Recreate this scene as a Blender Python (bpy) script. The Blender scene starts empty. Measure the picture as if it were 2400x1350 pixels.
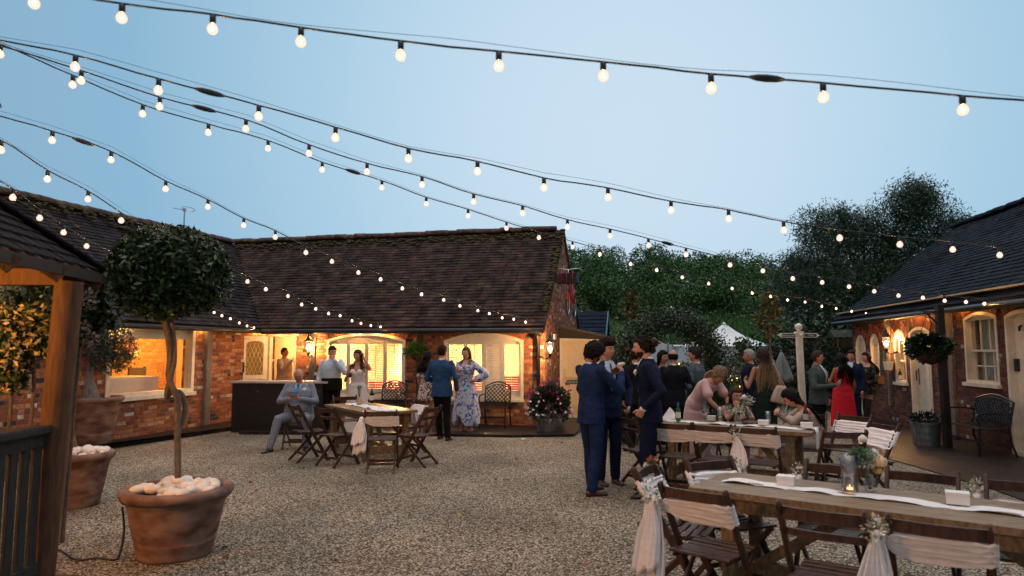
import bpy, bmesh, math, random
import numpy as np
from mathutils import Vector, Matrix, Euler, noise as mnoise
from mathutils.geometry import tessellate_polygon
from mathutils.bvhtree import BVHTree
R = math.radians
PI = math.pi
random.seed(7)
rng = np.random.default_rng(7)
scene = bpy.context.scene
COL = scene.collection

# ---------------------------------------------------------------- camera
HC = 1.70                       # eye height
PITCH = 5.15                    # degrees up
cam_d = bpy.data.cameras.new("camera")
cam = bpy.data.objects.new("camera", cam_d)
COL.objects.link(cam)
cam.location = (0, 0, HC)
cam.rotation_euler = (R(90 + PITCH), 0, 0)
cam_d.sensor_width = 36
cam_d.lens = 24
cam_d.clip_end = 2000
cam_d.dof.use_dof = True
cam_d.dof.focus_distance = 11.5
cam_d.dof.aperture_fstop = 2.2
scene.camera = cam

# ---------------------------------------------------------------- world, exposure
w = bpy.data.worlds.new("World")
scene.world = w
w.use_nodes = True
wn = w.node_tree.nodes
wl = w.node_tree.links
for n_ in list(wn):
    wn.remove(n_)
sky = wn.new('ShaderNodeTexSky')
sky.sky_type = 'NISHITA'
sky.sun_disc = False
sky.sun_elevation = R(2.0)
sky.sun_rotation = R(200)
sky.air_density = 1.0
sky.dust_density = 0.3
sky.ozone_density = 2.5
# the even blue of the sky after sunset, paler towards the horizon ahead
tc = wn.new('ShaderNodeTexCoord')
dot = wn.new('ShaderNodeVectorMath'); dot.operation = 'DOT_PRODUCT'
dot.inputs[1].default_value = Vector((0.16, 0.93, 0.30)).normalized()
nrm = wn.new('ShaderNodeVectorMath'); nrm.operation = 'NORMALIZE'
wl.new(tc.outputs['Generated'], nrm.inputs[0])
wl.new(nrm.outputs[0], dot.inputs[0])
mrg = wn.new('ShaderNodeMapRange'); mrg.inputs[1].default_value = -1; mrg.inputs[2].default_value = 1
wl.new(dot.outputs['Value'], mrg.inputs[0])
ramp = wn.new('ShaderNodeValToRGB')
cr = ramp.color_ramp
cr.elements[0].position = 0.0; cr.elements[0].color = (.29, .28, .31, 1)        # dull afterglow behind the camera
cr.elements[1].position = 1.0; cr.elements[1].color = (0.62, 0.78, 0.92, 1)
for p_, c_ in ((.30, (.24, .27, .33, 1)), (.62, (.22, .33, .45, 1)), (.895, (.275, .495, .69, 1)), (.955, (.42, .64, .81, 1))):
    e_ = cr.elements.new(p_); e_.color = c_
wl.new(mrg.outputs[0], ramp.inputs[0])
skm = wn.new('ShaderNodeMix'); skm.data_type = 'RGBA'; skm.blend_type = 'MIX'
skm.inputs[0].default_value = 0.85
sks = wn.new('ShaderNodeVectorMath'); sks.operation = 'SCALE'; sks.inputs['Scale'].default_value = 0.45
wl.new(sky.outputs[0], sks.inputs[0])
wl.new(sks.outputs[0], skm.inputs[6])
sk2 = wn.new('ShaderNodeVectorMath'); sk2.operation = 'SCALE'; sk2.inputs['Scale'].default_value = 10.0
# extra brightness added to the sky overhead, out of frame, to light the gravel
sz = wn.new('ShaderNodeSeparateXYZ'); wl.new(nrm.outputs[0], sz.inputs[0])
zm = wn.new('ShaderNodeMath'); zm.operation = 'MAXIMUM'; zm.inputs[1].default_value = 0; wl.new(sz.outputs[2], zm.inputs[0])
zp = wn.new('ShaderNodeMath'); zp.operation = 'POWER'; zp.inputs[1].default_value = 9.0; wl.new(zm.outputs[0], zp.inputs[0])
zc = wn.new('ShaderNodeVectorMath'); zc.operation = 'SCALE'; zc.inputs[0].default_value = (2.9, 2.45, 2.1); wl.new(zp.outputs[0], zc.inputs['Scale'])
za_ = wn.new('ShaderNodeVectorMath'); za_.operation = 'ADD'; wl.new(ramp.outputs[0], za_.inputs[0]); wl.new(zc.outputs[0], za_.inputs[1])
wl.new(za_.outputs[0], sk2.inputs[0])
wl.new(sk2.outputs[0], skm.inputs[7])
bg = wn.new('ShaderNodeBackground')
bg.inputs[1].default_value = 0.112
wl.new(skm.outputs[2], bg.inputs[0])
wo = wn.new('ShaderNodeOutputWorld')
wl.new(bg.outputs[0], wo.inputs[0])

scene.view_settings.view_transform = 'Standard'
scene.view_settings.look = 'None'
scene.view_settings.exposure = 0.0
scene.view_settings.gamma = 1.0
scene.render.engine = 'CYCLES'
scene.cycles.use_denoising = True
scene.cycles.use_light_tree = True
scene.cycles.max_bounces = 6
scene.cycles.diffuse_bounces = 3
scene.cycles.transparent_max_bounces = 12
scene.cycles.sample_clamp_indirect = 4.0
scene.cycles.caustics_reflective = False
scene.cycles.caustics_refractive = False

# ---------------------------------------------------------------- picture -> world helpers (2400 x 1350 coordinates)
_cp, _sp = math.cos(R(PITCH)), math.sin(R(PITCH))
_fwd = Vector((0, _cp, _sp)); _up = Vector((0, -_sp, _cp)); _rt = Vector((1, 0, 0))
C0 = Vector((0, 0, HC))
def ray(u, v):
    return _rt * ((u - 1200) / 1600) + _up * ((675 - v) / 1600) + _fwd
def PG(u, v, z=0.0):            # point on the level z
    d = ray(u, v); return C0 + d * ((z - HC) / d.z)
def PY(u, v, y):                # point at depth y
    d = ray(u, v); return C0 + d * (y / d.y)
class Frame:                    # a wall: origin O, direction e, outward normal n
    def __init__(s, O, e):
        s.O = Vector((O[0], O[1], 0)); s.e = Vector((e[0], e[1], 0)).normalized()
        s.n = Vector((s.e.y, -s.e.x, 0))
    def w(s, a, b, d=0.0):
        return s.O + s.e * a + s.n * d + Vector((0, 0, b))
    def px(s, u, v, d=0.0):
        r_ = ray(u, v); o = s.O + s.n * d
        t = (o - C0).dot(s.n) / r_.dot(s.n)
        p = C0 + r_ * t - o
        return p.dot(s.e), p.z
    def mat(s):
        m = Matrix.Identity(4)
        m.col[0][:3] = s.e; m.col[1][:3] = -s.n; m.col[2][:3] = (0, 0, 1)
        return m

# ---------------------------------------------------------------- mesh collector
class MB:
    def __init__(s):
        s.v = []; s.f = []; s.mi = []; s.c = []; s.uv = {}
        s.M = None
    def add(s, vs, fs, m=0, c=None, uv=None):
        o = len(s.v)
        if s.M is not None:
            vs = [s.M @ Vector(p) for p in vs]
        s.v.extend([tuple(p) for p in vs])
        for k, f in enumerate(fs):
            if uv is not None:
                s.uv[len(s.f)] = [uv[i] for i in f]
            s.f.append([i + o for i in f]); s.mi.append(m); s.c.append(c)
        return s
    def box(s, c, size, rot=None, m=0, col=None, taper=None):
        hx, hy, hz = size[0] / 2, size[1] / 2, size[2] / 2
        vs = []
        for z in (-1, 1):
            k = taper if (taper and z > 0) else 1.0
            for x, y in ((-1, -1), (1, -1), (1, 1), (-1, 1)):
                vs.append(Vector((x * hx * k, y * hy * k, z * hz)))
        if rot is not None:
            vs = [rot @ p for p in vs]
        c = Vector(c)
        vs = [p + c for p in vs]
        s.add(vs, [(3, 2, 1, 0), (4, 5, 6, 7), (0, 1, 5, 4), (1, 2, 6, 5), (2, 3, 7, 6), (3, 0, 4, 7)], m, col)
        return s
    def bar(s, p0, p1, w_, d_, upv=(0, 0, 1), m=0, col=None, bev=0.0):
        p0 = Vector(p0); p1 = Vector(p1)
        t = (p1 - p0); L = t.length; t = t / L
        u = Vector(upv)
        x = t.cross(u)
        if x.length < 1e-4:
            x = t.cross(Vector((0, 1, 0)))
        x.normalize(); y = x.cross(t)
        if bev <= 0:
            q = [(-1, -1), (1, -1), (1, 1), (-1, 1)]
            prof = [x * (a * w_ / 2) + y * (b * d_ / 2) for a, b in q]
        else:
            W, D = w_ / 2, d_ / 2
            q = [(-W + bev, -D), (W - bev, -D), (W, -D + bev), (W, D - bev), (W - bev, D), (-W + bev, D), (-W, D - bev), (-W, -D + bev)]
            prof = [x * a + y * b for a, b in q]
        n = len(prof)
        vs = [p0 + k for k in prof] + [p1 + k for k in prof]
        fs = [tuple(reversed(range(n))), tuple(range(n, 2 * n))]
        fs += [(i, (i + 1) % n, n + (i + 1) % n, n + i) for i in range(n)]
        s.add(vs, fs, m, col)
        return s
    def loft(s, rings, m=0, col=None, cap=True, closed=False):
        n = len(rings[0]); vs = [p for r_ in rings for p in r_]
        fs = []
        K = len(rings)
        for k in range(K - 1 if not closed else K):
            a = k * n; b = ((k + 1) % K) * n
            for i in range(n):
                j = (i + 1) % n
                fs.append((a + i, a + j, b + j, b + i))
        if cap and not closed:
            fs.append(tuple(reversed(range(n)))); fs.append(tuple(range((K - 1) * n, K * n)))
        s.add(vs, fs, m, col)
        return s
    def tube(s, pts, r, n=8, m=0, col=None, flat=1.0, cap=True, closed=False):
        pts = [Vector(p) for p in pts]
        K = len(pts)
        rs = r if isinstance(r, (list, tuple)) else [r] * K
        rings = []; x = None
        for k in range(K):
            if closed:
                t = pts[(k + 1) % K] - pts[k - 1]
            else:
                t = pts[min(k + 1, K - 1)] - pts[max(k - 1, 0)]
            if t.length < 1e-9:
                t = Vector((0, 0, 1))
            t.normalize()
            if x is None:
                a = Vector((0, 0, 1)) if abs(t.z) < .9 else Vector((1, 0, 0))
                x = a.cross(t).normalized()
            else:
                x = (x - t * x.dot(t))
                if x.length < 1e-6:
                    x = Vector((1, 0, 0)).cross(t)
                x.normalize()
            y = t.cross(x)
            rings.append([pts[k] + (x * math.cos(2 * PI * i / n) + y * (flat * math.sin(2 * PI * i / n))) * rs[k] for i in range(n)])
        return s.loft(rings, m, col, cap, closed)
    def lathe(s, prof, n=24, c=(0, 0, 0), m=0, col=None, cap=True):
        c = Vector(c)
        rings = [[c + Vector((r_ * math.cos(2 * PI * i / n), r_ * math.sin(2 * PI * i / n), z)) for i in range(n)] for r_, z in prof]
        return s.loft(rings, m, col, cap)
    def ell(s, c, rad, n=12, k=8, m=0, col=None, rot=None, fn=None):
        c = Vector(c); rings = []
        for j in range(1, k):
            th = PI * j / k
            ring = []
            for i in range(n):
                ph = 2 * PI * i / n
                p = Vector((math.sin(th) * math.cos(ph) * rad[0], math.sin(th) * math.sin(ph) * rad[1], -math.cos(th) * rad[2]))
                if fn: p = fn(p)
                if rot is not None: p = rot @ p
                ring.append(c + p)
            rings.append(ring)
        p0 = Vector((0, 0, -rad[2])); p1 = Vector((0, 0, rad[2]))
        if fn: p0 = fn(p0); p1 = fn(p1)
        if rot is not None: p0 = rot @ p0; p1 = rot @ p1
        vs = [c + p0] + [p for r_ in rings for p in r_] + [c + p1]
        fs = [(0, 1 + (i + 1) % n, 1 + i) for i in range(n)]
        for j in range(len(rings) - 1):
            a = 1 + j * n; b = a + n
            fs += [(a + i, a + (i + 1) % n, b + (i + 1) % n, b + i) for i in range(n)]
        a = 1 + (len(rings) - 1) * n; e = len(vs) - 1
        fs += [(a + i, a + (i + 1) % n, e) for i in range(n)]
        s.add(vs, fs, m, col)
        return s
    def mesh(s, name):
        me = bpy.data.meshes.new(name)
        me.from_pydata(s.v, [], s.f)
        if any(s.mi):
            me.polygons.foreach_set('material_index', s.mi)
        if any(c is not None for c in s.c):
            at = me.color_attributes.new('tint', 'FLOAT_COLOR', 'CORNER')
            data = np.ones((len(me.loops), 4), dtype=np.float32)
            k = 0
            for f, c in zip(s.f, s.c):
                if c is not None:
                    data[k:k + len(f), :3] = c
                k += len(f)
            at.data.foreach_set('color', data.ravel())
        if s.uv:
            ul = me.uv_layers.new(name='uv')
            for pi, uvs in s.uv.items():
                ls = me.polygons[pi].loop_start
                for q, t in enumerate(uvs):
                    ul.data[ls + q].uv = t
        me.update()
        return me
    def build(s, name, mats, parent=None, smooth=False, auto=None):
        me = s.mesh(name)
        return put(name, me, mats, parent, smooth, auto)

def put(name, me, mats, parent=None, smooth=False, auto=None):
    if not isinstance(mats, (list, tuple)):
        mats = [mats]
    if len(me.materials) == 0:
        for m in mats:
            me.materials.append(m)
    o = bpy.data.objects.new(name, me)
    COL.objects.link(o)
    if smooth:
        me.polygons.foreach_set('use_smooth', [True] * len(me.polygons))
        if auto:
            me.set_sharp_from_angle(angle=R(auto))
    if parent is not None:
        o.parent = parent
    return o

def tag(o, label=None, cat=None, group=None, kind=None):
    if label: o['label'] = label
    if cat: o['category'] = cat
    if group: o['group'] = group
    if kind: o['kind'] = kind
    return o
def empty(name, loc=(0, 0, 0), rz=0.0, label=None, cat=None, group=None):
    o = bpy.data.objects.new(name, None)
    o.empty_display_size = .2
    COL.objects.link(o)
    o.location = loc
    o.rotation_euler = (0, 0, rz)
    return tag(o, label, cat, group)
def copy_tree(o, parent=None):
    c = o.copy(); COL.objects.link(c)
    if parent is not None:
        c.parent = parent
    for ch in list(o.children):
        copy_tree(ch, c)
    return c

# ---------------------------------------------------------------- materials
def nodes_of(name):
    m = bpy.data.materials.new(name); m.use_nodes = True
    nt = m.node_tree
    b = nt.nodes.get('Principled BSDF')
    return m, nt, b
def c4(c): return (c[0], c[1], c[2], 1.0)
def M(name, col, rough=.6, var=0.0, scale=6.0, bump=0.0, bscale=60.0, metal=0.0, spec=.5, col2=None, sheen=0.0,
      attr=False, emit=0.0, stretch=None, trans=0.0, detail=4.0, sub=0.0, contrast=(.35, .65)):
    m, nt, b = nodes_of(name)
    N, L = nt.nodes, nt.links
    b.inputs['Roughness'].default_value = rough
    b.inputs['Metallic'].default_value = metal
    b.inputs['Specular IOR Level'].default_value = spec
    if sheen: b.inputs['Sheen Weight'].default_value = sheen
    if trans: b.inputs['Transmission Weight'].default_value = trans
    if sub:
        b.inputs['Subsurface Weight'].default_value = sub
        b.inputs['Subsurface Radius'].default_value = (.02, .008, .004)
    tcn = N.new('ShaderNodeTexCoord'); vec = tcn.outputs['Object']
    if stretch:
        mp = N.new('ShaderNodeMapping'); mp.inputs['Scale'].default_value = stretch
        L.new(vec, mp.inputs[0]); vec = mp.outputs[0]
    out = None
    if var or col2:
        no = N.new('ShaderNodeTexNoise'); no.inputs['Scale'].default_value = scale; no.inputs['Detail'].default_value = detail
        L.new(vec, no.inputs['Vector'])
        rp = N.new('ShaderNodeValToRGB'); L.new(no.outputs['Fac'], rp.inputs[0])
        a = [max(0, k * (1 - var)) for k in col]; c_ = col2 if col2 else [min(1, k * (1 + var)) for k in col]
        rp.color_ramp.elements[0].color = c4(a); rp.color_ramp.elements[0].position = contrast[0]
        rp.color_ramp.elements[1].color = c4(c_); rp.color_ramp.elements[1].position = contrast[1]
        out = rp.outputs[0]
    if attr:
        at = N.new('ShaderNodeAttribute'); at.attribute_name = 'tint'
        mx = N.new('ShaderNodeMix'); mx.data_type = 'RGBA'; mx.blend_type = 'MULTIPLY'; mx.inputs[0].default_value = 1.0
        if out is not None: L.new(out, mx.inputs[6])
        else: mx.inputs[6].default_value = c4(col)
        L.new(at.outputs['Color'], mx.inputs[7]); out = mx.outputs[2]
    if out is not None: L.new(out, b.inputs['Base Color'])
    else: b.inputs['Base Color'].default_value = c4(col)
    if emit:
        b.inputs['Emission Color'].default_value = c4(col); b.inputs['Emission Strength'].default_value = emit
    if bump:
        n2 = N.new('ShaderNodeTexNoise'); n2.inputs['Scale'].default_value = bscale; n2.inputs['Detail'].default_value = 3
        L.new(vec, n2.inputs['Vector'])
        bp = N.new('ShaderNodeBump'); bp.inputs['Strength'].default_value = bump; bp.inputs['Distance'].default_value = .01
        L.new(n2.outputs['Fac'], bp.inputs['Height']); L.new(bp.outputs[0], b.inputs['Normal'])
    return m
def emitter(name, col, strength):
    m, nt, b = nodes_of(name)
    nt.nodes.remove(b)
    e = nt.nodes.new('ShaderNodeEmission'); e.inputs[0].default_value = c4(col); e.inputs[1].default_value = strength
    nt.links.new(e.outputs[0], nt.nodes['Material Output'].inputs[0])
    return m
def glassy(name, tint=(1, 1, 1), refl=.03, emit=None, rough=.02):
    """clear thin glass: transparent with a fresnel sheen (and the glow of a lit globe)"""
    m, nt, b = nodes_of(name)
    nt.nodes.remove(b); N, L = nt.nodes, nt.links
    tr = N.new('ShaderNodeBsdfTransparent'); tr.inputs[0].default_value = c4(tint)
    gl = N.new('ShaderNodeBsdfGlossy'); gl.inputs['Roughness'].default_value = rough
    lw_ = N.new('ShaderNodeLayerWeight'); pw = mth(nt, 'MULTIPLY_ADD', mth(nt, 'POWER', lw_.outputs['Facing'], 4.0), .7, refl)
    mx = N.new('ShaderNodeMixShader'); L.new(pw, mx.inputs[0]); L.new(tr.outputs[0], mx.inputs[1]); L.new(gl.outputs[0], mx.inputs[2])
    o = mx
    if emit:
        em = N.new('ShaderNodeEmission'); em.inputs[0].default_value = c4(emit[0]); em.inputs[1].default_value = emit[1]
        m2 = N.new('ShaderNodeMixShader'); m2.inputs[0].default_value = emit[2]
        L.new(mx.outputs[0], m2.inputs[1]); L.new(em.outputs[0], m2.inputs[2]); o = m2
    L.new(o.outputs[0], N['Material Output'].inputs[0])
    return m
def mth(nt, op, a, b=None, c=None):
    n = nt.nodes.new('ShaderNodeMath'); n.operation = op
    for i, x in enumerate((a, b, c)):
        if x is None: continue
        if isinstance(x, (int, float)): n.inputs[i].default_value = x
        else: nt.links.new(x, n.inputs[i])
    return n.outputs[0]
def brick_mat(name, stops, mortar=(.24, .18, .13), bw=.225, bh=.078, joint=.011, rough=.85, dirt=.5, seed=0.0):
    """old hand made bricks: every brick its own colour, ragged mortar; uv in metres"""
    m, nt, b = nodes_of(name); N, L = nt.nodes, nt.links
    uvn = N.new('ShaderNodeUVMap'); uvn.uv_map = 'uv'
    wob = N.new('ShaderNodeTexNoise'); wob.inputs['Scale'].default_value = 3.0; L.new(uvn.outputs[0], wob.inputs['Vector'])
    sx = N.new('ShaderNodeSeparateXYZ'); L.new(uvn.outputs[0], sx.inputs[0])
    wv = mth(nt, 'MULTIPLY', mth(nt, 'SUBTRACT', wob.outputs['Fac'], .5), .03)
    V = mth(nt, 'DIVIDE', mth(nt, 'ADD', sx.outputs[1], wv), bh)
    row = mth(nt, 'FLOOR', V); fv = mth(nt, 'FRACT', V)
    par = mth(nt, 'MULTIPLY', mth(nt, 'MODULO', mth(nt, 'ADD', row, 100.0), 2.0), .5)
    wn1 = N.new('ShaderNodeTexWhiteNoise'); wn1.noise_dimensions = '1D'; L.new(row, wn1.inputs['W'])
    U = mth(nt, 'ADD', mth(nt, 'DIVIDE', sx.outputs[0], bw), mth(nt, 'ADD', par, mth(nt, 'MULTIPLY', wn1.outputs['Value'], .25)))
    # random headers: some bricks are split in two
    colf = mth(nt, 'FLOOR', U)
    cb0 = N.new('ShaderNodeCombineXYZ'); L.new(colf, cb0.inputs[0]); L.new(row, cb0.inputs[1]); cb0.inputs[2].default_value = 3.3 + seed
    wh = N.new('ShaderNodeTexWhiteNoise'); L.new(cb0.outputs[0], wh.inputs['Vector'])
    isH = mth(nt, 'LESS_THAN', wh.outputs['Value'], .28)
    fu0 = mth(nt, 'FRACT', U)
    fu2 = mth(nt, 'FRACT', mth(nt, 'MULTIPLY', fu0, 2.0))
    fu = mth(nt, 'ADD', mth(nt, 'MULTIPLY', fu2, isH), mth(nt, 'MULTIPLY', fu0, mth(nt, 'SUBTRACT', 1.0, isH)))
    wid = mth(nt, 'MULTIPLY', bw, mth(nt, 'SUBTRACT', 1.0, mth(nt, 'MULTIPLY', isH, .5)))
    half = mth(nt, 'MULTIPLY', mth(nt, 'FLOOR', mth(nt, 'MULTIPLY', fu0, 2.0)), isH)
    du = mth(nt, 'MULTIPLY', mth(nt, 'MINIMUM', fu, mth(nt, 'SUBTRACT', 1.0, fu)), wid)
    dv = mth(nt, 'MULTIPLY', mth(nt, 'MINIMUM', fv, mth(nt, 'SUBTRACT', 1.0, fv)), bh)
    d = mth(nt, 'MINIMUM', du, dv)
    nz = N.new('ShaderNodeTexNoise'); nz.inputs['Scale'].default_value = 45.0; L.new(uvn.outputs[0], nz.inputs['Vector'])
    d2 = mth(nt, 'ADD', d, mth(nt, 'MULTIPLY', mth(nt, 'SUBTRACT', nz.outputs['Fac'], .5), .010))
    mk = N.new('ShaderNodeMapRange'); mk.interpolation_type = 'SMOOTHSTEP'
    L.new(d2, mk.inputs[0]); mk.inputs[1].default_value = joint * .35; mk.inputs[2].default_value = joint * .75
    cb = N.new('ShaderNodeCombineXYZ'); L.new(mth(nt, 'ADD', colf, mth(nt, 'MULTIPLY', half, .5)), cb.inputs[0]); L.new(row, cb.inputs[1]); cb.inputs[2].default_value = seed
    wc = N.new('ShaderNodeTexWhiteNoise'); L.new(cb.outputs[0], wc.inputs['Vector'])
    rp = N.new('ShaderNodeValToRGB'); rp.color_ramp.interpolation = 'CONSTANT'
    L.new(wc.outputs['Value'], rp.inputs[0])
    els = rp.color_ramp.elements
    els[0].position = 0; els[0].color = c4(stops[0][1]); els[1].position = stops[1][0]; els[1].color = c4(stops[1][1])
    for p, c in stops[2:]:
        e = els.new(p); e.color = c4(c)
    n3 = N.new('ShaderNodeTexNoise'); n3.inputs['Scale'].default_value = 22.0; n3.inputs['Detail'].default_value = 6; L.new(uvn.outputs[0], n3.inputs['Vector'])
    mr = N.new('ShaderNodeMapRange'); L.new(n3.outputs['Fac'], mr.inputs[0]); mr.inputs[1].default_value = .3; mr.inputs[2].default_value = .7
    mr.inputs[3].default_value = 1 - dirt; mr.inputs[4].default_value = 1 + dirt * .6
    mu = N.new('ShaderNodeMix'); mu.data_type = 'RGBA'; mu.blend_type = 'MULTIPLY'; mu.inputs[0].default_value = 1
    L.new(rp.outputs[0], mu.inputs[6]); L.new(mr.outputs[0], mu.inputs[7])
    mm = N.new('ShaderNodeMix'); mm.data_type = 'RGBA'
    L.new(mk.outputs[0], mm.inputs[0]); mm.inputs[6].default_value = c4(mortar); L.new(mu.outputs[2], mm.inputs[7])
    L.new(mm.outputs[2], b.inputs['Base Color']); b.inputs['Roughness'].default_value = rough
    b.inputs['Specular IOR Level'].default_value = .25
    bp = N.new('ShaderNodeBump'); bp.inputs['Strength'].default_value = .9; bp.inputs['Distance'].default_value = .012
    hh = mth(nt, 'ADD', mk.outputs[0], mth(nt, 'MULTIPLY', n3.outputs['Fac'], .5))
    L.new(hh, bp.inputs['Height']); L.new(bp.outputs[0], b.inputs['Normal'])
    return m

BR_STOPS = [(0, (.36, .12, .065)), (.22, (.46, .17, .08)), (.42, (.27, .09, .06)), (.58, (.52, .23, .12)), (.70, (.19, .085, .07)),
            (.78, (.52, .34, .21)), (.86, (.40, .14, .07)), (.915, (.05, .048, .055)), (.955, (.68, .62, .56))]
m_brick = brick_mat('old_brick', BR_STOPS)
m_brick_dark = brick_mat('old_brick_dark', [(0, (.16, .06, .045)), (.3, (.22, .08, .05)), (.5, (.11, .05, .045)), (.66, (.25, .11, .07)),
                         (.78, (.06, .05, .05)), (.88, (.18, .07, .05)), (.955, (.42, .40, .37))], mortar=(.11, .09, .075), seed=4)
m_inbrick = brick_mat('inner_brick', [(0, (.45, .26, .13)), (.3, (.52, .32, .17)), (.6, (.40, .22, .11)), (.8, (.56, .38, .22))], mortar=(.35, .25, .15), seed=9)
m_tile = M('clay_tile', (.056, .038, .033), .85, attr=True, var=.5, scale=3.0, bump=.4, bscale=90, spec=.12)
m_tile_b = M('slate_tile', (.008, .011, .018), .75, attr=True, var=.35, scale=4.0, bump=.5, bscale=60, spec=.12)
m_moss = M('moss', (.05, .055, .02), .95, col2=(.12, .10, .035), scale=12, bump=.8, bscale=50)
m_cream = M('cream_paint', (.82, .77, .65), .5, var=.08, scale=9, bump=.08, bscale=30)
m_white = M('white_paint', (.80, .78, .72), .45, var=.05, scale=12)
m_black = M('black_paint', (.012, .013, .015), .4, var=.3, scale=15, spec=.5)
m_blackwood = M('black_boarding', (.006, .006, .007), .55, var=.4, scale=8, bump=.3, bscale=40, stretch=(1, 1, 6))
m_oak = M('weathered_oak', (.13, .11, .095), .85, col2=(.30, .26, .22), scale=14, bump=.8, bscale=50, stretch=(6, 6, .6))
m_oakdark = M('dark_oak', (.025, .020, .017), .8, col2=(.055, .045, .038), scale=14, bump=.8, bscale=50, stretch=(6, 6, .6))
m_glass = glassy('window_glass')
m_plaster = M('cream_plaster', (.72, .58, .36), .85, var=.06, scale=3)
m_floor_in = M('board_floor', (.25, .14, .07), .5, var=.3, scale=6, stretch=(1, 10, 1))
m_ceil = M('ceiling_plaster', (.75, .70, .6), .9)
m_chairwood = M('stained_hardwood', (.030, .012, .008), .42, col2=(.080, .033, .019), scale=10, bump=.25, bscale=40, stretch=(3, 3, 1), spec=.5)
m_tablewood = M('table_plank', (.15, .092, .045), .42, col2=(.28, .19, .10), scale=7, bump=.35, bscale=30, stretch=(1.0, 9, 3), spec=.45)
m_tulle = M('white_tulle', (.92, .89, .89), .9, var=.05, scale=14, bump=.4, bscale=30, stretch=(1, 1, 3))
m_tulle.node_tree.nodes['Principled BSDF'].inputs['Alpha'].default_value = .97
m_cloth = M('white_cloth', (.74, .73, .73), .85, var=.05, scale=20)
m_terra = M('terracotta', (.105, .047, .032), .88, col2=(.27, .18, .14), scale=5, bump=.3, bscale=40, stretch=(1, 1, 2))
m_soil = M('soil', (.03, .02, .014), .95, var=.5, scale=40, bump=1, bscale=80)
m_pebble = M('white_pebble', (.72, .70, .66), .5, attr=True, var=.08, scale=25)
m_leaf = M('leaf', (.045, .085, .028), .55, attr=True, spec=.4)
m_leafdark = M('dark_leaf', (.018, .045, .020), .42, attr=True, spec=.5)
m_bark = M('bark', (.10, .075, .055), .9, col2=(.19, .16, .13), scale=18, bump=1, bscale=40, stretch=(4, 4, .8))
m_flower = M('petal', (1, 1, 1), .7, attr=True)
m_iron = M('cast_iron', (.006, .012, .016), .38, var=.3, scale=12, spec=.6)
m_zinc = M('galvanised', (.22, .27, .29), .45, metal=.7, var=.3, scale=5, stretch=(6, 6, 1))
m_cable = M('cable_rubber', (.010, .022, .040), .6)
m_filament = emitter('bulb_filament', (1.0, .50, .18), 3600.0)
m_filament2 = emitter('eave_filament', (1.0, .46, .13), 8500.0)
m_globe = glassy('bulb_globe', (1, .95, .88), emit=((1.0, .66, .48), 1.5, .72))
m_lantern_glass = glassy('lantern_glass', (1, .95, .88), emit=((1.0, .62, .32), 1.5, .25))
m_lampglow = emitter('lantern_flame', (1.0, .52, .18), 1500.0)
m_steel = M('steel', (.55, .56, .57), .3, metal=1.0)
# ================================================================ SETTING
def grav_mat():
    m, nt, b = nodes_of('gravel'); N, L = nt.nodes, nt.links
    tcn = N.new('ShaderNodeTexCoord')
    vo = N.new('ShaderNodeTexVoronoi'); vo.inputs['Scale'].default_value = 66.0; L.new(tcn.outputs['Object'], vo.inputs['Vector'])
    sp = N.new('ShaderNodeSeparateColor'); L.new(vo.outputs['Color'], sp.inputs[0])
    rp = N.new('ShaderNodeValToRGB'); rp.color_ramp.interpolation = 'CONSTANT'; L.new(sp.outputs[0], rp.inputs[0])
    st = [(0, (.31, .25, .17)), (.18, (.54, .47, .35)), (.34, (.11, .08, .055)), (.50, (.66, .58, .44)), (.64, (.31, .22, .14)), (.78, (.78, .72, .58)), (.90, (.05, .042, .03))]
    els = rp.color_ramp.elements
    els[0].position = 0; els[0].color = c4(st[0][1]); els[1].position = st[1][0]; els[1].color = c4(st[1][1])
    for p, c in st[2:]:
        e = els.new(p); e.color = c4(c)
    gap = N.new('ShaderNodeMapRange'); L.new(vo.outputs['Distance'], gap.inputs[0])
    gap.inputs[1].default_value = .45; gap.inputs[2].default_value = .85; gap.inputs[3].default_value = 1.0; gap.inputs[4].default_value = .06
    no = N.new('ShaderNodeTexNoise'); no.inputs['Scale'].default_value = .8; no.inputs['Detail'].default_value = 5; L.new(tcn.outputs['Object'], no.inputs['Vector'])
    pr = N.new('ShaderNodeMapRange'); L.new(no.outputs['Fac'], pr.inputs[0]); pr.inputs[1].default_value = .3; pr.inputs[2].default_value = .7
    pr.inputs[3].default_value = .60; pr.inputs[4].default_value = 1.10
    a = N.new('ShaderNodeMix'); a.data_type = 'RGBA'; a.blend_type = 'MULTIPLY'; a.inputs[0].default_value = 1
    L.new(rp.outputs[0], a.inputs[6]); L.new(gap.outputs[0], a.inputs[7])
    a2 = N.new('ShaderNodeMix'); a2.data_type = 'RGBA'; a2.blend_type = 'MULTIPLY'; a2.inputs[0].default_value = 1
    L.new(a.outputs[2], a2.inputs[6]); L.new(pr.outputs[0], a2.inputs[7])
    L.new(a2.outputs[2], b.inputs['Base Color']); b.inputs['Roughness'].default_value = .8
    b.inputs['Specular IOR Level'].default_value = .3
    bp = N.new('ShaderNodeBump'); bp.inputs['Strength'].default_value = 1.0; bp.inputs['Distance'].default_value = .02; bp.invert = True
    L.new(vo.outputs['Distance'], bp.inputs['Height']); L.new(bp.outputs[0], b.inputs['Normal'])
    return m
m_gravel = grav_mat()
m_grassland = M('grassland', (.035, .075, .022), .9, col2=(.06, .10, .03), scale=1.2, bump=.8, bscale=20)
m_path = brick_mat('wet_brick_path', [(0, (.018, .016, .017)), (.3, (.026, .020, .018)), (.6, (.014, .014, .015)), (.85, (.036, .028, .026))],
                   mortar=(.015, .014, .013), bw=.22, bh=.11, rough=.45, seed=2)

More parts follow.
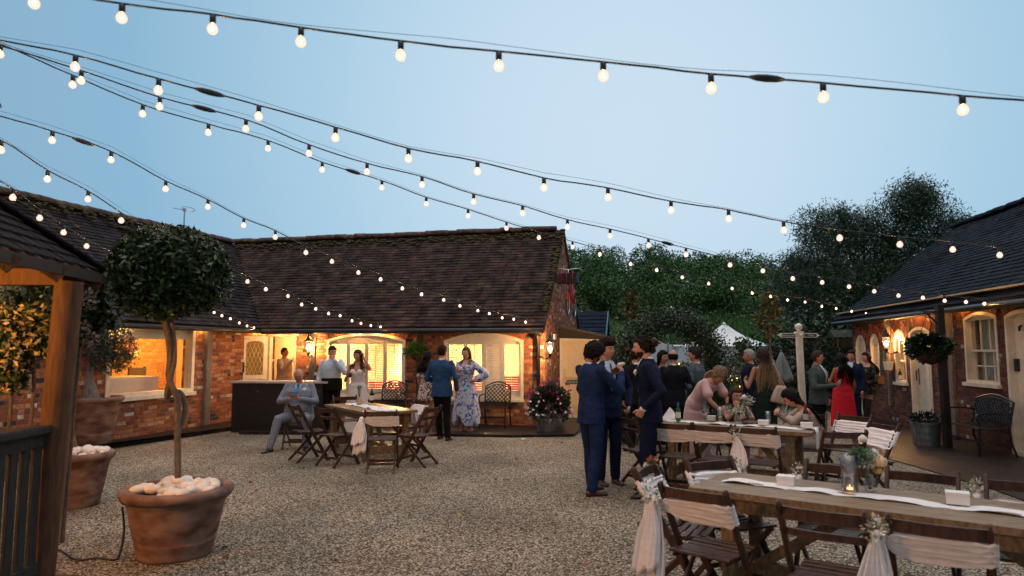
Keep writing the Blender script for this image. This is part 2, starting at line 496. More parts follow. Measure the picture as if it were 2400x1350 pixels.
def sheet(name, pts, z, mat, uvmat=False, kind='structure'):
    b = MB()
    b.add([(p[0], p[1], z) for p in pts], [tuple(range(len(pts)))], uv=[(p[0], p[1]) for p in pts] if uvmat else None)
    o = b.build(name, mat)
    tag(o, kind=kind)
    return o
# terrain: flat yard, rising meadow and hill behind
b = MB(); nx, ny = 60, 60
xs = [-400 + 800 * i / nx for i in range(nx + 1)]
ysr = [-60, -20, 0, 10, 20, 24, 27, 30, 33, 36, 39, 42, 45, 48, 52, 56, 60, 65, 70, 80, 95, 120, 160, 250, 400, 700]
def terr(x, y):
    z = 0.0
    t = min(1, max(0, (y - 25) / 22.0)); z += 3.6 * t * t * (3 - 2 * t)
    t = min(1, max(0, (y - 42) / 60.0)); z += 6.0 * t
    if y > 28: z += .25 * math.sin(x * .35 + y * .2)
    return z
vs = [(x, y, terr(x, y)) for y in ysr for x in xs]
fs = []
for j in range(len(ysr) - 1):
    for i in range(nx):
        a = j * (nx + 1) + i; fs.append((a, a + 1, a + nx + 2, a + nx + 1))
b.add(vs, fs)
tag(b.build('ground', m_grassland, smooth=True), kind='structure')

# walls of the courtyard
CORN = Vector((-6.18, 16.62, 0))
EA = Vector((.973, -.229, 0)).normalized()
FA = Frame(CORN, EA)                                  # bar front, facing the camera
LA = 7.08
VA = Vector((EA.y * -1, EA.x, 0))                     # into the building
LLEN = 9.0
FL = Frame(CORN - VA * LLEN, VA)                      # left wing
ER = Vector((-.15, -.989, 0)).normalized()
FR = Frame((9.2, 18.5), ER)                           # right range, a runs towards the camera
LR = 12.5

gravel_pts = [(-9, -4), (14, -4), (14, 15.5), (3.5, 22), (-9, 19)]
tag(sheet('gravel_yard', gravel_pts, .004, m_gravel))
# raised brick path along the house fronts
def slab(name, pts, z0, z1, mat):
    b = MB(); n = len(pts)
    b.add([(p[0], p[1], z1) for p in pts], [tuple(range(n))], uv=[(p[0], p[1]) for p in pts])
    for i in range(n):
        j = (i + 1) % n
        L_ = (Vector(pts[j]) - Vector(pts[i])).length
        b.add([(pts[i][0], pts[i][1], z0), (pts[j][0], pts[j][1], z0), (pts[j][0], pts[j][1], z1), (pts[i][0], pts[i][1], z1)], [(0, 1, 2, 3)],
              uv=[(0, z0), (L_, z0), (L_, z1), (0, z1)])
    o = b.build(name, mat); tag(o, kind='structure'); return o
def xy(p): return (p.x, p.y)
pl = [PG(-120, 1105), PG(230, 1056), PG(545, 1010)]
pth = [xy(p) for p in pl] + [xy(FL.w(LLEN, 0, .02)), xy(FL.w(0, 0, .02))]
slab('path', pth, 0, .09, m_path)
pa = [PG(560, 1019), PG(900, 1021), PG(1200, 1026), PG(1345, 1024)]
pth = [xy(p) for p in pa] + [xy(FA.w(LA + .9, 0, -1.9)), xy(FA.w(LA + .02, 0, -1.9)), xy(FA.w(LA + .02, 0, .02)), xy(FA.w(0.02, 0, .02))]
slab('path', pth, 0, .055, m_path)
pr_ = [PG(1990, 1000), PG(2000, 1045), PG(2075, 1075), PG(2160, 1100), PG(2330, 1150), PG(2600, 1250)]
pth = [xy(p) for p in pr_] + [xy(FR.w(LR - 1, 0, .02)), xy(FR.w(-3.5, 0, .02))]
slab('path', pth, 0, .02, m_path)

# ---------------------------------------------------------------- building helpers
def wall_panel(b, F, outline, holes=(), thick=.28, d=0.0, m=0, u0=0.0, ends=True):
    polys = [[Vector((a, z, 0)) for a, z in outline]] + [[Vector((a, z, 0)) for a, z in h] for h in holes]
    tris = tessellate_polygon(polys)
    flat = [p for poly in polys for p in poly]
    front = [F.w(p.x, p.y, d) for p in flat]; back = [F.w(p.x, p.y, d - thick) for p in flat]
    uv = [(p.x + u0, p.y) for p in flat]
    ft, bt = [], []
    for t in tris:
        n = (front[t[1]] - front[t[0]]).cross(front[t[2]] - front[t[0]])
        t2 = t if n.dot(F.n) > 0 else (t[0], t[2], t[1])
        ft.append(tuple(t2)); bt.append((t2[0], t2[2], t2[1]))
    b.add(front, ft, m, uv=uv); b.add(back, bt, m, uv=uv)
    o = 0
    for poly in polys:
        n = len(poly)
        for i in range(n):
            j = (i + 1) % n
            p, q = o + i, o + j
            L_ = (flat[p] - flat[q]).length
            vert = abs(flat[p].y - flat[q].y) > abs(flat[p].x - flat[q].x)
            if vert: uvq = [(flat[p].x, flat[p].y), (flat[q].x, flat[q].y), (flat[q].x + thick, flat[q].y), (flat[p].x + thick, flat[p].y)]
            else: uvq = [(flat[p].x, flat[p].y), (flat[q].x, flat[q].y), (flat[q].x, flat[q].y + thick), (flat[p].x, flat[p].y + thick)]
            b.add([front[p], front[q], back[q], back[p]], [(0, 1, 2, 3)], m, uv=uvq)
        o += n
def rect(a0, b0, a1, b1): return [(a0, b0), (a1, b0), (a1, b1), (a0, b1)]
def arch(a0, b0, a1, spring, crown, n=10):
    w_ = (a1 - a0) / 2; h = crown - spring; r = (w_ * w_ + h * h) / (2 * h); c = crown - r; cx = (a0 + a1) / 2
    th = math.asin(min(1, w_ / r))
    return [(a0, b0), (a1, b0)] + [(cx + r * math.sin(th - 2 * th * k / n), c + r * math.cos(th - 2 * th * k / n)) for k in range(n + 1)]
def inset(poly, k):
    n = len(poly); out = []
    for i in range(n):
        p0, p1, p2 = Vector(poly[i - 1]), Vector(poly[i]), Vector(poly[(i + 1) % n])
        d1 = (p1 - p0).normalized(); d2 = (p2 - p1).normalized()
        n1 = Vector((-d1.y, d1.x)); n2 = Vector((-d2.y, d2.x))
        nn = (n1 + n2)
        s = k / max(.3, (1 + n1.dot(n2)) / 2) / 2
        out.append(tuple(p1 + nn * s))
    return out
def ring(b, F, poly, wid, d0, d1, m=0, inner=None):
    """a frame following a polygon, between distances d0 (back) and d1 (front) from the wall face"""
    inn = inner or inset(poly, wid); n = len(poly)
    A = [F.w(*p, d1) for p in poly]; B = [F.w(*p, d1) for p in inn]
    A0 = [F.w(*p, d0) for p in poly]; B0 = [F.w(*p, d0) for p in inn]
    vs = A + B + A0 + B0
    fs = []
    for i in range(n):
        j = (i + 1) % n
        fs += [(i, j, n + j, n + i), (n + i, n + j, 3 * n + j, 3 * n + i), (2 * n + j, 2 * n + i, 3 * n + i, 3 * n + j), (j, i, 2 * n + i, 2 * n + j)]
    b.add(vs, fs, m)
    return inn
def plate(b, F, poly, d0, d1, m=0):
    n = len(poly)
    A = [F.w(*p, d1) for p in poly]; B = [F.w(*p, d0) for p in poly]
    b.add(A + B, [tuple(range(n)), tuple(reversed(range(n, 2 * n)))] + [(i, n + i, n + (i + 1) % n, (i + 1) % n) for i in range(n)], m)
def fbox(b, F, a0, b0, a1, b1, d0, d1, m=0, col=None):
    c = F.w((a0 + a1) / 2, (b0 + b1) / 2, (d0 + d1) / 2)
    b.box(c, (abs(a1 - a0), abs(d1 - d0), abs(b1 - b0)), F.mat().to_3x3(), m, col)
def voussoirs(b, F, a0, a1, spring, crown, hgt, d0=-.02, d1=.014, seed=0):
    rr = random.Random(seed)
    w_ = (a1 - a0) / 2; h = crown - spring; r = (w_ * w_ + h * h) / (2 * h); c = crown - r; cx = (a0 + a1) / 2
    th = math.asin(min(1, w_ / r)); n = max(4, int(2 * th * r / .078))
    tones = [(1.2, .9, .8), (.8, .7, .7), (1, 1, 1), (1.5, 1.3, 1.15), (.35, .4, .5), (.9, .8, .8), (1.3, 1.1, 1)]
    for k in range(n):
        t0 = th - 2 * th * (k + .06) / n; t1 = th - 2 * th * (k + .94) / n
        q = []
        for rad in (r, r + hgt * rr.uniform(.95, 1.03)):
            for t in (t0, t1):
                q.append((cx + rad * math.sin(t), c + rad * math.cos(t)))
        poly = [q[1], q[0], q[2], q[3]]
        n0 = len(b.f); plate(b, F, poly, d0, d1 + rr.uniform(-.004, .004))
        cc = rr.choice(tones)
        for i in range(n0, len(b.f)): b.c[i] = cc
m_vouss = M('arch_brick', (.25, .085, .05), .85, attr=True, var=.4, scale=20, bump=.6, bscale=60)

def tiled_roof(b, EL, ER_, RL, RR, tw=.185, gauge=.118, th=.016, seed=1, tones=None, nrm=None, sag=.02):
    """real overlapping tiles in courses from eave to ridge"""
    rr = random.Random(seed)
    EL, ER_, RL, RR = map(Vector, (EL, ER_, RL, RR))
    sl = ((RL + RR) / 2 - (EL + ER_) / 2)
    x = (ER_ - EL).normalized()
    up = (sl - x * sl.dot(x)).normalized()
    n = x.cross(up)
    if n.z < 0: n = -n
    L_ = (RL - EL).dot(up); nc = int(L_ / gauge)
    tones = tones or [(1, 1, 1)]
    for k in range(nc):
        t = (k + .0) / nc
        l = EL.lerp(RL, t); r_ = ER_.lerp(RR, t); W = (r_ - l).length; xr = (r_ - l).normalized()
        nt_ = int(W / tw) + 2
        off = (.5 if k % 2 else 0) * tw
        for i in range(nt_):
            a0 = i * tw - off + rr.uniform(-.006, .006); a1 = a0 + tw - .006
            a0 = max(0, a0); a1 = min(W, a1)
            if a1 - a0 < .02: continue
            px = l + xr * a0
            s0 = mnoise.noise(Vector((px.x * .5, px.z * .5 + seed, px.y * .5))) * sag
            lift = .017 + rr.uniform(0, .008); skew = rr.uniform(-.006, .006)
            ln = gauge * 1.35
            vs = []
            for (aa, uu, hh) in ((a0, -rr.uniform(0, .012), lift + skew), (a1, -rr.uniform(0, .012), lift - skew), (a1, ln, .001), (a0, ln, .001)):
                p = l + xr * aa + up * uu + n * (hh + s0)
                vs += [p, p + n * th]
            c = rr.choice(tones); k_ = rr.uniform(.75, 1.2)
            b.add(vs, [(1, 3, 5, 7), (0, 2, 3, 1), (2, 4, 5, 3), (6, 0, 1, 7), (0, 6, 4, 2)], 0, tuple(q * k_ for q in c))
def ridge_run(b, p0, p1, r=.13, L_=.30, seed=3, m=0):
    rr = random.Random(seed); p0, p1 = Vector(p0), Vector(p1); D = (p1 - p0); n = int(D.length / L_); t = D.normalized()
    x = t.cross(Vector((0, 0, 1))).normalized()
    for i in range(n):
        a = p0 + t * (i * L_) + Vector((0, 0, rr.uniform(-.012, .012))); e = a + t * (L_ * 1.03)
        rings = []
        for q, rad in ((a, r * 1.04), (e, r * .97)):
            rings.append([q + x * (rad * math.cos(PI * k / 8)) + Vector((0, 0, rad * .8 * math.sin(PI * k / 8) - .05)) for k in range(9)] +
                         [q + x * (-rad * .8) + Vector((0, 0, -.08)), q + x * (rad * .8) + Vector((0, 0, -.08))])
        k_ = rr.uniform(.6, 1.2)
        b.loft(rings, m, (k_, k_ * rr.uniform(.9, 1.0), k_ * .95))

TONES_A = [(1, 1, 1), (1.15, 1.0, .95), (.8, .8, .85), (.62, .65, .75), (1.3, 1.05, .95), (.9, .85, .85), (1.1, .9, .85), (1.0, 1.05, .9)]
TONES_B = [(1, 1, 1), (1.2, 1.2, 1.2), (.8, .85, .95), (.65, .7, .8), (1.35, 1.35, 1.35)]

HE = 2.36      # eave height of roof plane at wall face
HR = 4.74      # ridge
DEP = 2.70     # run wall -> ridge
# =============================================================== BAR BARN (front A)
barn = empty('brick_barn', FA.w(LA / 2, 0, -DEP), 0, 'long low brick barn with dark clay tile roof and two arched shuttered windows', 'barn')
barn_inv = barn.matrix_world.copy()
BINV = Matrix.Translation(-Vector(FA.w(LA / 2, 0, -DEP)))
def kid(b, name, mats, parent, **kw):
    """build in world coordinates, then hang under parent without moving"""
    o = b.build(name, mats, None, **kw)
    o.parent = parent
    # compose the inverse by hand (parents here are unrotated or known)
    o.matrix_parent_inverse = parent_world(parent).inverted()
    return o
def parent_world(p):
    m = Matrix.LocRotScale(p.location, p.rotation_euler, p.scale)
    if p.parent is not None:
        return parent_world(p.parent) @ p.matrix_parent_inverse @ m
    return m
# openings (picture -> wall coordinates)
def rpx(F, u0, v0, u1, v1):
    a0 = F.px(u0, (v0 + v1) / 2)[0]; a1 = F.px(u1, (v0 + v1) / 2)[0]; um = (u0 + u1) / 2
    return a0, F.px(um, v1)[1], a1, F.px(um, v0)[1]
W1 = rpx(FA, 765, 780, 950, 931); W2 = rpx(FA, 1040, 780, 1227, 936)
HT = rpx(FA, 628, 784, 693, 890)
hatch = (HT[0], 0.95, HT[2], HT[3])
b = MB()
arcs = []
for Wn in (W1, W2):
    arcs.append((Wn[0], Wn[1], Wn[2], Wn[3] - .17, Wn[3]))
holesA = [arch(*q) for q in arcs] + [rect(hatch[0], .05, hatch[2], hatch[3])]
wall_panel(b, FA, rect(0, -.3, LA, HE), holesA)
# right gable
FG = Frame(FA.w(LA, 0, 0), VA)
wall_panel(b, FG, [(0.28, -.3), (2 * DEP, -.3), (2 * DEP, HE), (DEP, HR - .02), (.28, HE + .02)], d=0, u0=.11)
b2 = MB()
FBk = Frame(FA.w(LA, 0, -2 * DEP), -EA)
wall_panel(b, FBk, rect(0.28, -.3, LA + DEP * 2, HE), u0=.3)
wl_ = kid(b, 'wall', m_brick, barn)
for k, q in enumerate(arcs):
    b = MB(); voussoirs(b, FA, q[0] - .02, q[2] + .02, q[3] + .01, q[4] + .03, .20, seed=k); kid(b, 'brick_arch', m_vouss, barn)
# roof
b = MB()
ov = .24; sl_ = (HR - HE) / DEP
def roofpt(F, a, run, lift=.05): return F.w(a, HE + sl_ * run + lift, -run)
EL = roofpt(FA, ov, -ov); EL = FA.w(0 - .0 + ov, HE - sl_ * ov + .05, ov)
tiled_roof(b, FA.w(ov, HE - sl_ * ov + .05, ov), FA.w(LA + .06, HE - sl_ * ov + .05, ov), FA.w(-DEP, HR + .05, -DEP), FA.w(LA + .06, HR + .05, -DEP), seed=3, tones=TONES_A)
roofA = kid(b, 'roof', m_tile, barn)
b = MB()   # roof deck under the tiles and back slope
th_ = .05
def deck(b, q):
    q = [Vector(p) for p in q]; n = (q[1] - q[0]).cross(q[2] - q[0]).normalized()
    if n.z < 0: n = -n
    k = len(q)
    b.add([p for p in q] + [p - n * th_ for p in q], [tuple(range(k)), tuple(reversed(range(k, 2 * k)))] + [(i, (i + 1) % k, k + (i + 1) % k, k + i) for i in range(k)])
deck(b, [FA.w(ov, HE - sl_ * ov + .05, ov), FA.w(LA + .03, HE - sl_ * ov + .05, ov), FA.w(LA + .03, HR + .05, -DEP), FA.w(-DEP, HR + .05, -DEP)])
deck(b, [FA.w(LA + .03, HE - sl_ * ov + .05, -2 * DEP - ov), FA.w(-DEP * 2, HE - sl_ * ov + .05, -2 * DEP - ov), FA.w(-DEP * 2, HR + .05, -DEP), FA.w(LA + .03, HR + .05, -DEP)])
kid(b, 'roof_deck', m_oakdark, roofA)
b = MB(); ridge_run(b, FA.w(-DEP, HR + .14, -DEP), FA.w(LA + .1, HR + .14, -DEP), seed=5)
kid(b, 'ridge', M('ridge_tile', (.12, .075, .055), .85, attr=True, var=.6, scale=7, bump=.7, bscale=40), roofA)
b = MB(); rr = random.Random(5)   # moss along the ridge and verge
for k in range(420):
    a = rr.uniform(-2.5, LA); run = DEP - abs(rr.gauss(0, .12)) - .12
    if rr.random() < .25: a = LA + .02 - abs(rr.gauss(0, .05)); run = rr.uniform(.1, DEP)
    s = rr.uniform(.02, .06)
    b.ell(FA.w(a, HE + sl_ * run + .10, -run), (s * 1.3, s * 1.3, s * .6), 6, 4, 0)
tag(kid(b, 'moss', m_moss, roofA, smooth=True), kind='stuff')
b = MB()   # mortared verge on the gable
b.bar(FA.w(LA + .02, HE - sl_ * ov + .0, ov), FA.w(LA + .02, HR + .0, -DEP), .06, .07)
b.bar(FA.w(LA + .02, HE - sl_ * ov + .0, -2 * DEP - ov), FA.w(LA + .02, HR + .0, -DEP), .06, .07)
kid(b, 'verge', m_oakdark, roofA)
# eaves timber, gutter, downpipe, wall posts
b = MB(); fbox(b, FA, 0.05, HE - .17, LA - .05, HE - .02, -.02, .03); kid(b, 'wall_plate', m_oakdark, barn)
b = MB()
gz = HE - sl_ * ov - .02
b.tube([FA.w(.25, gz, ov + .03), FA.w(LA + .02, gz - .02, ov + .03)], .06, 10)
fbox(b, FA, .1, gz - .02, LA, gz + .10, ov - .06, ov - .03)
kid(b, 'gutter', m_black, barn, smooth=True, auto=40)
b = MB(); ad = FA.px(1263, 850)[0]
b.tube([FA.w(ad, gz, ov), FA.w(ad, gz - .10, ov), FA.w(ad, gz - .28, .08), FA.w(ad, .1, .08)], .042, 10)
b.lathe([(.07, 0), (.07, .10), (.05, .14)], 10, FA.w(ad, gz - .14, ov - .02)); b.lathe([(.055, 0), (.055, .05)], 10, FA.w(ad, 1.1, .08))
kid(b, 'downpipe', m_black, barn, smooth=True, auto=40)
for u, v0, v1, mt in ((733, 768, 890, m_oak), (985, 768, 975, m_oakdark)):
    b = MB(); a = FA.px(u, 830)[0]; bz = FA.px(u, v1)[1]
    prof = []
    for k in range(7):
        z = bz + (HE - .17 - bz) * k / 6; j = .012 * math.sin(k * 2.1 + u)
        prof.append([FA.w(a - .085 + j, z, -.03), FA.w(a + .085 + j, z, -.03), FA.w(a + .08 + j, z, .045), FA.w(a - .075 + j, z, .05)])
    b.loft(prof); kid(b, 'timber_post', mt, barn)
# interior
b = MB()
b.add([FA.w(.3, .06, -.28), FA.w(LA - .28, .06, -.28), FA.w(LA - .28, .06, -2 * DEP + .28), FA.w(.3, .06, -2 * DEP + .28)], [(0, 1, 2, 3)])
kid(b, 'inner_floor', m_floor_in, barn)
b = MB()
b.add([FA.w(.0, HE - .03, -.28), FA.w(LA - .28, HE - .03, -.28), FA.w(LA - .28, HE - .03, -2 * DEP + .28), FA.w(.0, HE - .03, -2 * DEP + .28)], [(0, 1, 2, 3)])
kid(b, 'inner_ceiling', m_ceil, barn)
b = MB()
fbox(b, FA, -.1, .06, LA - .285, HE - .035, -3.2, -3.1)
fbox(b, FA, -.1, .06, 0.0, HE - .035, -3.1, -.29)
aP = (hatch[2] + W1[0]) / 2 + .2
fbox(b, FA, aP, .06, aP + .08, HE - .035, -3.1, -.29)
kid(b, 'partition', m_plaster, barn)
# arched windows with louvred shutters
def shutter_window(k, q, closed):
    a0, z0, a1, sp, cr = q
    poly = arch(*q)
    b = MB(); inn = ring(b, FA, poly, .065, -.14, .012)
    fr = kid(b, 'window', m_cream, barn)
    b = MB(); fbox(b, FA, a0 - .02, z0 - .045, a1 + .02, z0 + .01, -.10, .05); kid(b, 'sill', m_cream, fr)
    ia0, ia1 = a0 + .065, a1 - .065; zt = sp - .02
    b = MB()   # white head panel above the shutters
    plate(b, FA, [(ia0, zt), (ia1, zt)] + [p for p in inn if p[1] > zt + .005], -.10, -.06); kid(b, 'head_panel', m_white, fr)
    b = MB(); g = inset(poly, .06); plate(b, FA, g, -.044, -.040); kid(b, 'pane', m_glass, fr)
    n = 4; wd = (ia1 - ia0) / n
    for i in range(n):
        s0, s1 = ia0 + wd * i, ia0 + wd * (i + 1)
        b = MB()
        fbox(b, FA, s0 + .002, z0 + .065, s0 + .045, zt, -.09, -.06); fbox(b, FA, s1 - .045, z0 + .065, s1 - .002, zt, -.09, -.06)
        fbox(b, FA, s0 + .045, z0 + .065, s1 - .045, z0 + .175, -.088, -.062); fbox(b, FA, s0 + .045, zt - .07, s1 - .045, zt, -.088, -.062)
        sh = kid(b, 'shutter', m_white, fr)
        b = MB(); zz = z0 + .20; tilt = 1.15 if i in closed else .12
        while zz < zt - .08:
            c = FA.w((s0 + s1) / 2, zz, -.078)
            rot = FA.mat().to_3x3() @ Matrix.Rotation(tilt, 3, 'X')
            b.box(c, (wd - .092, .052, .008), rot); zz += .052
        b.bar(FA.w((s0 + s1) / 2, z0 + .18, -.052), FA.w((s0 + s1) / 2, zt - .08, -.052), .012, .010)
        kid(b, 'louvre', m_white, sh)
    return fr
shutter_window(0, arcs[0], ()); shutter_window(1, arcs[1], (2,))
# hatch doorway frame and the open leaded leaf
b = MB(); ring(b, FA, rect(hatch[0], .05, hatch[2], hatch[3]), .05, -.12, .015); kid(b, 'door_frame', m_cream, barn)
b = MB(); fbox(b, FA, hatch[0] + .05, .06, hatch[2] - .05, .90, -.09, -.045); kid(b, 'half_door', m_cream, barn)
HG = FA.w(hatch[0] + .02, 0, .05)
endp = PY(567, 820, HG.y - .42)
FLf = Frame((endp.x, endp.y), (HG.x - endp.x, HG.y - endp.y))
LW = Vector((HG.x - endp.x, HG.y - endp.y)).length
zl0, zl1 = 0.98, hatch[3] - .04
b = MB()
wpoly = rect(0, zl0, LW, zl1)
t1 = zl1 - .16
gp = [(.10, zl0 + .12), (LW - .10, zl0 + .12), (LW - .10, t1 - .06)] + [(LW / 2 + (LW / 2 - .10) * math.cos(PI * k / 10), t1 - .06 + .10 * max(0, math.sin(PI * k / 10)) ** .6) for k in range(1, 10)] + [(.10, t1 - .06)]
wall_panel(b, FLf, wpoly, [gp], thick=.04)
leaf = kid(b, 'door_leaf', m_cream, barn)
b = MB(); plate(b, FLf, gp, -.022, -.018)
kid(b, 'pane', glassy('amber_glow_glass', (1.0, .62, .18), emit=((1.0, .45, .08), .35, .5), rough=.25), leaf)  # emission paints an amber glow into the pane, no lamp behind it
b = MB()
gx0, gx1, gz0, gz1 = .10, LW - .10, zl0 + .12, t1
for k in range(-6, 9):
    for sgn in (1, -1):
        x0 = gx0 + k * .095; pts = []
        for z in (gz0, gz1):
            x = x0 + sgn * (z - gz0) * .42 + (0 if sgn > 0 else .3)
            pts.append((x, z))
        (xa, za), (xb, zb) = pts
        # clip to the pane
        def at(x): return za + (zb - za) * (x - xa) / (xb - xa)
        if xa < gx0: za2 = at(gx0); xa2 = gx0
        elif xa > gx1: za2 = at(gx1); xa2 = gx1
        else: za2, xa2 = za, xa
        if xb > gx1: zb2 = at(gx1); xb2 = gx1
        elif xb < gx0: zb2 = at(gx0); xb2 = gx0
        else: zb2, xb2 = zb, xb
        if za2 >= zb2 - .02 or za2 < gz0 - .001 or zb2 > gz1 + .001: continue
        b.bar(FLf.w(xa2, za2, -.013), FLf.w(xb2, zb2, -.013), .010, .006)
kid(b, 'lead_lattice', M('lead', (.55, .50, .40), .5, metal=.3), leaf)
b = MB(); fbox(b, FLf, .03, zl0 + .18, .07, zl0 + .42, 0, .008); b.bar(FLf.w(.05, zl0 + .33, .01), FLf.w(.05, zl0 + .33, .05), .02, .02); b.bar(FLf.w(.05, zl0 + .33, .05), FLf.w(.14, zl0 + .31, .05), .018, .014)
b.bar(FLf.w(.03, zl1 - .07, .004), FLf.w(.16, zl1 - .07, .004), .03, .008)
kid(b, 'handle', m_black, leaf)

# =============================================================== LEFT WING
wing = empty('brick_wing', FL.w(LLEN / 2, 0, -DEP), 0, 'brick wing at the left with a wide cream picture window under dark tiles', 'building')
WL_ = rpx(FL, 250, 741, 455, 920)
z0w = (FL.px(250, 934)[1] + FL.px(455, 920)[1]) / 2; z1w = (FL.px(280, 741)[1] + FL.px(455, 756)[1]) / 2
WB = (WL_[0], z0w, WL_[2], z1w)
b = MB()
wall_panel(b, FL, rect(-4, -.3, LLEN, HE), [rect(*WB)], u0=.4)
fbx = Frame(FL.w(-4, 0, 0), FL.n * -1)
kid(b, 'wall', m_brick, wing)
b = MB()
tiled_roof(b, FL.w(-4, HE - sl_ * ov + .05, ov), FL.w(LLEN - ov, HE - sl_ * ov + .05, ov), FL.w(-4, HR - .20, -DEP), FL.w(LLEN + DEP, HR + .05, -DEP), seed=8, tones=[(.62, .75, .95), (.5, .62, .8), (.72, .85, 1.05), (.42, .52, .7), (.7, .72, .78)])
roofL = kid(b, 'roof', m_tile, wing)
b = MB()
def lp(a, c, f): return Vector(a).lerp(Vector(c), f)
for i in range(16):
    q_ = [FL.w(-4, HE - sl_ * ov + .03, ov), FL.w(LLEN - ov, HE - sl_ * ov + .03, ov), FL.w(LLEN + DEP, HR + .03, -DEP), FL.w(-4, HR - .22, -DEP)]
    for j in range(8):
        def bl(f, g): return lp(lp(q_[0], q_[1], f), lp(q_[3], q_[2], f), g)
        c_ = [bl(i / 16, j / 8), bl((i + 1) / 16, j / 8), bl((i + 1) / 16, (j + 1) / 8), bl(i / 16, (j + 1) / 8)]
        b.add([p_ - Vector((0, 0, .045)) for p_ in c_], [(0, 1, 2, 3)])
deck(b, [FL.w(-4, HE - sl_ * ov + .05, -2 * DEP - ov), FL.w(LLEN + 2 * DEP, HE - sl_ * ov + .05, -2 * DEP - ov), FL.w(LLEN + 2 * DEP, HR + .05, -DEP), FL.w(-4, HR - .20, -DEP)])
kid(b, 'roof_deck', m_oakdark, roofL)
b = MB(); ridge_run(b, FL.w(-4, HR - .12, -DEP), FL.w(LLEN + DEP, HR + .12, -DEP), seed=6, r=.15)
kid(b, 'ridge', bpy.data.materials['ridge_tile'], roofL)
b = MB(); rr = random.Random(15)
for k in range(260):
    a = rr.uniform(0, LLEN + 2); run = DEP - abs(rr.gauss(0, .2)) - .12; s = rr.uniform(.02, .06)
    b.ell(FL.w(a, HE + sl_ * run + .10, -run), (s * 1.3, s * 1.3, s * .6), 6, 4)
for k in range(150):   # lichen in the valley
    t = rr.random(); s = rr.uniform(.015, .035)
    p = FA.w(ov, HE - sl_ * ov + .07, ov).lerp(FA.w(-DEP, HR + .09, -DEP), t) + EA * rr.gauss(0, .06)
    b.ell(p, (s, s, s * .6), 6, 4)
tag(kid(b, 'moss', m_moss, roofL, smooth=True), kind='stuff')
b = MB(); fbox(b, FL, -3.9, HE - .14, LLEN - .02, HE - .01, -.02, .035); kid(b, 'wall_plate', m_oakdark, wing)
b = MB(); b.tube([FL.w(-4, gz, ov + .03), FL.w(LLEN - .25, gz, ov + .03)], .05, 10); kid(b, 'gutter', m_black, wing, smooth=True, auto=40)
b = MB(); prof = []
for k in range(12):
    a = FL.px(484, 870)[0]; z = .05 + (HE - .2) * k / 11; j = .018 * math.sin(k * 1.7); j2 = .02 * math.sin(k * 2.9)
    prof.append([FL.w(a - .11 + j, z, -.03), FL.w(a + .10 + j2, z, -.03), FL.w(a + .09 + j2, z, .06), FL.w(a - .09 + j, z, .065)])
b.loft(prof); kid(b, 'timber_post', m_oak, wing)
# picture window
b = MB(); ring(b, FL, rect(*WB), .08, -.16, .02); fw = kid(b, 'window', m_cream, wing)
b = MB(); fbox(b, FL, WB[0] - .03, WB[1] - .06, WB[2] + .03, WB[1] + .015, -.1, .07); kid(b, 'sill', m_cream, fw)
b = MB(); plate(b, FL, rect(WB[0] + .07, WB[1] + .07, WB[2] - .07, WB[3] - .07), -.05, -.046); kid(b, 'pane', m_glass, fw)
b = MB(); fbox(b, FL, WB[0] + .085, WB[3] - .38, WB[2] - .085, WB[3] - .082, -.075, -.06); kid(b, 'roller_blind', M('blind_fabric', (.62, .68, .70), .8, var=.04), fw)
# room behind the picture window
b = MB()
dR = 2.0
wall_panel(b, Frame(FL.w(LLEN - 5.5, 0, -dR), FL.e), rect(0, .0, 5.3, HE - .03), thick=.1)
kid(b, 'inner_wall', m_inbrick, wing)
b = MB()
fbox(b, FL, LLEN - 5.6, .0, LLEN - 5.5, HE - .04, -dR, -.29); fbox(b, FL, LLEN - .3, .0, LLEN - .2, HE - .04, -dR, -.29)
kid(b, 'partition', m_plaster, wing)
b = MB(); fbox(b, FL, LLEN - 5.5, .0, LLEN - .3, .05, -dR, -.285); kid(b, 'inner_floor', m_floor_in, wing)
b = MB(); fbox(b, FL, LLEN - 5.5, HE - .1, LLEN - .3, HE - .05, -dR, -.285); kid(b, 'inner_ceiling', m_ceil, wing)
b = MB(); fbox(b, FL, WB[0] + 2.0, 1.55, WB[0] + 2.9, 1.66, -dR + .005, -dR + .05)
kid(b, 'coat_rack', m_cream, wing)

# =============================================================== RIGHT RANGE
rangeb = empty('stable_range', FR.w(LR / 2, 0, -2.86), 0, 'brick stable range at the right with cream doors and sash windows under slate tiles', 'building')
HE2, HR2, DEP2 = 2.70, 4.95, 2.86
sl2 = (HR2 - HE2) / DEP2; ov2 = .34
def R4(u0, u1, v0, v1):
    um = (u0 + u1) / 2; return (FR.px(u0, (v0 + v1) / 2)[0], FR.px(um, v1)[1], FR.px(u1, (v0 + v1) / 2)[0], FR.px(um, v0)[1])
D1 = R4(2009, 2032, 785, 978); D1 = (D1[0], .02, D1[2], D1[3])
Wa = R4(2041, 2061, 782, 893)
Wb = R4(2098, 2124, 772, 897)
D2 = R4(2135, 2184, 765, 976); D2 = (D2[0], .02, D2[2], D2[3])
Wc = R4(2262, 2340, 730, 900)
D3 = R4(2364, 2440, 716, 1070); D3 = (D3[0], .02, D3[0] + .92, FR.px(2364, 727)[1])
def ar(q, k=.35): return (q[0], q[1], q[2], q[3] - (q[2] - q[0]) * k, q[3])
opens = [ar(D1, .4), ar(Wa, .45), ar(Wb, .35), ar(D2, .12), ar(Wc, .09), ar(D3, .1)]
b = MB()
wall_panel(b, FR, rect(0, -.3, LR, HE2), [arch(*q) for q in opens], u0=.2)
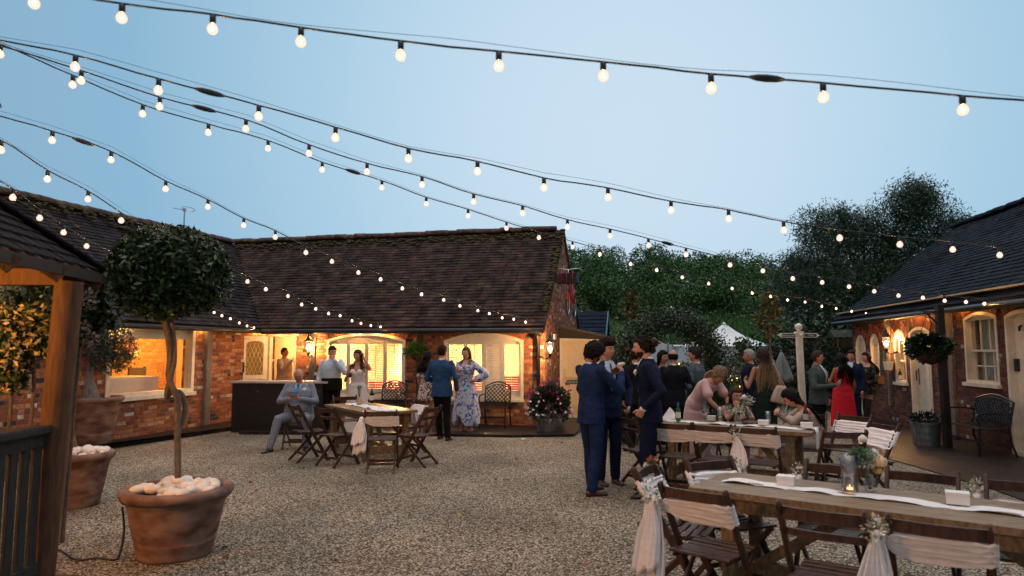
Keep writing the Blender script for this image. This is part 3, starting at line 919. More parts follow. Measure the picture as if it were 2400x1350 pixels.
wall_panel(b, Frame(FR.w(0, 0, -2 * DEP2), -FR.n * -1), [(0, -.3), (2 * DEP2 - .28, -.3), (2 * DEP2 - .28, HE2), (DEP2, HR2 - .03), (0, HE2)], thick=.28)
wall_panel(b, Frame(FR.w(LR, 0, -2 * DEP2), -FR.e), rect(0, -.3, LR, HE2), thick=.28)
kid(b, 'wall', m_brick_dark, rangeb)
for k, q in enumerate(opens):
    b = MB(); voussoirs(b, FR, q[0] - .02, q[2] + .02, q[3] + .01, q[4] + .03, .19, seed=20 + k); kid(b, 'brick_arch', m_vouss, rangeb)
b = MB()
tiled_roof(b, FR.w(-.35, HE2 - sl2 * ov2 + .05, ov2), FR.w(LR, HE2 - sl2 * ov2 + .05, ov2), FR.w(-.35, HR2 + .05, -DEP2), FR.w(LR, HR2 + .05, -DEP2), tw=.2, gauge=.135, seed=31, tones=TONES_B, sag=.05)
roofR = kid(b, 'roof', m_tile_b, rangeb)
b = MB()
deck(b, [FR.w(-.33, HE2 - sl2 * ov2 + .05, ov2), FR.w(LR, HE2 - sl2 * ov2 + .05, ov2), FR.w(LR, HR2 + .05, -DEP2), FR.w(-.33, HR2 + .05, -DEP2)])
deck(b, [FR.w(-.33, HE2 - sl2 * ov2 + .05, -2 * DEP2 - ov2), FR.w(LR, HE2 - sl2 * ov2 + .05, -2 * DEP2 - ov2), FR.w(LR, HR2 + .05, -DEP2), FR.w(-.33, HR2 + .05, -DEP2)])
kid(b, 'roof_deck', m_oakdark, roofR)
b = MB(); ridge_run(b, FR.w(-.35, HR2 + .12, -DEP2), FR.w(LR, HR2 + .12, -DEP2), seed=9)
kid(b, 'ridge', m_tile_b, roofR)
b = MB()
gz2 = HE2 - sl2 * ov2 - .03
b.tube([FR.w(-.35, gz2, ov2 + .03), FR.w(LR, gz2, ov2 + .03)], .055, 10); fbox(b, FR, -.3, gz2 - .03, LR, gz2 + .09, ov2 - .06, ov2 - .03)
kid(b, 'gutter', m_black, rangeb, smooth=True, auto=40)
b = MB(); fbox(b, FR, -.28, HE2 - .03, LR, HE2 + .0, .02, ov2 - .06); kid(b, 'soffit', M('soffit_board', (.55, .42, .25), .6, var=.2, scale=5), rangeb)
b = MB(); a = FR.px(2234, 860)[0]; prof = []
for k in range(8):
    z = .05 + (HE2 - .1) * k / 7; j = .012 * math.sin(k * 1.9)
    prof.append([FR.w(a - .09 + j, z, -.02), FR.w(a + .09 + j, z, -.02), FR.w(a + .08 + j, z, .055), FR.w(a - .08 + j, z, .05)])
b.loft(prof); kid(b, 'timber_post', m_oak, rangeb); b = MB()
a = FR.px(2087, 860)[0]
b.bar(FR.w(a, .4, .03), FR.w(a, HE2 - .1, .03), .13, .06, FR.n)
kid(b, 'timber_post', m_oak, rangeb)
def plank_door(q, name, dd=-.10, handle=True):
    b = MB(); a0, z0, a1, sp, cr = q
    ring(b, FR, arch(*q), .065, -.16, .012); fr = kid(b, 'door_frame', m_cream, rangeb)
    b = MB(); n = max(3, int((a1 - a0 - .13) / .13)); wd = (a1 - a0 - .13) / n
    for i in range(n):
        s0 = a0 + .065 + wd * i
        fbox(b, FR, s0 + .003, z0, s0 + wd - .003, sp - .005, dd - .03, dd + .004 * (i % 2))
    plate(b, FR, [(a0 + .06, sp - .003), (a1 - .06, sp - .003)] + [p for p in inset(arch(*q), .06) if p[1] > sp + .004], dd - .03, dd + .012)
    dr = kid(b, 'door', m_cream, rangeb)
    if handle:
        b = MB(); ah = a0 + .14
        b.tube([FR.w(ah, 1.05, dd), FR.w(ah, 1.05, dd + .05), FR.w(ah, 1.25, dd + .05), FR.w(ah, 1.25, dd)], .011, 6)
        b.tube([FR.w(ah + .05, .95, dd + .02), FR.w(ah + .05, 1.3, dd + .02)], .009, 6)
        kid(b, 'handle', m_black, dr)
    return dr
plank_door(opens[0], 'd1', handle=False); plank_door(opens[3], 'd2'); d3 = plank_door(opens[5], 'd3', handle=False)
b = MB(); a = opens[5][0] + .10
fbox(b, FR, a - .05, 1.35, a + .06, 1.55, -.095, -.06); kid(b, 'latch', m_black, d3); b = MB(); b.tube([FR.w(a + .12, 2.0, -.09), FR.w(a + .16, 2.06, -.07), FR.w(a + .22, 2.08, -.07)], .015, 6)
kid(b, 'hook', m_black, d3)
m_curtain = M('net_curtain', (.30, .36, .38), .8, var=.25, scale=6, stretch=(8, 8, 1))
def sash(q, cols, rows_up, rows_dn, lift, lit):
    a0, z0, a1, sp, cr = q
    b = MB(); ring(b, FR, arch(*q), .06, -.16, .012); fr = kid(b, 'window', m_cream, rangeb)
    b = MB(); fbox(b, FR, a0 - .04, z0 - .05, a1 + .04, z0 + .012, -.08, .07); kid(b, 'sill', m_cream, fr)
    ia0, ia1, zt = a0 + .06, a1 - .06, sp + .0
    b = MB(); plate(b, FR, [(ia0, zt), (ia1, zt)] + [p for p in inset(arch(*q), .055) if p[1] > zt + .004], -.10, -.03); kid(b, 'head_panel', m_cream, fr)
    mid = (z0 + zt) / 2
    for (s0, s1, rws, d) in ((mid - .02, zt, rows_up, -.07), (z0 + .02 + lift, mid + .02 + lift, rows_dn, -.115)):
        b = MB(); ring(b, FR, rect(ia0, s0, ia1, s1), .038, d - .035, d)
        for c in range(1, cols): 
            x = ia0 + .038 + (ia1 - ia0 - .076) * c / cols; fbox(b, FR, x - .010, s0 + .03, x + .010, s1 - .03, d - .03, d - .004)
        for c in range(1, rws):
            z = s0 + .038 + (s1 - s0 - .076) * c / rws; fbox(b, FR, ia0 + .03, z - .010, ia1 - .03, z + .010, d - .029, d - .005)
        sh = kid(b, 'sash', m_cream, fr)
        b = MB(); plate(b, FR, rect(ia0 + .02, s0 + .02, ia1 - .02, s1 - .02), d - .02, d - .016); kid(b, 'pane', m_glass, sh)
    return fr
sash(opens[1], 2, 1, 1, .42, 1); sash(opens[2], 2, 1, 1, .40, 1)
fc = sash(opens[4], 3, 1, 2, .0, 0)
b = MB(); q = opens[4]; vs = []; fs = []
for i in range(25):
    a = q[0] + .05 + (q[2] - q[0] - .1) * i / 24; d = -.24 + .02 * math.sin(i * 1.6)
    vs += [FR.w(a, q[1] + .03, d), FR.w(a, q[3] + .1, d)]
for i in range(24): fs.append((2 * i, 2 * i + 2, 2 * i + 3, 2 * i + 1))
b.add(vs, fs); kid(b, 'net_curtain', m_curtain, fc, smooth=True)
# inside of the lit bar room (windows a and b)
b = MB()
a0, a1 = Wa[0] - .8, Wb[2] + .5
fbox(b, FR, a0, 0, a1, HE2 - .1, -2.6, -2.5); fbox(b, FR, a0 - .1, 0, a0, HE2 - .1, -2.6, -.29); fbox(b, FR, a1, 0, a1 + .1, HE2 - .1, -2.6, -.29)
kid(b, 'partition', m_plaster, rangeb)
b = MB(); fbox(b, FR, a0 - .1, 0, a1 + .1, .05, -2.6, -.29); kid(b, 'inner_floor', m_floor_in, rangeb)
b = MB(); fbox(b, FR, a0 - .1, HE2 - .09, a1 + .1, HE2 - .04, -2.6, -.29); kid(b, 'inner_ceiling', m_ceil, rangeb)

# =============================================================== LEAN-TO, cream fire door, little slate roofed outbuilding
tD = 1.95
FD = Frame(FA.w(LA + .0, 0, -tD), EA)
lean = empty('lean_to_porch', FD.w(.9, 0, 0), 0, 'dark lean-to porch against the barn gable around a cream fire door', 'porch')
b = MB()
roofq = [(0.02, 2.24, 0), (2.15, 1.80, 0)]
for d0, d1 in ((.12, -2.2),):
    p = [FD.w(.02, 2.30, .12), FD.w(2.25, 1.80, .12), FD.w(2.25, 1.80, -2.2), FD.w(.02, 2.30, -2.2)]
    b.add(p + [q - Vector((0, 0, .05)) for q in p], [(0, 1, 2, 3), (7, 6, 5, 4), (0, 4, 5, 1), (1, 5, 6, 2), (2, 6, 7, 3), (3, 7, 4, 0)])
kid(b, 'roof', m_black, lean)
b = MB(); plate(b, FD, [(.02, 1.98), (1.55, 1.93), (1.55, 1.955), (.02, 2.24)], .02, .06)
plate(b, FD, [(1.02, .0), (2.05, .0), (2.05, 1.80), (1.02, 1.93)], -.06, .0)
kid(b, 'boarding', m_blackwood, lean)
b = MB(); ring(b, FD, rect(.02, .02, 1.02, 1.98), .07, -.08, .03); kid(b, 'door_frame', m_cream, lean)
b = MB()
for i in range(6):
    s0 = .09 + .1433 * i; fbox(b, FD, s0 + .002, .05, s0 + .1413, 1.91, -.05, -.012)
fbox(b, FD, .15, .30, .95, .42, -.012, .006); fbox(b, FD, .15, 1.70, .95, 1.80, -.012, .006)
door = kid(b, 'fire_door', M('door_cream', (.78, .66, .46), .5, var=.04), lean)
b = MB(); fbox(b, FD, .12, 1.00, .80, 1.03, .02, .05); fbox(b, FD, .12, .97, .17, 1.06, -.01, .03); fbox(b, FD, .77, .97, .82, 1.06, -.01, .03); fbox(b, FD, .12, 1.06, .16, 1.22, -.01, .03)
kid(b, 'push_bar', M('brass_bar', (.62, .50, .32), .35, metal=.6), door)
b = MB(); fbox(b, FD, .18, .86, .62, .96, -.012, .004)
sgn = kid(b, 'push_sign', M('sign_green', (.0, .16, .07), .5), door)
def text_mesh(s, size, extrude=.0008):
    cu = bpy.data.curves.new('t', 'FONT'); cu.body = s; cu.size = size; cu.extrude = extrude; cu.align_x = 'CENTER'; cu.align_y = 'CENTER'
    cu.resolution_u = 2
    o = bpy.data.objects.new('t', cu); COL.objects.link(o)
    dg = bpy.context.evaluated_depsgraph_get(); dg.update()
    me = bpy.data.meshes.new_from_object(o.evaluated_get(dg)); bpy.data.objects.remove(o); bpy.data.curves.remove(cu)
    return me
def lettering(s, size, M4, mat, parent, name='lettering'):
    me = text_mesh(s, size); me.transform(M4 @ Matrix.Rotation(PI / 2, 4, 'X'))
    me.name = name
    o = put(name, me, mat); o.parent = parent; o.matrix_parent_inverse = parent_world(parent).inverted(); return o
m_ink_white = M('white_lettering', (.85, .85, .82), .6)
def fm(F, a, z, d):
    m = F.mat(); m.translation = F.w(a, z, d); return m
lettering('Push bar to open', .052, fm(FD, .40, .91, .006), m_ink_white, sgn)
# small slate roofed outbuilding behind
FS = Frame(PY(1338, 820, 20.8).xy, EA)
shed = empty('slate_outbuilding', FS.w(.6, 0, -.8), 0, 'small outbuilding with a blue slate roof behind the barn gable', 'outbuilding')
b = MB(); wall_panel(b, FS, rect(-1, -.2, .95, 2.1), thick=.2)
wall_panel(b, Frame(FS.w(.95, 0, 0), VA), [(0.2, -.2), (1.6, -.2), (1.6, 2.1), (.8, 2.75), (.2, 2.26)], thick=.2)
kid(b, 'wall', m_white, shed)
b = MB()
tiled_roof(b, FS.w(-1, 2.0, .12), FS.w(1.05, 2.0, .12), FS.w(-1, 2.85, -.8), FS.w(1.05, 2.85, -.8), tw=.25, gauge=.16, seed=4, tones=[(1.3, 1.9, 2.4), (1.1, 1.6, 2.1)])
deck(b, [FS.w(-1, 2.0, .12), FS.w(1.05, 2.0, .12), FS.w(1.05, 2.85, -.8), FS.w(-1, 2.85, -.8)])
deck(b, [FS.w(-1, 2.0, -1.72), FS.w(1.05, 2.0, -1.72), FS.w(1.05, 2.85, -.8), FS.w(-1, 2.85, -.8)])
kid(b, 'roof', m_tile_b, shed)
b = MB(); b.bar(FS.w(1.07, 1.95, .14), FS.w(1.07, 2.86, -.8), .03, .12); b.bar(FS.w(1.07, 1.95, -1.74), FS.w(1.07, 2.86, -.8), .03, .12)
kid(b, 'bargeboard', M('teal_board', (.05, .16, .22), .5), shed)
# far roof showing over the ridge
fr_ = PY(645, 548, 27)
FF = Frame((fr_.x - 3, 27), EA)
far = empty('far_roof_building', FF.w(3, 0, -2), 0, 'lichened hipped roof peeping over the barn ridge', 'building')
b = MB()
ap = FF.w(3, 6.55, -3)
b.add([FF.w(.2, 4.5, 0), FF.w(5.8, 4.5, 0), FF.w(5.8, 4.5, -6), FF.w(.2, 4.5, -6), ap], [(0, 1, 4), (1, 2, 4), (2, 3, 4), (3, 0, 4)])
kid(b, 'roof', M('lichen_tile', (.12, .09, .05), .9, col2=(.26, .19, .07), scale=2.5, bump=.8, bscale=15), far)
b = MB(); wall_panel(b, FF, rect(.4, 0, 5.6, 4.5)); kid(b, 'wall', m_brick_dark, far)
# ================================================================ FOLIAGE
def leaf_mesh(name, P, size, tints, aspect=.5, seed=0, axis=None, spread=1.0, jitter=.3):
    g = np.random.default_rng(seed); P = np.asarray(P, dtype=np.float64); n = len(P)
    u = g.normal(size=(n, 3))
    if axis is not None: u = np.asarray(axis) + u * spread
    u /= np.linalg.norm(u, axis=1)[:, None] + 1e-9
    r_ = g.normal(size=(n, 3)); v = np.cross(u, r_); v /= np.linalg.norm(v, axis=1)[:, None] + 1e-9
    s = size * (1 + jitter * g.uniform(-1, 1, n))[:, None]
    a = P - u * s * .5; b_ = P + v * s * aspect * .5 + u * s * .05; c = P + u * s * .5; d = P - v * s * aspect * .5 + u * s * .05
    V = np.stack([a, b_, c, d], 1).reshape(-1, 3)
    me = bpy.data.meshes.new(name)
    me.vertices.add(4 * n); me.vertices.foreach_set('co', V.ravel())
    me.loops.add(4 * n); me.loops.foreach_set('vertex_index', np.arange(4 * n, dtype=np.int32))
    me.polygons.add(n); me.polygons.foreach_set('loop_start', np.arange(0, 4 * n, 4, dtype=np.int32))
    me.update(calc_edges=True)
    at = me.color_attributes.new('tint', 'FLOAT_COLOR', 'CORNER')
    T = np.asarray(tints, dtype=np.float64); ti = T[g.integers(0, len(T), n)] * g.uniform(.7, 1.25, n)[:, None]
    D = np.ones((n, 4, 4), dtype=np.float32); D[:, :, :3] = ti[:, None, :]
    at.data.foreach_set('color', D.ravel())
    return me
def kidm(me, name, mat, parent):
    o = put(name, me, mat, None); o.parent = parent; o.matrix_parent_inverse = parent_world(parent).inverted(); return o
def ball_pts(n, c, rad, shell=.6, seed=0, lump=.15, squash=0):
    g = np.random.default_rng(seed); d = g.normal(size=(n, 3)); d /= np.linalg.norm(d, axis=1)[:, None]
    r_ = shell + (1 - shell) * g.random(n) ** .6
    if lump:
        ph = g.uniform(0, 6.28, (6, 3)); fq = g.uniform(2, 5, (6, 3))
        L_ = sum(np.sin(d @ fq[k] + ph[k, 0]) for k in range(6)) / 6
        r_ = r_ * (1 + lump * 2 * L_)
    return np.asarray(c) + d * r_[:, None] * np.asarray(rad)
G1 = [(1, 1, 1), (.8, .95, .8), (1.3, 1.25, .9), (.65, .8, .7), (1.1, 1.2, 1.0)]
GD = [(1, 1, 1), (.7, .85, .8), (1.4, 1.4, 1.2), (.5, .6, .6)]
GW = [(1, 1, 1), (.8, 1.0, .9), (1.3, 1.2, .8), (.6, .8, .7), (1.6, 1.45, .8)]
GO = [(2.6, 1.1, .5), (3.4, 1.6, .5), (1.6, 1.0, .6), (1, 1, .8), (2.2, .8, .4)]

# --- far wood on the hill: one mass
g = np.random.default_rng(3); pts = []; k = 0
m_wood = M('woodland_leaf', (.062, .135, .052), .6, attr=True, spec=.3)
for row, (yy, hh) in enumerate(((44, 4.4), (47, 5.6), (51, 6.2), (56, 7.0), (62, 7.4))):
    x = -26
    while x < 36:
        y = yy + g.uniform(-1.3, 1.3); r_ = g.uniform(1.1, 2.0)
        top = terr(x, y) + hh * .86 * g.uniform(.93, 1.03) - max(0, x) * .075 - (1.2 if x < -4 else 0)
        z0 = terr(x, y)
        for q in range(int(g.integers(3, 6))):
            zc = z0 + (top - z0) * g.uniform(.4, 1.0) - r_ * .6
            pts.append(ball_pts(650, (x + g.uniform(-.8, .8), y + g.uniform(-.8, .8), zc), (r_ * g.uniform(.7, 1.1), r_, r_ * g.uniform(.6, .9)), .55, 100 + k, .16)); k += 1
        x += g.uniform(1.3, 2.1)
P = np.concatenate(pts)
tag(put('far_woodland', leaf_mesh('far_woodland', P, .17, GW, .7, 5), m_wood), kind='stuff')
# --- tall meadow grass on the slope
n = 26000; x = g.uniform(-2, 30, n); y = g.uniform(21, 46, n); P = np.stack([x, y, [terr(a, b) + .22 for a, b in zip(x, y)]], 1)
m_grass = M('meadow_grass', (.065, .17, .06), .7, attr=True)
tag(put('meadow_grass', leaf_mesh('meadow_grass', P, .75, GW, .12, 6, axis=(0, 0, 1), spread=.22), m_grass), kind='stuff')

def limb_tree(name, loc, trunk_r, forks, label, cat, seed=0, group=None, bark=m_bark):
    t = empty(name, loc, 0, label, cat, group)
    b = MB()
    for pts_, rs in forks: b.tube([Vector(loc) + Vector(p) for p in pts_], rs, 8)
    kid(b, 'trunk', bark, t, smooth=True)
    return t
# --- big willow behind the stable range
wl0 = PY(2040, 820, 25); wl0.z = .0
forks = [([(0, 0, 0), (.1, 0, 1.5), (-.1, .1, 3)], [.38, .32, .26])]
g = np.random.default_rng(11); cl = []
def U2X(u, y): return (u - 1200) / 1600 * y
spots = [(2150, 450, 1.1), (2100, 500, 1.2), (2195, 500, 1.1), (2040, 545, 1.2), (1975, 520, 1.1), (1925, 560, 1.0), (1880, 610, 1.0), (1845, 650, .9), (2235, 540, 1.0),
         (2150, 560, 1.4), (2060, 620, 1.6), (1960, 640, 1.5), (1900, 690, 1.2), (2000, 710, 1.5), (2110, 650, 1.5), (2200, 610, 1.2), (2180, 700, 1.5), (1940, 760, 1.1), (2060, 770, 1.5), (2130, 430, .8), (1905, 500, .8), (2250, 500, .6), (1960, 480, .7), (2020, 500, .8), (2160, 425, .6), (1860, 580, .6)]
pts = []; hw = []
for k, (u, v, r_) in enumerate(spots):
    yy = 25 + g.uniform(-1.4, 1.4); c = PY(u, v + 38, yy)
    rel = c - wl0
    forks.append(([(0, 0, 2.6), (rel.x * .5, rel.y * .5, 2.6 + (rel.z - 2.6) * .65), (rel.x, rel.y, rel.z)], [.14, .07, .02]))
    pts.append(ball_pts(int(3000 * r_ * r_), c, (r_, r_, r_ * 1.0), .25, 300 + k, .35))
    for q in range(10):   # wispy shoots
        d = Vector(g.normal(size=3)); d.z = abs(d.z) * .9 + .1; d.normalize(); L_ = r_ * g.uniform(.9, 1.45); m_ = 34
        t_ = np.linspace(.5, 1, m_)[:, None] * L_
        hw.append(np.asarray(c) + t_ * np.asarray(d) + np.random.default_rng(k * 50 + q).normal(size=(m_, 3)) * .09 + np.array([0, 0, -.25]) * (np.linspace(0, 1, m_)[:, None] ** 2))
wil = limb_tree('willow_tree', wl0, .38, forks, 'tall airy willow rising behind the slate roofed stable range', 'tree')
P = np.concatenate(pts + hw)
kidm(leaf_mesh('crown', P, .14, GD + [(1.5, 1.6, 1.3)], .22, 8, axis=(0, 0, -.4), spread=.9), 'crown', M('willow_leaf', (.030, .068, .036), .5, attr=True), wil)
# dark hedge trees under it, beside the gap
def bushy(name, u, y, zc, rad, label, cat, n=2200, size=.13, mat=m_leafdark, tn=GD, seed=0, trunk=True, group=None, shell=.35, lump=.3):
    c = PY(u, 820, y); t = empty(name, (c.x, c.y, terr(c.x, c.y)), 0, label, cat, group)
    if trunk:
        b = MB(); z0 = terr(c.x, c.y); b.tube([(c.x, c.y, z0 - .05), (c.x + .03, c.y, zc * .5), (c.x, c.y, zc)], [.07, .05, .03], 8); kid(b, 'trunk', m_bark, t)
    kidm(leaf_mesh('crown', ball_pts(n, (c.x, c.y, zc), rad, shell, seed, lump), size, tn, .5, seed + 1), 'crown', mat, t)
    return t
bushy('hedge_shrub', 1955, 20.5, 1.5, (1.6, 1.2, 1.6), 'dark clipped shrub between the signpost and the stable gable', 'shrub', n=5200, seed=41)
bushy('hedge_shrub', 1850, 21.0, 1.3, (1.3, 1.0, 1.4), 'dark shrub behind the closed parasols', 'shrub', n=4200, seed=43)
# two slender autumn saplings and thin one
def sapling(u, v0, v1, y, label, seed, wid=.55, orange=True):
    c = PY(u, 820, y); zt = PY(u, v0, y).z; zb = PY(u, v1, y).z; z0 = terr(c.x, c.y)
    t = empty('sapling', (c.x, c.y, z0), 0, label, 'tree', 'slender saplings on the slope')
    b = MB(); b.tube([(c.x, c.y, z0 - .05), (c.x + .03, c.y, (z0 + zt) / 2), (c.x, c.y, zt)], [.045, .03, .008], 6)
    g = np.random.default_rng(seed); pts = []
    for k in range(26):
        f = g.random(); z = zb + (zt - zb) * f; an = g.uniform(0, 6.28); L_ = wid * (1 - f * .75) * g.uniform(.5, 1)
        e = Vector((c.x + math.cos(an) * L_, c.y + math.sin(an) * L_, z + L_ * .6))
        b.tube([(c.x, c.y, z), e], [.012, .004], 5)
        for q in range(16):
            s = g.uniform(.3, 1.05); pts.append(Vector((c.x, c.y, z)).lerp(e, s) + Vector(g.normal(size=3) * .07))
    kid(b, 'trunk', m_bark, t); kidm(leaf_mesh('crown', [tuple(p) for p in pts], .12, GO if orange else G1, .6, seed), 'crown', m_leaf, t)
sapling(1480, 690, 770, 19, 'slender brown leaved sapling rising behind the left leg of the arch', 51)
sapling(1803, 690, 800, 17, 'slender orange leaved sapling between the marquee and the signpost', 52)
sapling(1745, 800, 880, 15.5, 'thin sparse sapling in front of the marquee wall', 53, .4, False)

# --- ivy clad rose arch
AC = PG(1585, 1022); yA = 12.7
arch_o = empty('rose_arch', (U2X(1590, yA), yA, 0), 0, 'metal garden arch overgrown with dark climbing roses and ivy', 'garden arch')
xl, xr = U2X(1462, yA), U2X(1672, yA); cx = (xl + xr) / 2; rad = (xr - xl) / 2; zs = 1.32
b = MB(); path = []
for k in range(5): path.append((xl, zs * k / 4))
for k in range(1, 12): path.append((cx - rad * math.cos(PI * k / 12), zs + .92 * math.sin(PI * k / 12)))
for k in range(5): path.append((xr, zs * (1 - k / 4)))
for dy in (-.3, .3): b.tube([(x, yA + dy, z) for x, z in path], .016, 6)
for x, z in path[::2]: b.tube([(x, yA - .3, z), (x, yA + .3, z)], .010, 5)
kid(b, 'frame', m_iron, arch_o)
g = np.random.default_rng(60); pts = []
for k in range(len(path) - 1):
    (x0, z0), (x1, z1) = path[k], path[k + 1]; n = int(1700 * math.hypot(x1 - x0, z1 - z0) / .33 * (1.0 if z0 > .9 or k > 8 else .8))
    wd = .15 if z0 > 1.3 else .17
    if k > 16: wd = .24
    f = g.random(n)[:, None]
    pts.append(np.array([x0, yA, z0]) * (1 - f) + np.array([x1, yA, z1]) * f + g.normal(size=(n, 3)) * np.array([wd, .22, wd * .85]))
P = np.concatenate(pts)
kidm(leaf_mesh('foliage', P, .052, GD + [(1.6, 1.5, .9)], .55, 61), 'foliage', m_leafdark, arch_o)
pk = g.normal(size=(26, 3)) * .08
P2 = P[g.integers(0, len(P), 40)] + np.array([0, -.2, 0])
kidm(leaf_mesh('rose', P2, .05, [(.55, .04, .06), (.7, .1, .1), (.8, .7, .6)], .9, 62), 'rose', m_flower, arch_o)
# blue lobelia at the foot of the arch
def bed(u, v, rad, label, n, tints, cat='flowering plant', name='lobelia_plant', seed=0, h=.4):
    c = PG(u, v); t = empty(name, c, 0, label, cat)
    P = ball_pts(n, (c.x, c.y, h * .75), (rad, rad * .8, h * .8), .3, seed, .25); P = P[P[:, 2] > .01]
    kidm(leaf_mesh('foliage', P, .06, GD, .5, seed), 'foliage', m_leafdark, t)
    g = np.random.default_rng(seed); Q = ball_pts(int(n * .5), (c.x, c.y, h * .75), (rad * 1.03, rad * .83, h * .83), .85, seed + 1, .25); Q = Q[Q[:, 2] > .02]
    kidm(leaf_mesh('flower', Q, .032, tints, .9, seed + 2), 'flower', m_flower, t)
bed(1462, 1028, .42, 'mound of small blue lobelia at the foot of the arch', 2600, [(.05, .10, .45), (.12, .22, .6), (.03, .05, .3)], seed=70, h=.75)

# --- marquee
yM = 29.0
mq = empty('marquee', (U2X(1690, yM), yM, terr(U2X(1690, yM), yM)), 0, 'white peaked marquee beyond the rose arch', 'tent')
m_canvas = M('white_canvas', (.88, .90, .92), .7, var=.04, scale=3)
b = MB(); px_, pz_ = U2X(1697, yM), PY(1697, 762, yM).z; ez = PY(1697, 812, yM).z; gz0 = PY(1697, 880, yM).z
N_ = 28; rings = []
for k in range(9):
    f = k / 8; r_ = .10 + (2.35) * (f ** 1.0); z = pz_ - (pz_ - ez) * (1 - (1 - f) ** 2.6)
    rings.append([Vector((px_ + r_ * (max(-1, min(1, 1.25 * math.cos(2 * PI * i / N_)))), yM + r_ * max(-1, min(1, 1.25 * math.sin(2 * PI * i / N_))), z)) for i in range(N_)])
b.loft(rings[::-1], cap=False); kid(b, 'canopy', m_canvas, mq, smooth=True)
b = MB(); r_ = 2.40
x0, x1 = px_ - 2.4, px_ + 2.4
b.box((px_, yM, (ez + gz0) / 2 - .3), (4.7, 4.7, ez - gz0 + .6)); kid(b, 'side_wall', m_canvas, mq)
b = MB(); b.ell((px_, yM, pz_ + .03), (.08, .08, .10), 8, 6); kid(b, 'finial', m_canvas, mq)
mq2 = empty('marquee', (U2X(1570, yM - 1), yM - 1, .2), 0, 'low flat white marquee bay seen through the arch', 'tent')
b = MB(); xa, xb = U2X(1532, yM - 1), U2X(1648, yM - 1); za, zb = PY(1540, 790, yM - 1).z, PY(1540, 808, yM - 1).z; rows = []
for j in range(2):
    rows.append([Vector((xa + (xb - xa) * i / 12, yM - 1 + j * 4, zb + (za - zb) * max(0, 1 - i / 4) ** 2)) for i in range(13)])
b.add(rows[0] + rows[1], [(i, i + 1, 14 + i, 13 + i) for i in range(12)])
low = [Vector((p.x, p.y, .1)) for p in rows[0]]
b.add(rows[0] + low, [(i, 13 + i, 14 + i, i + 1) for i in range(12)])
b.add([rows[0][0], rows[1][0], (xa, yM + 3, .1), (xa, yM - 1, .1), rows[0][-1], rows[1][-1], (xb, yM + 3, .1), (xb, yM - 1, .1)], [(0, 1, 2, 3), (5, 4, 7, 6)])
kid(b, 'canopy', m_canvas, mq2)
b = MB()
for u in (1566, 1636): b.tube([PY(u, 802, yM - 1.06), PY(u, 890, yM - 1.06)], .04, 6, m=0)
kid(b, 'pole', M('tent_pole', (.25, .38, .42), .5), mq2)

# --- signpost
yS = 12.6
sp_ = empty('signpost', (U2X(1876, yS), yS, 0), 0, 'cream wooden signpost with two blue pointing arms and a ball finial', 'signpost')
xs_ = U2X(1871, yS); zt_ = PY(1868, 782, yS).z
b = MB(); b.bar((xs_ + .03, yS, 0), (xs_, yS, zt_), .105, .105, (0, 1, 0), bev=.012); b.box((xs_, yS, zt_ + .02), (.13, .13, .04)); kid(b, 'post', m_cream, sp_)
b = MB(); b.lathe([(.03, 0), (.032, .03), (.062, .06), (.070, .095), (.058, .135), (.015, .16)], 14, (xs_, yS, zt_ + .03)); kid(b, 'finial', m_cream, sp_, smooth=True)
za = PY(1868, 786, yS).z
for sg, uu, txt in ((-1, 1822, 'Wedding Courtyard'), (1, 1917, 'Toilets')):
    xe = U2X(uu, yS); xi = xs_ + sg * .07
    b = MB(); h = .04
    poly = [(xi, za - h), (xe - sg * .05, za - h), (xe, za), (xe - sg * .05, za + h), (xi, za + h)]
    if sg < 0: poly = poly[::-1]
    FSg = Frame((0, yS - .02), (1, 0)); plate(b, FSg, poly, -.02, .02); ao = kid(b, 'sign_arm', m_cream, sp_)
    b = MB(); k = .012
    poly = [(xi + sg * .01, za - h + k), (xe - sg * .056, za - h + k), (xe - sg * .056, za + h - k), (xi + sg * .01, za + h - k)]
    if sg < 0: poly = poly[::-1]
    plate(b, FSg, poly, .018, .022); kid(b, 'sign_face', M('sign_blue', (.035, .09, .15), .5), ao)
    lettering(txt, .032 if sg < 0 else .038, fm(FSg, (xi + xe) / 2 - sg * .012, za, .024), m_ink_white, ao)
b = MB(); b.ell((xs_ - .0, yS - .1, za), (.03, .03, .03), 8, 6); kid(b, 'boss', m_cream, sp_)

# --- closed parasols
def parasol(u, v0, v1, y, label):
    c = PY(u, 820, y); zt = PY(u, v0, y).z; zb = PY(u, v1, y).z
    t = empty('closed_parasol', (c.x, c.y, 0), 0, label, 'parasol', 'closed parasols near the signpost')
    b = MB(); b.tube([(c.x, c.y, 0), (c.x, c.y, zt + .06)], .022, 8); b.lathe([(.22, 0), (.22, .05), (.05, .09)], 12, (c.x, c.y, 0)); kid(b, 'pole', m_oak, t)
    b = MB(); rings = []
    for k in range(10):
        f = k / 9; z = zt - (zt - zb) * f; R0 = .03 + .15 * f ** .8
        rings.append([Vector((c.x + R0 * (1 + .35 * math.cos(i * PI / 2.0) * min(1, f * 2)) * math.cos(2 * PI * i / 24), c.y + R0 * (1 + .35 * math.cos(i * PI / 2.0) * min(1, f * 2)) * math.sin(2 * PI * i / 24), z + .03 * math.cos(i * PI / 2) * f)) for i in range(24)])
    b.loft(rings[::-1]); kid(b, 'canopy', M('parasol_cloth', (.16, .20, .24), .85, var=.15, scale=8), t, smooth=True)
parasol(1831, 826, 893, 14.2, 'grey closed parasol beside the signpost, the larger one')
parasol(1806, 838, 880, 17.5, 'blue grey closed parasol farther back, half hidden by the blonde woman')
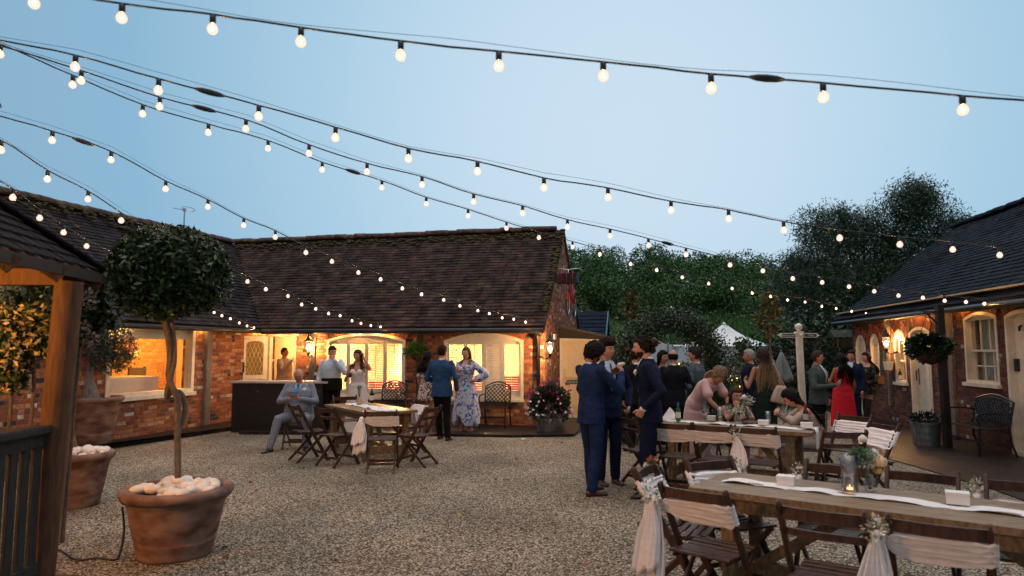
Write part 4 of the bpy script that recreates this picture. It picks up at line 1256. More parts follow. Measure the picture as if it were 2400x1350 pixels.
# --- bird table by the stable gable
c = PY(1975, 820, 19.5)
bt = empty('bird_table', (c.x, c.y, 0), 0, 'dark green wooden bird table by the stable gable', 'bird table')
b = MB(); b.bar((c.x, c.y, 0), (c.x, c.y, 1.75), .08, .08); b.box((c.x, c.y, 1.76), (.55, .4, .04)); kid(b, 'stand', m_oakdark, bt)
b = MB()
for sx in (-.2, .2):
    for sy in (-.14, .14): b.bar((c.x + sx, c.y + sy, 1.78), (c.x + sx, c.y + sy, 2.06), .03, .03)
b.box((c.x + .1, c.y, 1.9), (.2, .28, .24)); kid(b, 'nest_box', M('weathered_board', (.12, .13, .11), .8), bt)
b = MB(); b.add([(c.x - .34, c.y - .25, 2.05), (c.x + .34, c.y - .25, 2.05), (c.x + .34, c.y + .25, 2.05), (c.x - .34, c.y + .25, 2.05), (c.x - .34, c.y, 2.26), (c.x + .34, c.y, 2.26)],
      [(0, 1, 5, 4), (2, 3, 4, 5), (0, 4, 3), (1, 2, 5), (3, 2, 1, 0)]); kid(b, 'roof', M('green_felt', (.03, .055, .04), .8), bt)
# --- fairy-lit topiary with spiral of lights
c = PG(1733, 1000); yT = 13.2; c = Vector((U2X(1733, yT), yT, 0))
tp = empty('fairy_lit_topiary', c, 0, 'small ball topiary wound with yellow fairy lights beyond the arch', 'topiary')
zc = PY(1733, 868, yT).z
b = MB(); b.tube([(c.x, c.y, .3), (c.x, c.y, zc)], .03, 8); kid(b, 'stem', m_bark, tp)
b = MB(); b.lathe([(.16, 0), (.21, .34), (.23, .36), (.2, .37)], 14, c); kid(b, 'pot', m_terra, tp)
kidm(leaf_mesh('crown', ball_pts(1300, (c.x, c.y, zc), (.33, .33, .30), .6, 81, .08), .05, GD, .5, 81), 'crown', m_leafdark, tp)
m_fairy = emitter('fairy_light', (1.0, .62, .10), 14.0)
b = MB(); g = np.random.default_rng(82)
for k in range(46):
    an = g.uniform(0, 6.28); b.ell((c.x + .33 * math.cos(an), c.y + .33 * math.sin(an), zc - .17 + g.normal() * .04), (.011, .011, .011), 5, 4)
for k in range(40):
    f = k / 40; b.ell((c.x + .08 * math.cos(f * 16), c.y + .08 * math.sin(f * 16), zc - .25 - f * .62), (.011, .011, .011), 5, 4)
kid(b, 'fairy_lights', m_fairy, tp)
tag(tp.children[-1], kind='stuff')
# second fairy-lit shrub seen through the arch
c = Vector((U2X(1595, 14.5), 14.5, 0)); tp2 = empty('fairy_lit_shrub', c, 0, 'amber lit shrub glimpsed between the men under the arch', 'shrub')
zc = PY(1595, 880, 14.5).z
kidm(leaf_mesh('crown', ball_pts(900, (c.x, c.y, zc), (.35, .3, .3), .5, 84, .1), .06, G1, .5, 84), 'crown', m_leaf, tp2)
b = MB(); b.tube([(c.x, c.y, 0), (c.x, c.y, zc)], .03, 8); kid(b, 'stem', m_bark, tp2)
b = MB()
for k in range(20):
    d = g.normal(size=3); d /= np.linalg.norm(d); b.ell((c.x + .33 * d[0], c.y - .3 * abs(d[1]), zc + .26 * d[2]), (.014, .014, .014), 5, 4)
kid(b, 'fairy_lights', emitter('amber_fairy', (1, .45, .08), 14), tp2); tag(tp2.children[-1], kind='stuff')

# ================================================================ LEFT: gazebo, pots, topiary
DECK = .20
GX0, GX1, GY0, GY1 = -6.6, -3.03, 1.0, 4.62
CNR = [Vector((GX1, GY1, 0)), Vector((GX0, GY1, 0)), Vector((GX0, GY0, 0)), Vector((GX1 + .15, GY0, 0))]
GC = Vector(((GX0 + GX1) / 2, (GY0 + GY1) / 2, 0))
m_gpost = M('cedar_post', (.060, .027, .012), .7, col2=(.12, .055, .024), scale=9, bump=.6, bscale=40, stretch=(5, 5, .7))
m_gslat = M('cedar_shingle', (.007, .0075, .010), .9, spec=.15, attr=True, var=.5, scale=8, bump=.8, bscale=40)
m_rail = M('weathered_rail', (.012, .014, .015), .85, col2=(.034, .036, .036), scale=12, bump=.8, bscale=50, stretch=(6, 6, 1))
gz_ = empty('gazebo', GC, 0, 'square wooden gazebo at the left edge with amber lit rafters', 'gazebo')
b = MB(); b.box(GC + Vector((0, 0, DECK / 2)), (GX1 - GX0 + .2, GY1 - GY0 + .2, DECK)); kid(b, 'deck', m_gpost, gz_)
for k, c in enumerate(CNR):
    b = MB(); b.tube([c + Vector((-.06 if k == 0 else 0, 0, DECK)), c + Vector((.02 if k == 0 else 0, 0, 2.16))], .085, 20); kid(b, 'post', m_gpost, gz_, smooth=True, auto=40)
p0, p1 = CNR[0] + Vector((-.04, -.08, 0)), CNR[3] + Vector((0, .08, 0))
b = MB(); b.bar(p0 + Vector((0, 0, DECK + .98)), p1 + Vector((0, 0, DECK + .98)), .12, .055, bev=.012); b.bar(p0 + Vector((0, 0, DECK + .91)), p1 + Vector((0, 0, DECK + .91)), .04, .08)
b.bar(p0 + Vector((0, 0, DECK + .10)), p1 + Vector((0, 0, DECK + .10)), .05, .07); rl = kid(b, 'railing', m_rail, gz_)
n_ = 30
for i in range(n_):
    q = p0.lerp(p1, (i + .5) / n_); b = MB(); b.bar(q + Vector((0, 0, DECK + .12)), q + Vector((0, 0, DECK + .93)), .075, .028, (1, 0, 0), bev=.006); kid(b, 'baluster', m_rail, rl)
for k in range(3):
    b = MB(); b.bar(CNR[k] + Vector((0, 0, 2.19)), CNR[(k + 1) % 4] + Vector((0, 0, 2.19)), .09, .11, (0, 0, 1)); kid(b, 'eave_beam', m_gpost, gz_)
EV = [Vector((-3.02, 5.0, 2.23)), Vector((-6.9, 5.0, 2.23)), Vector((-6.9, .6, 2.23)), Vector((-2.40, .6, 2.23))]
apx = Vector((-4.9, 2.8, 3.98))
for k in range(4):
    a_, c_ = EV[k], EV[(k + 1) % 4]
    for i in range(9):
        f = i / 8; st = a_.lerp(c_, f); en = apx.lerp(st, .06 if i in (0, 8) else .06 + .9 * abs(f - .5) * 1.0)
        b = MB(); b.bar(st - Vector((0, 0, .05)), en - Vector((0, 0, .05)), .05, .11); kid(b, 'rafter', m_gpost, gz_)
b = MB(); b2_ = MB(); g_ = random.Random(12)
for k in range(4):
    a_, c_ = EV[k] + Vector((0, 0, .03)), EV[(k + 1) % 4] + Vector((0, 0, .03)); n = 24
    b2_.add([a_, c_, apx + Vector((0, 0, .03))], [(2, 1, 0)])
    for j in range(n):
        f0, f1 = j / n, min(1, (j + 1.3) / n); q0, q1 = a_.lerp(apx, f0), c_.lerp(apx, f0); r0, r1 = a_.lerp(apx, f1), c_.lerp(apx, f1); L_ = (q1 - q0).length; m_ = max(1, int(L_ / .16))
        for i in range(m_):
            u0, u1 = i / m_ + .003, (i + 1) / m_ - .003; up_ = Vector((0, 0, .024 + g_.uniform(0, .008))); w_ = g_.uniform(.6, 1.3); dn = (a_ - apx).normalized() * g_.uniform(0, .012)
            A, B_, C_, D_ = q0.lerp(q1, u0) + up_ + dn, q0.lerp(q1, u1) + up_ + dn, r0.lerp(r1, u1) + Vector((0, 0, .008)), r0.lerp(r1, u0) + Vector((0, 0, .008))
            b.add([A, B_, C_, D_, A - Vector((0, 0, .014)), B_ - Vector((0, 0, .014))], [(0, 1, 2, 3), (4, 5, 1, 0)], 0, (w_, w_, w_ * 1.05))
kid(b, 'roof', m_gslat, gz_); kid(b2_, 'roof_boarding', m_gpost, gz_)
b = MB()
for k in range(4): b.bar(EV[k] - Vector((0, 0, .01)), EV[(k + 1) % 4] - Vector((0, 0, .01)), .025, .07)
kid(b, 'fascia', M('dark_fascia', (.012, .011, .012), .7), gz_)
b = MB()
for q in range(26):
    f = q / 26; c = EV[0].lerp(apx, f) + Vector((0, 0, .05)); d_ = (apx - EV[0]).normalized(); b.tube([c, c + d_ * .16], [.075, .06], 8, flat=.5)
kid(b, 'hip_capping', m_gslat, gz_, smooth=True); 
# gazebo lamp (hangs from the rafters, out of the frame)
lampP = Vector((-4.45, 2.9, 2.30))
gl = empty('gazebo_lantern', lampP, 0, 'amber lantern hanging inside the gazebo', 'lantern')
b = MB(); b.tube([lampP + Vector((0, 0, .18)), lampP + Vector((0, 0, 1.6))], .006, 5); b.lathe([(.08, .13), (.03, .2), (.01, .21)], 12, lampP); kid(b, 'hood', m_black, gl)
b = MB(); b.ell(lampP, (.07, .07, .09), 12, 8); kid(b, 'bulb', emitter('gazebo_bulb', (1.0, .38, .07), 1600.0), gl, smooth=True)

def pot(name, c, rt, rb, h, label, rim=.05, parent=None, soil=.06):
    t = empty(name, c, 0, label, 'plant pot')
    b = MB(); w_ = .035
    pr = [(rb * .6, .0), (rb, 0), (rb + .004, .03)]
    for k in range(1, 6):
        f = k / 6; pr.append((rb + (rt - rb) * f ** .9, .03 + (h - .12) * f))
        if k == 1: pr += [(rb + (rt - rb) * f + .012, .05 + (h - .12) * f), (rb + (rt - rb) * f + .012, .065 + (h - .12) * f), (rb + (rt - rb) * f + .004, .075 + (h - .12) * f)]
    pr += [(rt, h - .11), (rt + .015, h - .10), (rt + .012, h - .085), (rt + rim * .7, h - .08), (rt + rim, h - .05), (rt + rim, h - .02), (rt + rim * .6, h), (rt - .01, h), (rt - w_, h - .02), (rt - w_ - .02, h - soil - .06)]
    b.lathe(pr, 48, c, cap=False); kid(b, 'body', m_terra, t, smooth=True)
    b = MB(); b.lathe([(.001, h - soil), (rt - w_, h - soil)], 32, c, cap=False); kid(b, 'soil', m_soil, t)
    return t
def pebbles(c, z, r, n, label, seed):
    rr = random.Random(seed)
    t = empty('pebble_heap', c + Vector((0, 0, z)), 0, label, 'pebbles')
    for k in range(n):
        an = rr.uniform(0, 6.28); q = r * math.sqrt(rr.random()); s = rr.uniform(.028, .06)
        b = MB()
        rot = Euler((rr.uniform(-.5, .5), rr.uniform(-.5, .5), rr.uniform(0, 6))).to_matrix()
        w_ = rr.uniform(.8, 1.1)
        b.ell(c + Vector((q * math.cos(an), q * math.sin(an), z + .03 + .05 * (1 - q / r) * rr.random() + s * .3)), (s * 1.3, s, s * .75), 9, 7, 0, (w_, w_ * .97, w_ * .93), rot)
        kid(b, 'pebble', m_pebble, t, smooth=True)
# foreground standard bay
pb = PG(410, 1300); pb.z = 0
SC = 1.0
pot('terracotta_pot', pb, .385, .285, .56, 'big terracotta pot holding the twisted stem bay tree, nearest the gravel', rim=.055)
pebbles(pb, .50, .36, 62, 'white cobbles around the twisted stem of the bay tree', 4)
bay = empty('standard_bay_tree', pb, 0, 'round clipped bay tree on a twisted double stem', 'topiary')
def SPt(u, v, dy=0): p = PY(u, v, pb.y + dy); return p
b = MB()
s1 = [SPt(416, 1150), SPt(417, 1090), SPt(416, 1020), SPt(416, 960), SPt(414, 930, -.03), SPt(404, 908, -.06), SPt(396, 880, -.02), SPt(399, 840), SPt(396, 800), SPt(386, 750), SPt(380, 700)]
s2 = [SPt(417, 1010, .02), SPt(430, 985, .05), SPt(434, 950, .06), SPt(424, 922, .05), SPt(404, 918, .03), SPt(392, 930, -.02), SPt(392, 915, -.05), SPt(401, 880, -.05), SPt(408, 850, 0), SPt(408, 810, .03), SPt(402, 750, .03), SPt(406, 700, 0)]
def smooth_path(p, n=4):
    out = []
    for i in range(len(p) - 1):
        p0, p1, p2, p3 = p[max(0, i - 1)], p[i], p[i + 1], p[min(len(p) - 1, i + 2)]
        for k in range(n):
            t = k / n
            out.append(.5 * ((2 * p1) + (p2 - p0) * t + (2 * p0 - 5 * p1 + 4 * p2 - p3) * t * t + (3 * p1 - p0 - 3 * p2 + p3) * t ** 3))
    out.append(p[-1]); return out
b.tube(smooth_path(s1), .026, 10); b.tube(smooth_path(s2), .021, 10)
kid(b, 'stem', m_bark, bay, smooth=True)
cc = SPt(402, 638)
P = np.concatenate([ball_pts(13500, cc, (.475, .475, .37), .76, 90, .07), ball_pts(1500, cc + Vector((0, 0, .0)), (.52, .5, .41), .95, 91, .06)])
kidm(leaf_mesh('crown', P, .058, GD + [(1.8, 2.0, 1.2)], .42, 92), 'crown', m_leafdark, bay)
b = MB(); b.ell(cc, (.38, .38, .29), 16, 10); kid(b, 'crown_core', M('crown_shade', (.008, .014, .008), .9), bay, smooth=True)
# cable lying beside it
b = MB(); pc = [PG(285, 1180, .42), PG(290, 1240, .2), PG(288, 1285, .015), PG(262, 1312, .012), PG(225, 1308, .012), PG(180, 1312, .012), PG(140, 1290, .012), PG(100, 1285, .012)]
pc[0] = Vector((pb.x - .43, pb.y - .05, .40)); pc[1] = Vector((pb.x - .40, pb.y - .06, .2)); pc[2] = Vector((pb.x - .40, pb.y - .12, .02))
b.tube(smooth_path(pc, 5), .009, 6); o = b.build('power_cable', m_cable, smooth=True); tag(o, 'thin black cable trailing from the big pot across the gravel', 'cable')
# middle pot, its plant mostly behind the gazebo post
p2 = PG(172, 1185); p2.z = 0
pot('terracotta_pot', p2, .33, .25, .58, 'terracotta pot of white stones half hidden by the gazebo post', rim=.05)
pebbles(p2, .52, .29, 40, 'white stones in the pot behind the gazebo post', 6)
st2 = empty('standard_holly', p2, 0, 'dark clipped standard tree behind the gazebo post', 'topiary')
b = MB(); x2 = U2X(166, p2.y) + .0; b.tube([(p2.x, p2.y, .5), (x2, p2.y, 1.2), (x2 + .1, p2.y, 1.95)], .028, 8); kid(b, 'stem', m_bark, st2)
c2 = PY(205, 700, p2.y)
kidm(leaf_mesh('crown', ball_pts(1800, c2, (.34, .34, .30), .4, 95, .12), .075, GD + [(1.5, 1.7, 1.0)], .45, 96), 'crown', m_leafdark, st2)
# olive tree pot against the wall
p3 = PG(210, 1040, .09); p3.z = .09
pot('terracotta_pot', p3, .44, .32, .80, 'tall terracotta pot with the old olive tree against the brick wing', rim=.055)
ol = empty('olive_tree', p3, 0, 'old olive tree with a gnarled grey trunk beside the picture window', 'tree')
b = MB(); zs0 = p3.z + .74
def rel3(u, v, dy=0): return PY(u, v, p3.y + dy)
b.tube(smooth_path([rel3(212, 946), rel3(208, 915), rel3(203, 885), rel3(205, 850), rel3(212, 810)], 3), [.20, .19, .17, .15, .14, .13, .125, .12, .12, .11, .11, .10, .09][:13], 12, flat=.8)
for u, v in ((190, 780), (235, 770), (270, 800), (215, 740), (260, 750), (290, 830)): b.tube([rel3(208, 850), rel3((208 + u) / 2, (830 + v) / 2), rel3(u, v)], [.07, .045, .015], 7)
kid(b, 'trunk', M('olive_bark', (.12, .13, .14), .9, col2=(.24, .25, .26), scale=12, bump=1.2, bscale=25, stretch=(3, 3, .6)), ol, smooth=True)
pts = [ball_pts(n, rel3(u, v), (r_, r_, r_ * .8), .2, 97 + u, .3) for u, v, r_, n in ((240, 790, .42, 1700), (280, 810, .30, 900), (205, 800, .30, 700), (255, 760, .26, 700), (270, 850, .26, 650), (215, 745, .3, 600), (238, 845, .25, 400), (300, 835, .16, 260))]
kidm(leaf_mesh('crown', np.concatenate(pts), .07, [(1, 1, 1), (1.5, 1.6, 1.6), (.8, .9, .9), (2.2, 2.3, 2.2)], .25, 98), 'crown', M('olive_leaf', (.040, .062, .045), .5, attr=True), ol)
# climbing honeysuckle inside the gazebo, lit amber
hs = empty('honeysuckle', (-4.4, 5.75, 0), 0, 'pale flowering honeysuckle climbing the back of the gazebo, lit amber', 'climbing plant')
g = np.random.default_rng(120); A_, F_ = [], []
b = MB(); yh = 5.55
for u in (20, 70, 115): b.tube(smooth_path([Vector((U2X(u, yh), yh, 0)), PY(u + 10, 900, yh), PY(u - 8, 780, yh), PY(u + 5, 670, yh)], 4), .014, 6)
kid(b, 'stem', m_bark, hs)
for u, v, r_ in ((30, 700, .26), (90, 690, .24), (20, 780, .22), (70, 760, .22), (115, 740, .2), (40, 850, .16), (110, 800, .16), (28, 880, .15), (60, 700, .2), (130, 690, .14), (10, 830, .2)):
    c = PY(u, v, yh + g.uniform(-.15, .15)); A_.append(ball_pts(230, c, (r_, r_ * .7, r_), .2, int(u * v), .3)); F_.append(ball_pts(130, c + Vector((0, -.10, .02)), (r_, r_ * .6, r_), .6, int(u + v), .3))
kidm(leaf_mesh('foliage', np.concatenate(A_), .08, G1, .5, 121), 'foliage', m_leaf, hs)
kidm(leaf_mesh('flower', np.concatenate(F_), .055, [(.45, .38, .17), (.5, .44, .22), (.34, .30, .10)], .45, 122), 'flower', m_flower, hs)
# variegated ivy at the gazebo corner
iv = empty('variegated_ivy', (-3.3, 5.35, 0), 0, 'leafy ivy with a few pale flower heads behind the gazebo post', 'climbing plant')
A_ = []; yh = 6.2
for u, v, r_ in ((200, 680, .2), (225, 690, .2), (245, 720, .18), (205, 730, .2), (195, 770, .16), (230, 660, .14)):
    A_.append(ball_pts(260, PY(u, v, yh), (r_, r_, r_), .2, u * v, .3))
kidm(leaf_mesh('foliage', np.concatenate(A_), .08, GD + [(1.4, 1.7, 1)], .6, 124), 'foliage', m_leafdark, iv)
b = MB(); b.tube(smooth_path([Vector((U2X(175, yh), yh, 0)), PY(178, 900, yh), PY(190, 780, yh), PY(210, 690, yh)], 4), .02, 6); kid(b, 'stem', m_bark, iv)
A_ = [ball_pts(50, PY(u, v, yh - .25), (.075, .05, .075), .4, u + v) for u, v in ((215, 710), (198, 770), (212, 800), (203, 690))]
kidm(leaf_mesh('flower', np.concatenate(A_), .035, [(.16, .15, .13), (.2, .18, .16)], .9, 125), 'flower', m_flower, iv)
# ================================================================ LIGHTS AND FIXTURES
def plane_pt(u, v, A, B):
    """where the ray meets the upright plane through the plan line A-B"""
    d = ray(u, v); e = Vector((B[0] - A[0], B[1] - A[1], 0)).normalized(); n = Vector((e.y, -e.x, 0))
    t = (Vector((A[0], A[1], 0)) - C0).dot(n) / d.dot(n); return C0 + d * t
_glob = MB(); _glob.lathe([(.002, -.031), (.016, -.028), (.026, -.018), (.030, -.004), (.028, .010), (.020, .024), (.014, .034)], 12); ME_GLOBE = _glob.mesh('globe')
_fil = MB(); _fil.ell((0, 0, -.001), (.0065, .0065, .010), 8, 6); ME_FIL = _fil.mesh('filament'); ME_FIL2 = _fil.mesh('eave_filament')
_soc = MB(); _soc.lathe([(.008, .085), (.017, .08), (.018, .045), (.016, .032), (.010, .03)], 10); ME_SOC = _soc.mesh('socket')
for me, mt in ((ME_GLOBE, m_globe), (ME_FIL, m_filament), (ME_FIL2, m_filament2), (ME_SOC, m_black)):
    me.materials.append(mt); me.polygons.foreach_set('use_smooth', [True] * len(me.polygons))
def festoon(label, bulbs, A, B, ext0=None, ext1=None, scale=.9, bundles=()):
    """bulbs: picture positions of the globes; A, B: plan points of the two ends"""
    P = [plane_pt(u, v, A, B) for u, v in bulbs]
    t = empty('festoon_lights', P[0] + Vector((0, 0, .08)), 0, label, 'festoon lights', 'festoon light strings over the courtyard')
    top = [p + Vector((0, 0, .085 * scale)) for p in P]
    if ext0: top = [plane_pt(u, v, A, B) for u, v in ext0] + top
    if ext1: top = top + [plane_pt(u, v, A, B) for u, v in ext1]
    pts = smooth_path(top, 4)
    g_ = random.Random(len(bulbs))
    b = MB(); b.tube([p + Vector((0, 0, g_.uniform(-.002, .002))) for p in pts], .0062 * scale, 6)
    sag = []      # the thin catenary wire that carries the cable
    for i in range(0, len(top) - 1):
        for k in range(3): f = k / 3; sag.append(top[i].lerp(top[i + 1], f) + Vector((0, 0, .012 + .030 * math.sin((i + f) / max(1, len(top) - 1) * PI * 3) ** 2)))
    sag.append(top[-1] + Vector((0, 0, .012))); b.tube(sag, .0016 * scale, 4)
    for i in bundles:
        q = top[i].lerp(top[i + 1], .5); d = (top[i + 1] - top[i]).normalized(); b.tube([q - d * .09, q - d * .05, q, q + d * .05, q + d * .09], [.008, .018, .021, .018, .008], 8)
    kid(b, 'cable', m_cable, t, smooth=True)
    inv = parent_world(t).inverted()
    for p in P:
        o = bpy.data.objects.new('bulb', ME_GLOBE); COL.objects.link(o); o.parent = t; o.location = p - t.location; o.scale = (scale,) * 3
        for nm, me in (('filament', ME_FIL), ('socket', ME_SOC)):
            c = bpy.data.objects.new(nm, me); COL.objects.link(c); c.parent = o
    return t
S1 = [(80, 8), (285, 42), (498, 68), (705, 98), (939, 130), (1169, 155), (1414, 178), (1667, 207), (1930, 228), (2257, 258)]
festoon('nearest string of large festoon bulbs, crossing the whole top of the picture', S1, (-2.35, 3.35), (2.25, 3.4), [(-160, -60)], [(2480, 240)], bundles=(8,))
S2 = [(-30, 118), (176, 157), (371, 212), (606, 273), (786, 323), (957, 372), (1119, 402), (1275, 440), (1425, 463), (1573, 493), (1708, 513), (1837, 540), (1968, 558), (2109, 573), (2233, 585), (2343, 598)]
festoon('second festoon string from the top, dropping towards the right range roof', S2, U2X(176, 4.1) and (U2X(176, 4.1), 4.1), (U2X(2343, 6.7), 6.7), [(-200, 50)], [(2600, 618)], bundles=(3,))
S3 = [(190, 189), (374, 250), (576, 302), (724, 360), (860, 403), (989, 433), (1110, 473), (1225, 500), (1330, 532), (1430, 553), (1520, 575), (1608, 597), (1711, 621), (1788, 635), (1858, 653), (1927, 662), (1990, 672), (2049, 683), (2106, 693), (2163, 698), (2214, 705), (2264, 708), (2307, 712)]
festoon('festoon string ending over the sash window, with the third cable from the top', S3, (U2X(190, 4.9), 4.9), (U2X(2307, 10.9), 10.9), [(-200, 60), (0, 107)], bundles=(3, 12))
S4 = [(0, 127), (170, 199), (334, 267), (488, 311), (628, 348), (755, 398), (895, 440), (999, 478), (1097, 506), (1187, 535), (1263, 557), (1342, 579), (1406, 596), (1478, 619), (1539, 633), (1599, 650), (1661, 665), (1716, 676), (1763, 687), (1806, 695), (1846, 703), (1887, 708), (1926, 718), (1960, 723), (1996, 730), (2030, 735)]
festoon('longest festoon string, ending at the far gable of the stable range', S4, (U2X(170, 5.2), 5.2), (U2X(2030, 16.6), 16.6), [(-120, 60)], bundles=(6,))
S5 = [(-30, 285), (122, 329), (260, 375), (388, 443), (487, 485), (571, 528), (645, 556), (717, 592), (778, 613), (840, 639), (892, 655), (943, 676), (988, 690), (1040, 703), (1078, 717), (1120, 728), (1147, 735), (1177, 745), (1204, 748), (1232, 755)]
festoon('festoon string running down to the corner of the brick barn beside the camera', S5, (U2X(122, 5.4), 5.4), (U2X(1232, 14.7), 14.7), [(-200, 160), (0, 243)], [(1262, 757)], bundles=(3,))
S6 = [(2, 352), (111, 420), (206, 467), (284, 517), (352, 555), (420, 592), (480, 620), (532, 642), (580, 660), (623, 678), (675, 694), (707, 714), (740, 724), (770, 735), (797, 740), (825, 752), (846, 758), (869, 763), (892, 766)]
festoon('festoon string crossing the barn roof and ending above its left arched window', S6, (U2X(111, 5.7), 5.7), (U2X(892, 15.4), 15.4), [(-140, 280)], [(916, 768)])
S7 = [(30, 463), (93, 511), (149, 545), (203, 577), (256, 604), (310, 640), (365, 670), (420, 698), (468, 718), (502, 732), (520, 740), (540, 747), (561, 757), (579, 764), (595, 768)]
festoon('lowest festoon string on the left, passing behind the round bay tree', S7, (U2X(30, 6.1), 6.1), (U2X(595, 15.9), 15.9), [(-80, 380)], [(612, 768)])
# strings along the eaves
def eave_string(label, F, us, d, z, ext=.4):
    P = []
    for u in us:
        a = F.px(u, 765, d)[0]; P.append(F.w(a, z + .02 * math.sin(u), d))
    t = empty('festoon_lights', P[0], 0, label, 'festoon lights', 'festoon light strings over the courtyard')
    top = [p + Vector((0, 0, .085)) for p in P]
    b = MB(); b.tube(smooth_path(top, 3), .007, 5); kid(b, 'cable', m_cable, t, smooth=True)
    for p in P:
        o = bpy.data.objects.new('bulb', ME_GLOBE); COL.objects.link(o); o.parent = t; o.location = p - t.location
        for nm, me in (('filament', ME_FIL2), ('socket', ME_SOC)):
            c = bpy.data.objects.new(nm, me); COL.objects.link(c); c.parent = o
eave_string('festoon bulbs fixed under the barn gutter from the hatch to the left arched window', FA, (611, 655, 697, 744, 788, 834, 881, 912), .10, HE - .26)
eave_string('festoon bulbs fixed under the eave of the stable range', FR, (2065, 2092, 2121, 2142, 2160, 2188, 2240, 2277), .14, HE2 - .20)
eave_string('festoon bulbs fixed under the brick wing eave by the picture window', FL, (270, 300, 478), .10, HE - .22)
# ------------------------------------------------- wall lanterns
def wall_lantern(F, u, v, label, s=1.0, d=.20, glow=None):
    a, z = F.px(u, v, d); c = F.w(a, z, d)
    t = empty('wall_lantern', c, 0, label, 'lantern', 'black wall lanterns')
    b = MB()
    b.lathe([(.055 * s, -.15 * s), (.058 * s, -.14 * s), (.05 * s, -.13 * s)], 6, c); b.lathe([(.012, -.24 * s), (.022, -.21 * s), (.045 * s, -.15 * s)], 8, c)
    b.lathe([(.105 * s, .12 * s), (.115 * s, .125 * s), (.09 * s, .17 * s), (.05 * s, .23 * s), (.03 * s, .25 * s), (.03 * s, .28 * s), (.012, .30 * s), (.018, .32 * s), (.004, .35 * s)], 6, c)
    for k in range(6):
        an = k * PI / 3; b.bar(c + Vector((.055 * s * math.cos(an), .055 * s * math.sin(an), -.14 * s)), c + Vector((.10 * s * math.cos(an), .10 * s * math.sin(an), .125 * s)), .010, .010)
    b.tube([c + Vector((0, 0, -.21 * s)), c - F.n * (d * .5) + Vector((0, 0, -.27 * s)), c - F.n * d + Vector((0, 0, -.22 * s))], .012, 6)
    b.lathe([(.05, -.02), (.05, .02)], 10, c - F.n * (d - .01) + Vector((0, 0, -.22 * s)))
    kid(b, 'frame', m_black, t)
    b = MB(); b.lathe([(.052 * s, -.135 * s), (.095 * s, .12 * s)], 6, c, cap=False); kid(b, 'glass', m_lantern_glass, t)
    b = MB(); b.ell(c + Vector((0, 0, -.02)), (.028 * s, .028 * s, .055 * s), 8, 6); kid(b, 'bulb', glow or m_lampglow, t, smooth=True)
    return t
wall_lantern(FA, 723, 812, 'lit black lantern on the grey timber post beside the bar hatch')
wall_lantern(FG, 1289, 815, 'lit black lantern on the barn gable beside the cream fire door', .9, .20, emitter('bright_lantern_flame', (1.0, .55, .22), 4200.0))
wall_lantern(FR, 2077, 803, 'lit black lantern on the stable range between the two slim windows', 1.0, .20)
# ------------------------------------------------- room lamps
def room_lamp(c, label, power, col=(1.0, .50, .16), drop=.45, r=.09):
    c = Vector(c); t = empty('pendant_lamp', c, 0, label, 'pendant lamp')
    b = MB(); b.tube([c + Vector((0, 0, .1)), c + Vector((0, 0, drop))], .006, 5); b.lathe([(.13, .02), (.05, .12), (.012, .14)], 12, c); kid(b, 'shade', m_cream, t)
    b = MB(); b.ell(c, (r, r, r), 10, 8); kid(b, 'bulb', emitter('room_bulb', col, power), t, smooth=True)
aH = (hatch[0] + hatch[2]) / 2
room_lamp(FA.w(aH + .1, 2.05, -1.7), 'warm pendant lamp in the bar hatch room', 420, (1.0, .56, .20), .22)
room_lamp(FA.w((W1[0] + W1[2]) / 2 + .3, 2.0, -1.4), 'warm pendant lamp behind the left arched window', 2100, (1, .60, .26), .26)
room_lamp(FA.w((W2[0] + W2[2]) / 2 - .2, 2.0, -1.4), 'warm pendant lamp behind the right arched window', 2100, (1, .60, .26), .26)
room_lamp(FL.w(7.3, 2.05, -.95), 'warm pendant lamp inside the picture window room', 850, (1, .42, .07), .2)
room_lamp(FR.w((Wa[2] + Wb[0]) / 2, 2.25, -1.3), 'warm pendant lamp in the stable range bar', 330, (1, .55, .2), .3)
# red drapes and shapes behind the shutters
m_red = M('red_drape', (.50, .03, .015), .8, var=.3, scale=5)
for Wn, lab in ((W1, 'red sofa back behind the left arched window shutters'), (W2, 'red sofa back behind the right arched window shutters')):
    t = empty('red_sofa', FA.w((Wn[0] + Wn[2]) / 2, .06, -.9), 0, lab, 'sofa')
    b = MB(); fbox(b, FA, Wn[0] + (.05 if Wn is W2 else .4), .5, Wn[2] - .1, 1.10 if Wn is W2 else .95, -.75, -.55); kid(b, 'backrest', m_red, t)
    b = MB(); fbox(b, FA, Wn[0] + (.05 if Wn is W2 else .4), .06, Wn[2] - .1, .5, -1.3, -.55); kid(b, 'seat', m_red, t)
# picture window room: clothed table and dark chairs
ct = empty('clothed_table', FL.w((WB[0] + WB[2]) / 2, .05, -.9), 0, 'table under a white cloth just inside the picture window', 'table')
b = MB(); fbox(b, FL, WB[0] + .2, .05, WB[2] - .35, WB[1] + .34, -1.35, -.55); kid(b, 'tablecloth', m_cloth, ct)
for k, (ff, dd) in enumerate(((.75, -1.75), (1.15, -1.7))):
    a = WB[0] + (WB[2] - WB[0]) * ff
    t = empty('dining_chair', FL.w(a, .05, dd), 0, ('dark dining chair inside the picture window, the left one', 'dark dining chair inside the picture window, the right one')[k], 'chair', 'dining chairs in the picture window room')
    b = MB()
    for s in (-.22, .22):
        b.bar(FL.w(a + s, .05, dd), FL.w(a + s, 1.32, dd), .04, .04); b.bar(FL.w(a + s, .05, dd - .42), FL.w(a + s, .5, dd - .42), .04, .04)
    fbox(b, FL, a - .25, 1.05, a + .25, 1.30, dd - .02, dd + .02); fbox(b, FL, a - .25, .5, a + .25, .55, dd - .44, dd + .02); kid(b, 'frame', m_oakdark, t)
